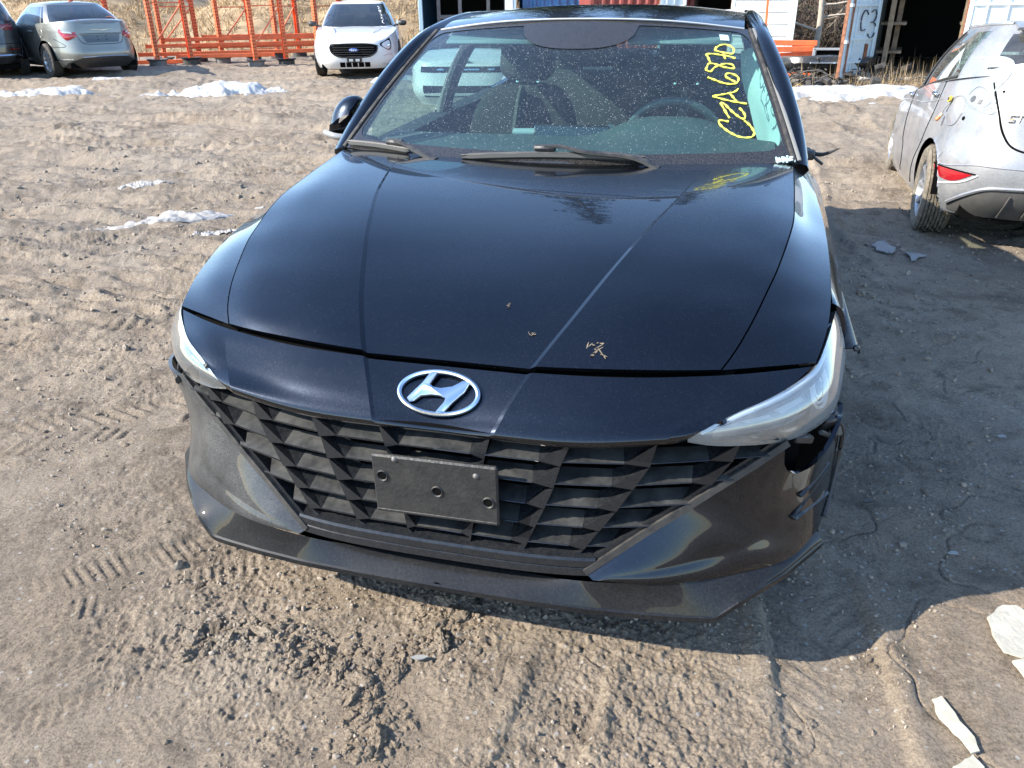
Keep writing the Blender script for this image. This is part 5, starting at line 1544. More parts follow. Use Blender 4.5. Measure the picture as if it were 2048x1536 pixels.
# ---- silver hatchback on the other side
def silver_hatch(loc, rz):
    root = thing('silver_hatchback', 'dusty silver hatchback with its tail light torn out, parked beside the black car', 'car', loc, rz)
    L, W = 3.98, 1.72
    lv = [(.20, .82, .17, L - .2, 5.0), (.32, .855, .05, L - .05, 4.8), (.45, .87, .0, L, 4.6), (.58, .87, .0, L, 4.5), (.70, .862, .05, L - .05, 4.3), (.85, .845, .08, L - .2, 4.2), (1.00, .815, .12, L - .4, 4.0), (1.20, .75, .18, L - .7, 3.8)]
    zt = [(0, 1.20), (.35, 1.115), (1.2, 1.035), (2.0, .960), (2.8, .885), (3.2, .84), (L, .66)]
    wn_ = [('rear_window', -.66, .66, .16, .80), ('windshield', np.pi - .9, 4, .06, .9), ('windshield', -4, -np.pi + .9, .06, .9)]
    wn_ += [('rear_side_window', lambda v: -1.60, lambda v: -1.13 + .12 * max(0, v - .45), .06, .84), ('rear_side_window', 1.13, 1.60, .06, .84),
            ('front_side_window', -2.12, -1.66, .06, .86), ('front_side_window', 1.66, 2.12, .06, .86)]
    S = CarShape(L, W, lv, zt, dict(y=(.20, .52, 1.95, 2.98), wb=.805, wt=.600, zb=1.02, zr=1.43, crown=.03, n=4.0, win=wn_, rc=.045, mud=True, spokes=9, rb=.02), (.72, 3.16), .312, .352)
    S.shell(root, P_SILVER, G_HATCH)
    B = lambda x, z: (S.tx(x, z), z)
    SL = lambda y, z: (S.ty(y, z), z)
    # red reflector with pale rim and black corner
    rf = S.add_patch(root, 'reflector', M_RED, [B(-.825, .508), B(-.72, .500), B(-.635, .490)], [B(-.822, .495), B(-.80, .455), B(-.715, .435), B(-.645, .482)], 14, 5, .004, .003)
    S.seam(root, [B(-.836, .515), B(-.830, .46), B(-.72, .420), B(-.66, .448), B(-.605, .490)], .006, 'reflector_rim', mat('pale_edge', (.75, .76, .78), rough=.3), .003)
    S.seam(root, [B(-.828, .512), B(-.70, .504), B(-.615, .494)], .005, 'reflector_shadow_gap', M_DARK, .001)
    # black diffuser with ribs
    dt = [B(-.715, .28), B(-.64, .36), B(-.55, .41), B(-.35, .425), B(0.0001, .43), B(.35, .425), B(.55, .41), B(.64, .36), B(.715, .28)]
    db = [B(-.70, .225), B(-.4, .205), B(0.0001, .20), B(.4, .205), B(.68, .215)]
    M_DIF = mat('dusty_diffuser', (.075, .072, .068), rough=.75, dust=.7, dust_col=(.30, .28, .25), dust_scale=14)
    S.add_patch(root, 'diffuser', M_DIF, dt, db, 40, 8, .006, .0)
    S.seam(root, dt, .012, 'bumper_lower_edge', P_SILVER, .010)
    for x in np.linspace(-.40, .40, 7):
        S.seam(root, [B(x + 1e-4, .375), B(x * 1.05 + 1e-4, .22)], .006, 'diffuser_rib', M_DIF, .012)
    # bumper shelf crease
    S.seam(root, [SL(.42, .60), B(-.80, .570), B(-.6, .555), B(0.0001, .545), B(.6, .555)], .006, 'bumper_crease', P_SILVER, -.001)
    # tailgate gap and glass surround
    S.seam(root, [B(-.600, 1.06), B(-.555, .88), B(-.515, .76), B(-.465, .688), B(-.37, .650), B(0.0001, .64), B(.37, .650), B(.465, .688), B(.515, .76), B(.555, .88)], .0075)
    # lamp opening: pale painted recess with holes
    lt = [B(-.575, .885), B(-.60, 1.0), B(-.635, 1.17)]
    lo = [B(-.66, .893), SL(.21, .93), SL(.26, 1.0), SL(.25, 1.09), B(-.73, 1.195)]
    M_REC = mat('lamp_recess_white', (.30, .345, .34), rough=.4, noise_scale=8, noise_amt=.12)
    cav = S.add_patch(root, 'lamp_recess', M_REC, lt, lo, 20, 8, .003, .0)
    edge = lo + [B(-.68, 1.19)] + lt[::-1] + [lo[0]]
    S.seam(root, edge, .006, 'recess_flange', mat('flange_pale', (.38, .42, .43), rough=.35), .003)
    tri = [B(-.705, .915), B(-.715, .96), B(-.675, 1.03), B(-.645, 1.03), B(-.605, .94), B(-.63, .912), B(-.705, .915)]
    S.seam(root, tri, .010, 'recess_rib', mat('rib_grey', (.25, .28, .29), rough=.4), -.004)
    def spot(t, z, r, nm, m, d=.004, n=14):
        c = S.P(np.array(t), np.array(z)); e = 1e-3
        N = np.cross(S.P(np.array(t + e), np.array(z)) - c, S.P(np.array(t), np.array(z + e)) - c); N /= np.linalg.norm(N)
        N *= np.sign((N * (c - [0, L / 2, .6])).sum())
        return MB().lathe([(0, d), (r * .9, d), (r, d * .4), (r, -.02)], c, N, n).build(nm, m, root, smooth=40), c, N
    spot(S.tx(-.688, .955), .955, .022, 'wire_grommet', mat('grommet', (.08, .085, .085), rough=.5))
    spot(S.tx(-.655, .940), .940, .020, 'square_hole', mat('hole_grey', (.16, .16, .15), rough=.6), n=4)
    spot(S.ty(.22, 1.01), 1.01, .009, 'bolt_hole', M_DARK)
    spot(S.tx(-.75, 1.12), 1.12, .009, 'bolt_hole', M_DARK)
    # hanging harness: yellow-black plugs, orange bulb holder
    o, c, N = spot(S.tx(-.772, .935), .935, .013, 'harness_plug', M_PLAST, .03)
    MB().lathe([(.014, .012), (.022, .014), (.022, .026), (.012, .028)], c, N, 16).build('yellow_ring', mat('plug_yellow', (.55, .42, .06), rough=.5), root, smooth=50)
    wire = curve([c + N * .02, c + N * .05 + [.04, 0, -.015], c + N * .03 + [-.01, 0, -.06], c + N * .03 + [-.02, 0, -.10]], 16)
    MB().tube(wire, .004, 5).build('harness_wire', mat('wire_grey', (.20, .19, .17), rough=.6), root, smooth=60)
    e_ = wire[-1]
    MB().tube(np.array([e_, e_ + A(-.012, -.004, -.022)]), .012, 8).build('bulb_socket', mat('socket_tan', (.45, .36, .24), rough=.5), root, smooth=50)
    MB().tube(np.array([e_ + A(-.014, -.004, -.024), e_ + A(-.032, -.010, -.046)]), [.014, .012], 8).build('orange_bulb', mat('amber_bulb', (.62, .20, .07), rough=.3), root, smooth=50)
    MB().tube(curve([c + N * .03 + [.05, 0, -.01], c + N * .03 + [.055, 0, -.04]], 4), .010, 6).build('harness_plug', M_PLAST, root, smooth=50)
    # tailgate lettering, gold edged chrome
    mb = MB()
    def let(pts):
        p = np.array([S.P(np.array(S.tx(x, z)), np.array(z)) for x, z in pts]); mb.tube(curve(p + [0, -.008, 0], 14, smooth=False), .0042, 5)
    let([(-.465, .868), (-.492, .868), (-.495, .852), (-.470, .850), (-.472, .832), (-.502, .832)])
    let([(-.460, .868), (-.415, .868)]); let([(-.438, .868), (-.447, .832)])
    mb.build('model_lettering', mat('gold_chrome', (.62, .50, .34), rough=.25, metal=.9), root)
    # doors, handle, flap, dents and scratches
    S.seam(root, [SL(.92, 1.05), SL(.90, .90), SL(.98, .70), SL(1.22, .42), SL(1.32, .26)], .005)
    S.seam(root, [SL(2.1, .94), SL(2.09, .6), SL(2.06, .26)], .005)
    S.seam(root, [SL(.80, .93), SL(2.0, .86), SL(3.2, .76)], .005, 'side_crease', P_SILVER, .001)
    for y in (1.02, 2.2):
        q = S.P(np.array(S.ty(y, .92)), np.array(.955 - .05 * (y - 1)))
        MB().box(q + [-.018, 0, 0], (.03, .17, .028), bev=.010).build('door_handle', M_CHROME, root, smooth=50)
    S.seam(root, [SL(.40, .86), SL(.44, .94), SL(.58, .95), SL(.62, .86), SL(.56, .79), SL(.43, .79), SL(.40, .86)], .004, 'fuel_flap_gap', P_SILVER, .002)
    spot(S.ty(.36, .83), .83, .014, 'flap_hole', M_DARK)
    # roof line moulding, side glass divider and spoiler
    for sx in (-1, 1):
        t = np.linspace(.75, 2.3, 30) * sx
        MB().tube(S.GP(t, np.full(30, .97), .004), .010, 6).build('roof_moulding', P_SILVER, root, smooth=60)
        t = np.linspace(1.12, 2.15, 30) * sx
        MB().tube(S.GP(t, np.full(30, .04), .004), .010, 6).build('window_seal', M_PLAST, root, smooth=60)
        v = np.linspace(.04, .88, 8)
        MB().tube(S.GP(np.full(8, 1.63 * sx), v, .004), .014, 6, flat=.5).build('window_divider', M_PLAST, root, smooth=60)
    t = np.linspace(-.72, .72, 25)
    sp = S.GP(t, np.full(25, .93)); 
    MB().panel(np.stack([sp + [0, .06, .03], sp + [0, -.06, .012], sp + [0, -.13, -.012], sp + [0, -.10, -.03]]), .01, A(0, 2, 1)).build('roof_spoiler', P_SILVER, root, smooth=50)
    t = np.linspace(-.70, .70, 30)
    MB().tube(S.GP(t, np.full(30, .15), .004), .012, 6, flat=.5).build('rear_glass_seal', M_PLAST, root, smooth=60)
    mirror_pair(root, M_PLAST, .84, 2.62, .98, (1,))
    for o in [k for k in bpy.data.objects if k.parent == root and k.type == 'MESH']:      # the car stands nose down
        n = len(o.data.vertices); V = np.empty(n * 3); o.data.vertices.foreach_get('co', V); V = V.reshape(-1, 3)
        V[:, 2] -= .05 * (V[:, 1] - .72); o.data.vertices.foreach_set('co', V.ravel()); o.data.update()
silver_hatch((3.644, 4.965, -.125), R(-19.25))
# ------------------------------------------------------------------ snow
M_SNOW = mat('old_snow', (.50, .51, .53), rough=.75, noise_scale=2.2, noise_amt=.2, bump=.8, bump_scale=11, dust=1.0, dust_col=(.27, .23, .18), dust_scale=2.6)
M_ICE = mat('thin_ice', (.36, .355, .345), rough=.45, noise_scale=9, noise_amt=.35, dust=.9, dust_col=(.25, .205, .155), dust_scale=9)
def snow(name, cx, cy, rx, ry, rot, h, seed, label):
    n = 100
    u, v = np.meshgrid(np.linspace(-1.3, 1.3, int(n * 2.2)), np.linspace(-1.3, 1.3, n), indexing='ij')
    c, s = math.cos(rot), math.sin(rot)
    x = cx + u * rx * c - v * ry * s; y = cy + u * rx * s + v * ry * c
    fq = min(1.0, .5 / ry)
    r = np.sqrt(u * u + v * v) + 0.50 * fbm(x * .9 + seed, y * 1.6, 3, seed) + (.45 if h > .04 else .95) * fbm(x * 2.6 * max(1, .6 / rx), y * 5.5 * fq, 4, seed + 2)
    k = np.clip(1 - r, -1, 1)
    lump = .25 + .5 * np.abs(fbm(x * 2.0, y * 2.6, 2, seed + 7)) + .05 * np.abs(noise(x * 9, y * 9, seed + 8))
    if h > .04: k = np.maximum(k, .10 * (np.hypot(u, v) < .55))
    z = ground_h(x, y, h < .01) - .03 * np.clip(1 - k * 12, 0, 1) * min(1, h / .04) + np.where(k > 0, h * np.sqrt(np.maximum(k, 0)) * (.45 + 1.3 * lump), 0) + (.10 * min(1, h / .05) * np.clip(k * 2.5, 0, .35) + .004 * noise(x * 14, y * 14, seed) * min(1, h / .03)) + .004
    if h > .04:      # deeper snow lies over the ruts as a smooth cover, melting into the mud at its rim
        base = .030 * fbm(x * .35, y * .35, 2, 3) + .022 * fbm(x * 1.1 + 5, y * 1.1, 3, 11)
        base = base - .13 * sstep(1.7, 2.9, x) * sstep(3.4, 5.2, y) * sstep(13, 9, y)
        kk = np.clip(k, 0, 1)
        z = base - .22 + .22 * sstep(-.25, .05, k) + .075 * sstep(0, .45, kk) + h * sstep(0, .8, kk) * (1.0 + .9 * fbm(x * 1.6, y * 2.2, 3, seed + 7)) + .010 * noise(x * 11, y * 13, seed)
    G = np.stack([x, y, z], -1)
    mk = k < (-.25 if h > .04 else 0)
    m2 = mk.copy(); m2[:-1, :-1] = mk[:-1, :-1] & mk[1:, :-1] & mk[:-1, 1:] & mk[1:, 1:]
    o = MB().grid(G, mask=m2).build(name, M_SNOW if h > .01 else M_ICE, smooth=80, kind='stuff')
    o['label'] = label
snow('snow', -8.2, 15.0, .95, .26, .0, .07, 5, 'strip of old snow lying across the yard below the grey saloon')
snow('snow', -5.15, 15.3, 1.25, .42, .05, .10, 15, 'heap of melting snow in front of the orange racks')
snow('snow', 5.9, 13.6, 2.3, .85, -.25, .07, 25, 'patch of trodden snow in front of the open container')
snow('snow', -2.05, 17.0, .9, .12, .1, .05, 35, 'thin line of snow in front of the white saloon')
snow('snow', -8.2, 17.3, .45, .08, .0, .08, 45, 'little lump of snow below the grey saloon')
snow('snow', -2.55, 5.95, .50, .11, .42, .006, 55, 'thin melting ice left of the black car')
snow('snow', -2.05, 5.5, .17, .05, .3, .006, 65, 'small ice streak left of the black car')
snow('snow', -3.2, 6.9, .2, .04, .2, .006, 75, 'faint ice trace in a rut')

# ------------------------------------------------------------------ grassy bank behind the racks and the far ground
def bank():
    nx, ny = 150, 44
    xs = np.linspace(-46, 26, nx); ys = np.linspace(25.5, 60, ny)
    X, Y = np.meshgrid(xs, ys, indexing='ij')
    left = sstep(2.5, -1.5, X)
    hgt = 2.3 * left + .55 * (1 - left)
    hgt = hgt + .5 * fbm(X * .12, X * 0, 2, 5) - .95 * np.exp(-((X + 12.4) / 1.8) ** 2)
    up = sstep(26.5, 33.5, Y + 1.2 * fbm(X * .2, Y * .1, 2, 8))
    Z = -.15 + hgt * up + .14 * fbm(X * .7, Y * .7, 4, 9) * up + .05 * noise(X * 3, Y * 3, 12) * up
    m = mat('bank_earth', (.30, .215, .125), rough=.95, noise_scale=1.6, noise_amt=.5, bump=.7, bump_scale=9)
    MB().grid(np.stack([X, Y, Z], -1)).build('hill', m, smooth=80, kind='structure')
    # dry grass: one mesh of blades
    r = np.random.default_rng(3)
    n = 42000
    bx = r.uniform(-24, 14, n); by = 26.3 + 10 * r.uniform(0, 1, n) ** 1.2
    left = sstep(2.5, -1.5, bx)
    hg = 2.3 * left + .55 * (1 - left) + .5 * fbm(bx * .12, bx * 0, 2, 5) - .95 * np.exp(-((bx + 12.4) / 1.8) ** 2)
    u = sstep(26.5, 33.5, by + 1.2 * fbm(bx * .2, by * .1, 2, 8))
    bz = -.15 + hg * u + .14 * fbm(bx * .7, by * .7, 4, 9) * u - .03
    keep = (fbm(bx * .6, by * .6, 3, 33) > -.22) & (by > 26.6)
    bx, by, bz = bx[keep], by[keep], bz[keep]; n = len(bx)
    hh_ = r.uniform(.10, .34, n); an = r.uniform(0, np.pi, n); le = r.normal(0, .16, (n, 2))
    w = r.uniform(.010, .022, n)
    p0 = np.stack([bx - w * np.cos(an), by - w * np.sin(an), bz], -1); p1 = np.stack([bx + w * np.cos(an), by + w * np.sin(an), bz], -1)
    p2 = np.stack([bx + le[:, 0], by + le[:, 1], bz + hh_], -1)
    V = np.stack([p0, p1, p2], 1).reshape(-1, 3)
    me = bpy.data.meshes.new('dry_grass'); me.vertices.add(len(V)); me.vertices.foreach_set('co', V.ravel())
    me.loops.add(3 * n); me.loops.foreach_set('vertex_index', np.arange(3 * n, dtype=np.int32)); me.polygons.add(n)
    me.polygons.foreach_set('loop_start', (np.arange(n) * 3).astype(np.int32)); me.update(calc_edges=True)
    o = bpy.data.objects.new('dry_grass', me); C.objects.link(o); o['kind'] = 'stuff'; o['label'] = 'dry straw coloured grass covering the bank behind the racks'
    me.materials.append(mat('straw', (.42, .30, .16), rough=.9, noise_scale=1.5, noise_amt=.45))
bank()

# ------------------------------------------------------------------ orange pallet racks on wheel rims
M_OR = mat('rack_orange', (.74, .15, .045), rough=.5, noise_scale=3, noise_amt=.25, dust=.25, dust_col=(.5, .36, .26), dust_scale=8)
M_RIM = mat('black_steel_rim', (.022, .022, .024), rough=.5, dust=.3, dust_scale=12)
M_RIMG = mat('grey_steel_rim', (.14, .14, .14), rough=.5, dust=.5, dust_scale=12)
RACKS = [((-11.7, 23.4), (-11.05, 23.9), 'orange rack upright half hidden behind the grey saloon roof'), ((-8.74, 21.1), (-8.10, 21.65), 'orange rack upright nearest the grey saloon, cross braced'),
         ((-6.53, 21.9), (-5.86, 22.35), 'orange rack upright half way to the white saloon'),
         ((-9.55, 23.6), (-8.8, 24.2), 'orange rack upright showing above the grey saloon boot'),
         ((-8.05, 23.9), (-7.35, 24.5), 'orange rack upright behind the nearest one'),
         ((-7.05, 26.0), (-6.55, 26.7), 'furthest orange rack upright, against the bank'),
         ((-5.40, 24.2), (-4.80, 24.8), 'orange rack upright rising behind the white saloon')]
def post_rim(x, y, z, m, lab):
    o = MB().lathe([(.12, 0), (.25, 0), (.26, .02), (.21, .05), (.205, .16), (.25, .19), (.26, .21), (.23, .21), (.18, .17), (.05, .15), (.0, .15)], (0, 0, 0), (0, 0, 1), 28).build('wheel_rim', m, smooth=40)
    o.location = (x, y, z)
    return tag(o, lab, 'wheel rim', 'wheel rims under the rack posts')
for (a, b, lab) in RACKS:
    zb = min(gz(*a), gz(*b))
    r_ = thing('rack_upright', lab, 'pallet rack', (a[0], a[1], zb + .14), 0, 'orange rack uprights standing on wheel rims')
    d = A(b[0] - a[0], b[1] - a[1], 0); Ld = np.linalg.norm(d); d /= Ld
    H = 3.6
    rz = math.atan2(d[1], d[0])
    for k, q in enumerate((A(0, 0, 0), d * Ld)):
        mb = MB()
        s = A(-d[1], d[0], 0)
        # open C-section post with a perforated face
        for off in (-.055, .055):
            mb.box(q + s * off + [0, 0, H / 2], (.10, .007, H), rz=rz)
        mb.box(q + d * (-.048 if k == 0 else .048) + [0, 0, H / 2], (.007, .11, H), rz=rz)
        mb.build('post', M_OR, r_)
        mb = MB()
        for i in range(45):
            for off in (-.02, .02):
                mb.box(q + d * (-.0525 if k == 0 else .0525) + s * off + [0, 0, .10 + i * .078], (.003, .020, .036), rz=rz)
                mb.box(q - s * .0595 + d * off + [0, 0, .10 + i * .078], (.020, .003, .036), rz=rz)
        o = mb.build('post_slots', mat('slot_dark', (.12, .025, .012), rough=.8), r_); o['kind'] = 'stuff'
        MB().box(q + [0, 0, .012], (.13, .11, .02), rz=rz).build('foot_plate', M_OR, r_)
        post_rim(a[0] + q[0], a[1] + q[1], zb - .03, M_RIM if (k + len(lab)) % 3 else M_RIMG, ('black' if (k + len(lab)) % 3 else 'grey') + ' wheel rim under the ' + ('left' if k == 0 else 'right') + ' post of the rack upright ' + {'nearest': 'nearest rack upright', 'half way': 'middle front rack upright', 'showing': 'rack above the boot', 'behind the nearest': 'second rack upright', 'rising': 'rack by the white saloon', 'half hidden': 'rack behind the sedan roof'}[[q for q in ('half hidden', 'behind the nearest', 'half way', 'showing', 'rising', 'nearest') if q in lab][0]] if 'furthest' not in lab else 'wheel rim under the ' + ('left' if k == 0 else 'right') + ' post of the furthest rack')
    for i, z0 in enumerate((.35, 1.35, 2.35)):
        p, q = (A(0, 0, z0), d * Ld + [0, 0, z0 + .95])
        if i % 2: p, q = d * Ld + [0, 0, z0], A(0, 0, z0 + .95)
        MB().tube(np.array([p, q]), .022, 4).build('diagonal_brace', M_OR, r_)
    for z0 in (.30, 1.3, 2.3, 3.3):
        MB().tube(np.array([A(0, 0, z0), d * Ld + [0, 0, z0]]), .02, 4).build('cross_bar', M_OR, r_)
BEAMS = [((-9.6, 22.6), (-4.9, 24.3), .52, 'front'), ((-9.7, 22.3), (-5.3, 23.6), .33, 'low front'), ((-9.4, 23.4), (-4.7, 24.9), .62, 'second'), ((-9.2, 24.4), (-4.6, 25.6), .42, 'third'),
         ((-9.0, 25.2), (-4.4, 26.2), .64, 'rear'), ((-8.6, 22.0), (-6.2, 22.5), .26, 'short'), ((-10.4, 21.9), (-8.2, 22.35), .12, 'lying')]
for (a, b, z, nm) in BEAMS:
    o = MB()
    a, b = A(*a), A(*b); L_ = np.linalg.norm(b - a); rz = math.atan2(b[1] - a[1], b[0] - a[0])
    o.box((0, 0, 0), (L_, .045, .09), bev=.006); o.box((0, .03, -.03), (L_, .03, .045), bev=.004)
    for sx in (-1, 1):
        o.box((sx * (L_ / 2 + .004), -.01, -.02), (.008, .09, .22))
    o = o.build('rack_beam', M_OR)
    o.location = ((a[0] + b[0]) / 2, (a[1] + b[1]) / 2, z + gz(*((a + b) / 2))); o.rotation_euler = (0, 0, rz)
    tag(o, {'front': 'long orange beam across the foremost uprights', 'low front': 'long low orange beam close to the ground behind the first uprights', 'second': 'orange beam at knee height, second from the front', 'third': 'lower orange beam in the middle of the racks', 'rear': 'rearmost long orange beam in front of the bank', 'short': 'short orange beam between two uprights', 'lying': 'orange beam on the ground beside the grey saloon'}[nm], 'rack beam', 'orange beams between the rack uprights')

# ------------------------------------------------------------------ storage containers
M_CB = mat('container_blue', (.06, .20, .42), rough=.5, noise_scale=3, noise_amt=.3)
M_CLB = mat('container_pale_blue', (.42, .58, .68), rough=.5, noise_scale=4, noise_amt=.15)
M_CR = mat('container_red', (.22, .045, .035), rough=.55, noise_scale=3, noise_amt=.3)
M_CW = mat('container_white', (.72, .76, .76), rough=.5, noise_scale=3, noise_amt=.12, dust=.3, dust_col=(.42, .34, .26), dust_scale=4)
M_CG = mat('container_pale_grey', (.56, .66, .70), rough=.5, noise_scale=4, noise_amt=.15, dust=.3, dust_col=(.40, .30, .22), dust_scale=5)
M_RUST = mat('rust', (.20, .085, .045), rough=.85, noise_scale=12, noise_amt=.5)
M_WOOD = mat('old_wood', (.25, .18, .115), rough=.8, noise_scale=9, noise_amt=.4)
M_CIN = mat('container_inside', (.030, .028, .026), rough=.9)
def corrugated(p0, p1, z0, z1, pitch=.28, dep=.036):
    """wall between two ground points, trapezoid corrugation"""
    p0, p1 = A(*p0), A(*p1); L_ = np.linalg.norm(p1 - p0); d = (p1 - p0) / L_; n = A(-d[1], d[0])
    pts = []; s = 0; k = 0
    while s < L_:
        for f, o in ((0, 0), (.25, 0), (.5, 1), (.75, 1)):
            q = s + f * pitch
            if q < L_: pts.append((q, o * dep))
        s += pitch
    pts.append((L_, 0))
    P = np.array([np.r_[p0 + d * q + n * o, 0] for q, o in pts])
    return np.stack([P + [0, 0, z0], P + [0, 0, z1]])
def container(label, x0, x1, y0, depth, m, frame, open_=False, H=2.59, rz=0):
    c = thing('storage_container', label, 'container', ((x0 + x1) / 2, y0, gz((x0 + x1) / 2, y0) - .05), rz)
    hw = (x1 - x0) / 2
    MB().grid(corrugated((-hw, depth), (-hw, .02), .14, H - .1)).build('side_wall', m, c)
    MB().grid(corrugated((hw, .02), (hw, depth), .14, H - .1)).build('side_wall', m, c)
    MB().grid(corrugated((hw, depth), (-hw, depth), .14, H - .1)).build('end_wall', m, c)
    MB().box((0, depth / 2, H - .03), (2 * hw, depth, .06)).build('roof', m, c)
    MB().box((0, depth / 2, .12), (2 * hw - .02, depth, .06)).build('floor', M_CIN if not open_ else M_WOOD, c)
    for sx in (-1, 1):
        MB().box((sx * (hw - .05), 0, H / 2), (.10, .12, H), bev=.01).build('corner_post', frame, c)
        MB().box((sx * hw, depth / 2, .09), (.10, depth, .14)).build('bottom_rail', frame, c)
    MB().box((0, 0, H - .07), (2 * hw, .12, .14), bev=.01).build('header', frame, c)
    MB().box((0, 0, .08), (2 * hw, .12, .13), bev=.01).build('door_sill', frame, c)
    if open_:
        G = np.stack([A(-hw + .03, .1, .16), A(-hw + .03, depth - .1, .16)])
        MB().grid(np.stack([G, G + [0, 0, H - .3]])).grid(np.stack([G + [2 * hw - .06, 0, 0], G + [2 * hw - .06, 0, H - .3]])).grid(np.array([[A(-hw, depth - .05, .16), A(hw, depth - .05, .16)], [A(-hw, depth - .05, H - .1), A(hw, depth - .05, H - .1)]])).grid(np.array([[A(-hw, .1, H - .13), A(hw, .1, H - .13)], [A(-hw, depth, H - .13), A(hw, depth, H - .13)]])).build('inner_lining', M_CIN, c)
    return c
def door(c, hinge, ang, w, m, H=2.36, ribs=3, name='container_door', panel_ribs='bars', sx=1):
    """door leaf hinged at hinge (local), swung so that it points along ang (world xy angle)"""
    d = bpy.data.objects.new(name, None); C.objects.link(d); d.parent = c; d.location = (*hinge, .16); d.rotation_euler = (0, 0, ang)
    MB().box((w / 2, 0, H / 2), (w, .045, H), bev=.006).build('door_leaf', m, d)
    for x in (.04, w - .04):
        for sy in (-1, 1):
            MB().box((x, sy * .03, H / 2), (.075, .02, H - .02), bev=.004).build('door_stile', m, d)
    if panel_ribs == 'bars':
        for z in (.06, .27, .66, 1.22, 1.80, H - .06):
            for sy in (-1, 1):
                MB().box((w / 2, sy * .035, z), (w - .16, .035, .05), bev=.004).build('door_rib', m, d)
        for x in (w * .36, w * .70):
            for sy in (-1, 1):
                MB().box((x, sy * .034, H / 2), (.035, .034, H - .14), bev=.004).build('door_rib', m, d)
    else:
        for z in np.arange(.22, H - .1, .235):
            for sy in (-1, 1):
                MB().box((w / 2, sy * .03, z), (w - .17, .03, .10), bev=.012).build('door_rib', m, d)
    for sy in (-1, 1):
        MB().box((w + .004, 0, H / 2), (.012, .07, H), bev=.003).build('door_gasket', M_RUST, d) if sy > 0 else None
    return d
cA = container('open shipping container with shelves inside, pale blue frame, left of the car roof', -2.28, .22, 22.2, 6, M_CB, M_CLB, True)
for x in (-.78, -.22, .52, .98):
    MB().box((x, .55, 1.3), (.09, .09, 2.35)).build('shelf_post', mat('grey_wood', (.22, .20, .185), rough=.85, noise_scale=9, noise_amt=.3), cA)
for z in (.55, 1.12, 1.70):
    MB().box((-.50, .75, z), (.66, .5, .09)).build('shelf_board', MATS['grey_wood'], cA)
    MB().box((.75, .75, z + .1), (.52, .5, .09)).build('shelf_board', MATS['grey_wood'], cA)
MB().box((1.06, -.02, 1.3), (.20, .10, 2.5)).build('white_jamb', M_CW, cA)
container('blue corrugated container behind the car roof', .38, 2.82, 22.6, 6, M_CB, M_CB)
container('dull red corrugated container behind the car roof', 1.85, 4.2, 19.6, 6, M_CR, M_CR)
b_ = bpy.data.objects
for nm, x0, x1, y0, m in (('blue', .38, 2.82, 22.6, M_CB), ('red', 1.85, 4.2, 19.6, M_CR)):
    c = [o for o in bpy.data.objects if o.name.startswith('storage_container') and abs(o.location.x - (x0 + x1) / 2) < .01][0]
    MB().grid(corrugated((-(x1 - x0) / 2 + .1, -.03), ((x1 - x0) / 2 - .1, -.03), .16, 2.45, .2)).build('front_wall', m, c)
cD = container('container with one white ribbed door shut, between the red one and the trees', 3.75, 6.15, 18.6, 5, M_CW, M_CW, True, rz=R(-16))
door(cD, (1.13, -.03), R(181), 1.28, M_CW, panel_ribs='ribs')
door(cD, (-1.2, -.03), R(205), .5, M_CG)
MB().box((.02, -.04, 1.2), (.03, .03, 2.3)).build('locking_rod', M_OR, cD)
cE = container('open shipping container with wooden shelf posts, its door lettered C3', 6.72, 9.20, 15.55, 6, M_CG, M_CG, True, rz=R(-25))
dC3 = door(cE, (-1.2, -.05), R(243), 1.02, M_CG)
door(cE, (1.22, -.05), R(196), 1.0, M_CW)
# letters on the outer face of the door (its left face)
mb = MB()
def dl(pts): mb.tube(curve([(x, .058, z - .66) for x, z in pts], 20), .016, 6, flat=.4)
dl([(.40, 1.72), (.52, 1.80), (.60, 1.72), (.61, 1.56), (.56, 1.46), (.44, 1.48)])
mb.build('letter_c', mat('letter_dark', (.03, .035, .05), rough=.7), dC3)
mb = MB()
dl([(.30, 1.76), (.18, 1.80), (.12, 1.70), (.20, 1.60), (.26, 1.59)]); dl([(.24, 1.60), (.10, 1.54), (.12, 1.36), (.24, 1.33), (.32, 1.40)])
mb.build('digit_three', MATS['letter_dark'], dC3)
MB().box((.28, .05, .45), (.09, .03, .24), bev=.004).build('door_vent', M_RUST, dC3)
for x in (.08, .92):
    MB().tube(np.array([(x, .06, .05), (x, .06, 2.3)]), .018, 8).build('locking_rod', M_RUST if x > .5 else M_CG, dC3)
for z in (.62, 1.22, 1.75):
    MB().box((1.0, .06, z), (.08, .05, .05), bev=.006).build('rod_keeper', M_CW, dC3)
for x, y in ((-.95, .35), (-.82, .8), (.30, .6), (.62, 1.2), (.95, .5)):
    MB().box((x, y, 1.3), (.09, .09, 2.3)).build('shelf_post', M_WOOD, cE)
for z in (.55, 1.05, 1.55, 2.0):
    MB().box((.72, .9, z), (.95, .7, .05)).build('shelf_board', M_WOOD, cE)
    MB().box((-.9, 1.2, z), (.45, 1.4, .05)).build('shelf_board', M_WOOD, cE)
for i in range(26):
    MB().box((.72 + random.uniform(-.4, .4), .85 + random.uniform(-.2, .3), random.choice((.58, 1.08, 1.58)) + .10), (random.uniform(.08, .25), .2, random.uniform(.1, .26)), rz=random.uniform(-.4, .4), bev=.01).build('stored_part', mat('stored_part_%d' % (i % 3), ((.02, .02, .022), (.05, .05, .055), (.12, .11, .10))[i % 3], rough=.6), cE)
o = MB().tube(np.array([(8.25, 15.2, .12), (8.62, 15.55, 1.75)]), .035, 4).build('steel_angle', mat('pale_steel', (.55, .52, .47), rough=.5))
tag(o, 'pale steel angle leaning beside the open container', 'steel angle')
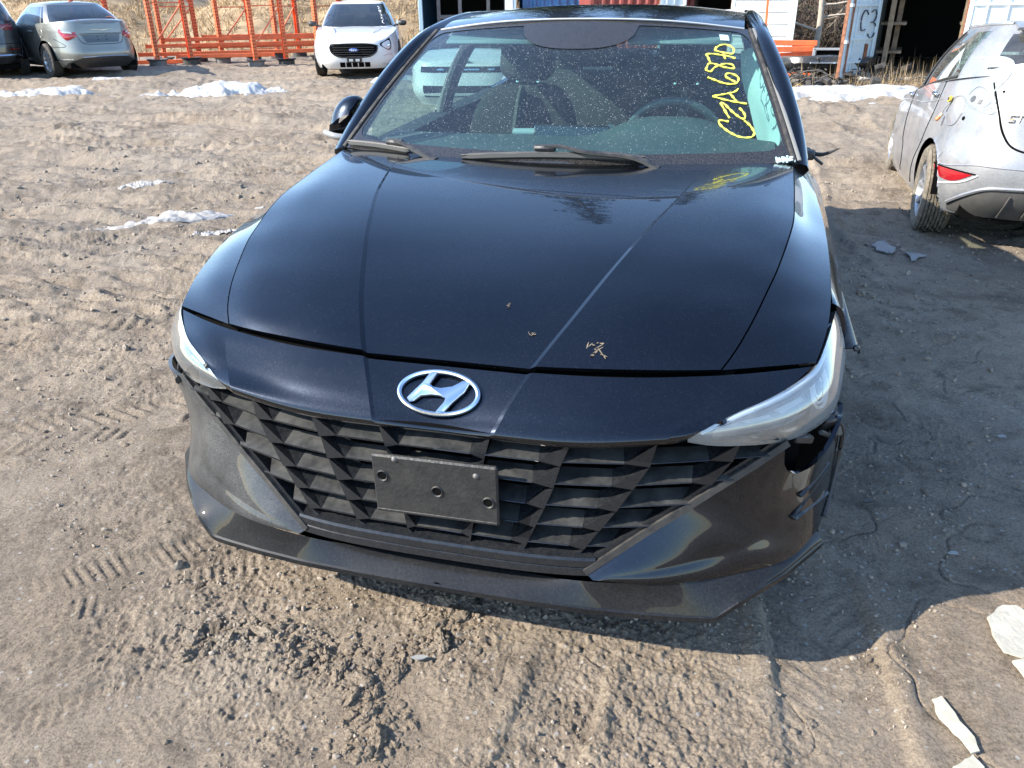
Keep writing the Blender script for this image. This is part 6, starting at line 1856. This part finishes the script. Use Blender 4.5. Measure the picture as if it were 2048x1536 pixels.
o = MB().tube(np.array([(5.15, 17.0, .05), (5.2, 17.4, 1.55)]), .03, 4).build('rack_beam', M_OR)
tag(o, 'single orange beam leaning on the white container door', 'rack beam', 'loose orange beams beside the white container')
for i in range(6):
    o = MB().box((0, 0, 0), (1.3, .05, .10), bev=.008).build('rack_beam', M_OR)
    o.location = (5.45 + .05 * (i % 2), 16.9 + .09 * (i % 2), .10 + .115 * i + gz(5.4, 17)); o.rotation_euler = (0, .02 * (i % 3 - 1), .04 * ((i * 7) % 5 - 2))
    tag(o, ('lowest beam of the orange stack by the white container', 'second lowest beam of the orange stack by the white container', 'third beam up in the orange stack by the white container',
            'fourth beam up in the orange stack by the white container', 'second beam from the top of the orange stack', 'topmost beam of the orange stack by the white container')[i], 'rack beam', 'stacked orange beams by the white container')
for wx_, wy_ in ((-.80, .95), (.80, .95), (-.80, 3.75), (.80, 3.75)):
    make_wheel(car, wx_, wy_, .335, .205, side=1 if wx_ > 0 else -1)

# ------------------------------------------------------------------ trees
M_BARK = mat('bark', (.12, .085, .06), rough=.9, noise_scale=12, noise_amt=.4)
M_NEEDLE = mat('spruce_needles', (.050, .066, .030), rough=.8, noise_scale=1.2, noise_amt=.5)
def spruce_mesh(seed, H=17.0):
    r = np.random.default_rng(seed)
    V, F = [], []
    nz = 42
    for i in range(nz):
        f = i / (nz - 1)
        z = H * (.10 + .90 * f)
        Rb = (.02 + .21 * (1 - f) ** .85) * H * r.uniform(.8, 1.15)
        nb = int(9 - 5 * f)
        a0 = r.uniform(0, 6.3)
        for b in range(nb):
            a = a0 + b * 2 * np.pi / nb + r.uniform(-.3, .3)
            Lb = Rb * r.uniform(.65, 1.12)
            up = .25 * f - .10
            ns = max(5, int(Lb * 5.5))
            for k in range(ns):
                s = (k + .5) / ns
                rr = Lb * s
                p = A(rr * math.cos(a), rr * math.sin(a), z + rr * up - .35 * Lb * s * s + .22 * Lb * s ** 4)
                for m_ in range(3):
                    sl = Lb * .30 * (1.15 - s) + .12
                    an = a + r.choice([-1, 1]) * r.uniform(.5, 1.3)
                    d = A(math.cos(an), math.sin(an), r.uniform(-.75, -.05)); d *= sl * r.uniform(.6, 1.2)
                    w = A(-math.sin(an), math.cos(an), r.uniform(-.5, .5)) * (.05 + .05 * sl)
                    n0 = len(V); V += [p - w, p + w, p + d]; F.append((n0, n0 + 1, n0 + 2))
    return np.array(V), F
def spruce(x, y, sc, rz, label, proto={}):
    t = thing('spruce_tree', label, 'tree', (x, y, -.1), rz, 'spruces behind the containers')
    t.scale = (sc, sc, sc)
    k = int(rz * 10) % 2
    if k not in proto:
        V, F = spruce_mesh(11 + k)
        c = MB().add(V, F); me = bpy.data.meshes.new('crown'); me.from_pydata(np.vstack(c.v).tolist(), [], c.f); me.materials.append(M_NEEDLE)
        tr = MB().tube(np.array([(0, 0, 0), (.05, 0, 6), (0, .04, 12), (0, 0, 17.0)]), [.24, .16, .09, .01], 8)
        o = tr.build('trunk', M_BARK); proto[k] = (me, o.data); bpy.data.objects.remove(o)
    for nm, d in zip(('crown', 'trunk'), proto[k]):
        o = bpy.data.objects.new(nm, d); C.objects.link(o); o.parent = t
spruce(1.7, 37, 1.38, .3, 'tall lone spruce rising behind the blue container')
spruce(5.5, 39, 1.10, 1.1, 'spruce behind the red container')
spruce(7.5, 37.5, 1.28, 2.05, 'tall spruce behind the white container')
spruce(9.3, 40, 1.34, 2.9, 'big spruce behind the bare tree')
spruce(11.6, 36.5, 1.0, 4.35, 'short spruce beside the gap between the containers')
spruce(16.6, 39, 1.0, 5.2, 'spruce behind the container lettered C3')
spruce(20.5, 38, .9, .72, 'spruce beyond the open container')
spruce(-3.5, 52, .70, 3.3, 'distant spruce beyond the grassy bank')

def bare_tree():
    t = thing('bare_tree', 'leafless pale barked tree between the two containers', 'tree', (8.75, 24.2, -.1))
    r = random.Random(5)
    MB().tube(curve([(0, 0, 0), (.03, 0, 1.0), (-.02, .05, 2.0), (.08, 0, 3.4), (.05, .05, 5.6), (.1, 0, 7.4)], 24), np.linspace(.085, .02, 24), 9).build('trunk', mat('pale_bark', (.42, .36, .29), rough=.85, noise_scale=8, noise_amt=.3), t, smooth=60)
    def limb(mb, p, d, L_, rad, dep):
        pts = [p]; q = p.copy(); dd = d / np.linalg.norm(d)
        n = 7
        for i in range(n):
            dd = dd + A(r.uniform(-.16, .16), r.uniform(-.16, .16), r.uniform(-.10, .13)); dd /= np.linalg.norm(dd)
            q = q + dd * L_ / n; pts.append(q.copy())
        mb.tube(np.array(pts), np.linspace(rad, rad * .3, n + 1), 5, cap=False)
        if dep:
            for i in range(2, n + 1):
                for _ in range(2):
                    e = dd + A(r.uniform(-1, 1), r.uniform(-1, 1), r.uniform(-.5, .6))
                    limb(mb, pts[i], e, L_ * r.uniform(.3, .55), rad * .45, dep - 1)
    for i in range(17):
        z = .75 + i * .33
        a = r.uniform(0, 6.28) if i > 7 else (r.choice((0, np.pi)) + r.uniform(-.6, .6))
        mb = MB(); limb(mb, A(.02, .02, z), A(math.cos(a), math.sin(a) * .6, r.uniform(-.05, .45)), r.uniform(1.5, 2.9), .035, 2 if i < 9 else 1)
        mb.build('branch', MATS['pale_bark'], t, smooth=60)
bare_tree()

def thicket():
    r = np.random.default_rng(9)
    n = 15000
    x = r.uniform(3.5, 15, n); y = r.uniform(25.5, 31, n)
    top = (1.55 + .7 * fbm(x * .5, y * .2, 3, 4)) * (.5 + .5 * sstep(25, 28, y))
    z = top * r.uniform(0, 1, n) ** .8
    an, el = r.uniform(0, 2 * np.pi, n), r.normal(.35, .6, n)
    L_ = r.uniform(.15, .7, n); d = np.stack([np.cos(an) * np.cos(el), np.sin(an) * np.cos(el), np.sin(el)], -1) * L_[:, None]
    w = np.stack([-np.sin(an), np.cos(an), r.uniform(-1, 1, n)], -1) * r.uniform(.006, .022, n)[:, None]
    p = np.stack([x, y, z], -1)
    V = np.stack([p - w, p + w, p + d], 1).reshape(-1, 3)
    me = bpy.data.meshes.new('undergrowth'); me.from_pydata(V.tolist(), [], [(3 * i, 3 * i + 1, 3 * i + 2) for i in range(n)])
    o = bpy.data.objects.new('undergrowth', me); C.objects.link(o); o['kind'] = 'stuff'; o['label'] = 'dark leafless brush behind the bare tree'
    me.materials.append(mat('brush', (.085, .062, .045), rough=.9, noise_scale=1.0, noise_amt=.6))
    # darker core behind the twigs
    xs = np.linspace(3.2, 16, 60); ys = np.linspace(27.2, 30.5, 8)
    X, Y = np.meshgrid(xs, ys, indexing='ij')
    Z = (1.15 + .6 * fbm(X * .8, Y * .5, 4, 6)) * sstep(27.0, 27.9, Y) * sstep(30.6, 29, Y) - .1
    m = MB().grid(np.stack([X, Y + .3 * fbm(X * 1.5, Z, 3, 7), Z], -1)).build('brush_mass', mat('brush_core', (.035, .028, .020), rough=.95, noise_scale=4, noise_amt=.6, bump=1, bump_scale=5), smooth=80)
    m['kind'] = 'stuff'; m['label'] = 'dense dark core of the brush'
thicket()

# weeds along the containers and the soil strip
def weeds():
    r = np.random.default_rng(21)
    n = 5200
    x = r.uniform(4.6, 9.8, n); y = 15.2 + r.normal(0, .35, n) - .12 * (x - 7) + np.where(x < 6.2, 1.3, 0) * r.uniform(0, 1, n)
    h_ = r.gamma(2.0, .05, n); big = r.uniform(0, 1, n) < .02; h_ = np.where(big, h_ + .35, h_)
    z = ground_h(x, y, False) - .01
    an = r.uniform(0, 6.3, n); w = r.uniform(.004, .010, n)
    p = np.stack([x, y, z], -1); s = np.stack([np.cos(an) * w, np.sin(an) * w, 0 * w], -1); tip = np.stack([r.normal(0, .06, n), r.normal(0, .06, n), h_], -1)
    V = np.stack([p - s, p + s, p + tip], 1).reshape(-1, 3)
    me = bpy.data.meshes.new('weeds'); me.from_pydata(V.tolist(), [], [(3 * i, 3 * i + 1, 3 * i + 2) for i in range(n)])
    o = bpy.data.objects.new('weeds', me); C.objects.link(o); o['kind'] = 'stuff'; o['label'] = 'dry weeds along the foot of the open container'
    me.materials.append(mat('weed', (.30, .22, .13), rough=.9, noise_scale=2, noise_amt=.5))
weeds()

# ------------------------------------------------------------------ heap of car parts beside the open container
g0 = gz(6.0, 15.8)
bc = thing('bumper_cover', 'black car bumper cover lying on the scrap heap', 'bumper', (6.05, 15.9, g0 + .22), R(-14))
G = []
for x in np.linspace(-.85, .85, 25):
    yb = .30 * (abs(x) / .85) ** 3
    G.append([A(x, yb, .26 - .05 * abs(x)), A(x, yb - .10, .24 - .05 * abs(x)), A(x, yb - .14, .12), A(x, yb - .09, .0), A(x, yb - .02, -.06)])
MB().panel(np.array(G), .008, A(0, .6, .1)).build('bumper_skin', P_TRIM, bc, smooth=40)
MB().box((.05, -.145, .13), (.8, .01, .03), bev=.004).build('chrome_strip', M_CHROME, bc)
MB().box((-.2, .0, .03), (.7, .12, .05), bev=.01).build('lower_grille', M_PLAST, bc)
rf = thing('radiator_frame', 'grey metal radiator frame standing behind the black bumper', 'car part', (6.35, 16.6, g0 + .22), R(-12))
rf.scale = (.75, .8, .62)
for c_, d_ in (((0, 0, .52), (.95, .06, .07)), ((0, 0, .06), (.95, .06, .07)), ((-.45, 0, .29), (.07, .06, .5)), ((.45, 0, .29), (.07, .06, .5))):
    MB().box(c_, d_, bev=.008).build('frame_bar', mat('grey_steel', (.28, .29, .31), rough=.5), rf)
MB().box((.02, .05, .29), (.80, .03, .40)).build('radiator_core', M_DARK, rf)
pl = thing('plastic_panel', 'flat dark plastic panel lying left of the scrap bumper', 'car part', (5.0, 16.0, gz(5, 16) + .16), R(20))
MB().box((0, 0, .05), (.7, .5, .03), rx=.5, ry=.1, bev=.01).build('panel_skin', mat('grey_plastic', (.10, .105, .12), rough=.45), pl)
mb = MB()
r = random.Random(12)
for i in range(190):
    x, y = 5.9 + r.gauss(0, .62), 15.75 + r.gauss(0, .35)
    q = A(x, y, gz(x, y) + abs(r.gauss(.06, .09)))
    if i % 3:
        e = q + A(r.uniform(-.3, .3), r.uniform(-.3, .3), r.uniform(-.05, .16)); mb.tube(curve([q, (q + e) / 2 + [0, 0, .05], e], 6), r.uniform(.006, .02), 5)
    else:
        mb.box(q, (r.uniform(.05, .3), r.uniform(.04, .16), r.uniform(.02, .10)), rz=r.uniform(0, 3), rx=r.uniform(-.5, .5), ry=r.uniform(-.4, .4), bev=.005)
o = mb.build('scrap_rubble', mat('scrap_dark', (.05, .045, .04), rough=.6, noise_scale=5, noise_amt=.8), smooth=30, kind='stuff'); o['label'] = 'tangle of small black scrap and hoses'
for i, (x, y, sz) in enumerate(((5.45, 15.55, .09), (6.6, 15.45, .12))):
    o = MB().box((0, 0, 0), (sz * 1.6, sz, sz * .7), rz=.4, rx=.3, bev=.02).build('scrap_piece', mat('yellow_scrap' if i == 0 else 'white_scrap', (.62, .38, .08) if i == 0 else (.62, .6, .56), rough=.6), smooth=40)
    o.location = (x, y, gz(x, y) + sz * .35); tag(o, 'small yellow plastic piece in front of the scrap heap' if i == 0 else 'pale broken piece at the foot of the lettered door', 'scrap')
for i, (x, y, sx, rzz) in enumerate(((6.35, 15.0, .5, .3), (7.0, 14.9, .35, -.5))):
    pass

# ------------------------------------------------------------------ litter and clods on the near ground
def clods():
    r = np.random.default_rng(14)
    seeds = [(-.839, 1.552), (-.749, 1.536), (-.691, 1.557), (-.64, 1.561), (-.731, 1.501), (-.559, 1.498), (-.518, 1.431), (-.466, 1.48), (-.419, 1.496), (-.416, 1.413), (-.382, 1.429), (-.353, 1.366), (-.37, 1.321), (-.326, 1.264), (-.301, 1.21), (-.317, 1.172), (-.298, 1.444), (-.203, 1.493), (-.197, 1.582), (-.135, 1.658), (-.166, 1.619)]
    def ico(k):
        bm = bmesh.new(); bmesh.ops.create_icosphere(bm, subdivisions=k, radius=1)
        r_ = (np.array([v.co for v in bm.verts]), [tuple(v.index for v in f.verts) for f in bm.faces]); bm.free(); return r_
    I4, I2, I1 = ico(4), ico(2), ico(1)
    mb = MB()
    def put(x, y, s, sink=.45):
        SV, SF = I4 if s > .010 else (I2 if s > .005 else I1)
        ox = x * 91 + y * 57
        n1 = noise(SV[:, 0] * 1.3 + ox, SV[:, 1] * 1.3 + SV[:, 2] * 1.1 - ox, 3)
        n2 = np.abs(noise(SV[:, 0] * 3.1 + ox + SV[:, 2] * 2.2, SV[:, 1] * 3.1 - SV[:, 2] * 2.7, 5))
        n3 = np.abs(noise(SV[:, 0] * 7.5 - SV[:, 2] * 5, SV[:, 1] * 7.5 + SV[:, 2] * 6 + ox, 6))
        n4 = noise(SV[:, 0] * 17 - SV[:, 2] * 13, SV[:, 1] * 17 + SV[:, 2] * 11 + ox, 8)
        d = .80 + .60 * n1 + .55 * n2 + .34 * n3 + .12 * n4
        V = SV * d[:, None] * A(s * r.uniform(.8, 1.7), s * r.uniform(.7, 1.3), s * r.uniform(.5, .95))
        a = r.uniform(0, 6.3); c, q = math.cos(a), math.sin(a)
        V = np.stack([V[:, 0] * c - V[:, 1] * q, V[:, 0] * q + V[:, 1] * c, V[:, 2]], -1)
        mb.add(V + A(x, y, float(ground_h(np.array([x]), np.array([y]))[0]) + s * (.4 - sink)), SF)
    for (x, y) in seeds:
        put(x + r.normal(0, .01), y + r.normal(0, .01), r.uniform(.016, .030))
        for _ in range(2):
            put(x + r.normal(0, .03), y + r.normal(0, .02), r.uniform(.010, .016))
        for _ in range(55):
            put(x + r.normal(0, .045), y + r.normal(0, .03), r.gamma(2.0, .0019) + .0012)
    for _ in range(900):
        a, d = r.uniform(-.62, .62), r.uniform(1.0, 3.2)
        put(d * math.sin(a), d * math.cos(a), r.gamma(2, .0016) + .001)
    o = mb.build('mud_clods', ground.data.materials[0], smooth=60, kind='stuff'); o['label'] = 'churned mud clods in front of the black car'
clods()

def pebbles():
    r = np.random.default_rng(77)
    bm = bmesh.new(); bmesh.ops.create_icosphere(bm, subdivisions=1, radius=1)
    SV = np.array([v.co for v in bm.verts]); SF = np.array([[v.index for v in f.verts] for f in bm.faces]); bm.free()
    n = 9000
    d = 1.05 * (10 / 1.05) ** r.uniform(0, 1, n); a = r.uniform(-.62, .62, n)
    x, y = d * np.sin(a), d * np.cos(a)
    keep = fbm(x * 1.3, y * 1.3, 3, 111) > -.12
    x, y, d = x[keep], y[keep], d[keep]; n = len(x)
    s = (r.gamma(2.0, .0011, n) + .0009) * (d / 1.6) ** .75
    V = SV[None] * (s[:, None, None] * r.uniform(.55, 1.25, (n, 1, 3))) * r.uniform(.75, 1.2, (n, len(SV), 1))
    c, q = np.cos(r.uniform(0, 6.3, n))[:, None], 0
    an = r.uniform(0, 6.3, n)[:, None]
    V = np.stack([V[..., 0] * np.cos(an) - V[..., 1] * np.sin(an), V[..., 0] * np.sin(an) + V[..., 1] * np.cos(an), V[..., 2]], -1)
    V = V + np.stack([x, y, ground_h(x, y) + s * .25], -1)[:, None]
    F = (SF[None] + (np.arange(n) * len(SV))[:, None, None]).reshape(-1, 3)
    me = bpy.data.meshes.new('gravel'); me.from_pydata(V.reshape(-1, 3).tolist(), [], F.tolist())
    me.materials.append(mat('grit', (.27, .225, .175), rough=.9, noise_scale=23, noise_amt=.55))
    o = bpy.data.objects.new('gravel', me); C.objects.link(o); o['kind'] = 'stuff'; o['label'] = 'loose grit and small stones strewn over the mud'
pebbles()

def flat_piece(name, poly, z, m, label, cat, th=.004, seed=1, rough_edge=.006):
    P = np.array(poly, float); c = P.mean(0)
    n = len(P); Q = []
    for i in range(n):
        for k in range(5):
            q = P[i] + (P[(i + 1) % n] - P[i]) * k / 5
            Q.append(q + rough_edge * A(noise(np.array([q[0] * 40.]), np.array([q[1] * 40.]), seed)[0], noise(np.array([q[1] * 40. + 9]), np.array([q[0] * 40.]), seed)[0]))
    Q = np.array(Q); zz = np.array([float(ground_h(np.array([q[0]]), np.array([q[1]]), False)[0]) for q in Q]) + z
    zc = float(ground_h(np.array([c[0]]), np.array([c[1]]), False)[0]) + z
    m1 = c + (Q - c) * .55
    zm = np.array([float(ground_h(np.array([q[0]]), np.array([q[1]]), False)[0]) for q in m1]) + z
    V = np.vstack([np.c_[Q, zz], np.c_[m1, zm], [[*c, zc]], np.c_[Q, zz - th]])
    N = len(Q); F = []
    for i in range(N):
        j = (i + 1) % N
        F += [(i, j, N + j, N + i), (N + i, N + j, 2 * N), (i, j, 2 * N + 1 + j, 2 * N + 1 + i)]
    o = MB().add(V, F).build(name, m, smooth=50)
    return tag(o, label, cat)
M_PALE = mat('pale_slab', (.42, .395, .33), rough=.85, noise_scale=14, noise_amt=.22, bump=.4, bump_scale=60)
flat_piece('plaster_sheet', [(1.235, 1.559), (1.293, 1.605), (1.333, 1.604), (1.345, 1.585), (1.40, 1.55), (1.32, 1.40), (1.248, 1.421), (1.211, 1.438), (1.213, 1.497)], .012, M_PALE, 'pale flat sheet on the sunlit mud at the edge of the picture', 'debris', .006, 3)
flat_piece('plaster_sheet', [(1.212, 1.414), (1.252, 1.418), (1.30, 1.39), (1.25, 1.30), (1.213, 1.36)], .013, M_PALE, 'smaller pale slab just below the large pale sheet', 'debris', .006, 4)
flat_piece('paper_strip', [(.959, 1.295), (.985, 1.305), (1.000, 1.192), (.992, 1.155), (.972, 1.153), (.968, 1.190), (.950, 1.245)], .014, mat('card_pale', (.44, .415, .33), rough=.8, noise_scale=20, noise_amt=.2), 'narrow pale card strip near the lower edge', 'debris', .004, 5)
flat_piece('paper_strip', [(.918, 1.119), (.975, 1.150), (.981, 1.118), (.959, 1.078), (.908, 1.078)], .013, MATS['card_pale'], 'torn pale card end at the lower edge of the picture', 'debris', .004, 6)
flat_piece('flat_litter', [(2.514, 5.328), (2.639, 5.416), (2.673, 5.256), (2.573, 5.111), (2.496, 5.163)], .02, mat('grey_litter', (.27, .27, .26), rough=.7, noise_scale=9, noise_amt=.3), 'crumpled pale litter in the shade in front of the hatchback tyre', 'litter', .01, 7, .03)
flat_piece('flat_litter', [(2.678, 5.155), (2.803, 5.101), (2.661, 5.011)], .02, MATS['grey_litter'], 'small grey scrap beside the crumpled litter', 'litter', .01, 8, .02)
for i, (x, y, s, lab) in enumerate(((-.235, 1.435, .013, 'grey plastic flake on the mud in front of the splitter'), (1.277, 1.821, .012, 'white paper flake in the shade, right of the black car corner'), (1.137, 2.081, .013, 'small dark flake standing in the shade beside the black car'),
                                    (1.789, 2.481, .014, 'tiny pale scrap far out in the shade'))):
    r = random.Random(i)
    poly = [(x + s * 1.6 * math.cos(t) * r.uniform(.6, 1.2), y + s * .7 * math.sin(t) * r.uniform(.6, 1.2)) for t in np.linspace(0, 6.28, 6, endpoint=False)]
    flat_piece('flake', poly, .016, MATS['grey_litter'] if i not in (2, 5) else M_PLAST, lab, 'litter', .003, 9 + i, .003)

# dried plant bits on the hood
def hood_bit(x, y, s, seed, label):
    r = random.Random(seed); mb = MB()
    ys = [.1, .18, .3, .5, .75, .95, 1.22]; zs = [.731, .772, .824, .882, .93, .957, .98]
    Zh = lambda a, b: float(np.interp(b, ys, zs)) + .004 + (.006 if a > .2 else 0)
    for i in range(13):
        a, b = x + r.gauss(0, s * .7), y + r.gauss(0, s * .6); an = r.uniform(0, 3.14); L_ = r.uniform(.2, .8) * s
        p = np.array([A(a + L_ * t * math.cos(an), b + L_ * t * math.sin(an), 0) for t in (-1, 0, 1)])
        p[:, 2] = [Zh(*q[:2]) + .002 for q in p]
        if i % 3: mb.tube(p, [.0008, s * .12, .0008], 5, flat=.5)
        else: mb.box(p[1], (s * r.uniform(.3, .8), s * r.uniform(.2, .5), s * .10), rz=an, rx=r.uniform(-.2, .2), bev=.0008)
    o = mb.build('dried_plant_scrap', mat('dry_leaf', (.17, .135, .09), rough=.9, noise_scale=60, noise_amt=.5), smooth=40)
    w = np.array(Matrix.Rotation(R(-14.767), 3, 'Z'))
    o.location = (-0.17504, 1.51581, 0); o.rotation_euler = (0, 0, R(-14.767))
    tag(o, label, 'debris')
hood_bit(.333, .163, .016, 3, 'brown dried plant scrap stuck on the black hood above its front edge')
hood_bit(.180, .190, .005, 5, 'small pale crumb of dirt on the middle of the hood front')
hood_bit(.105, .268, .004, 8, 'tiny pale dirt specks on the hood, nearer the windshield')
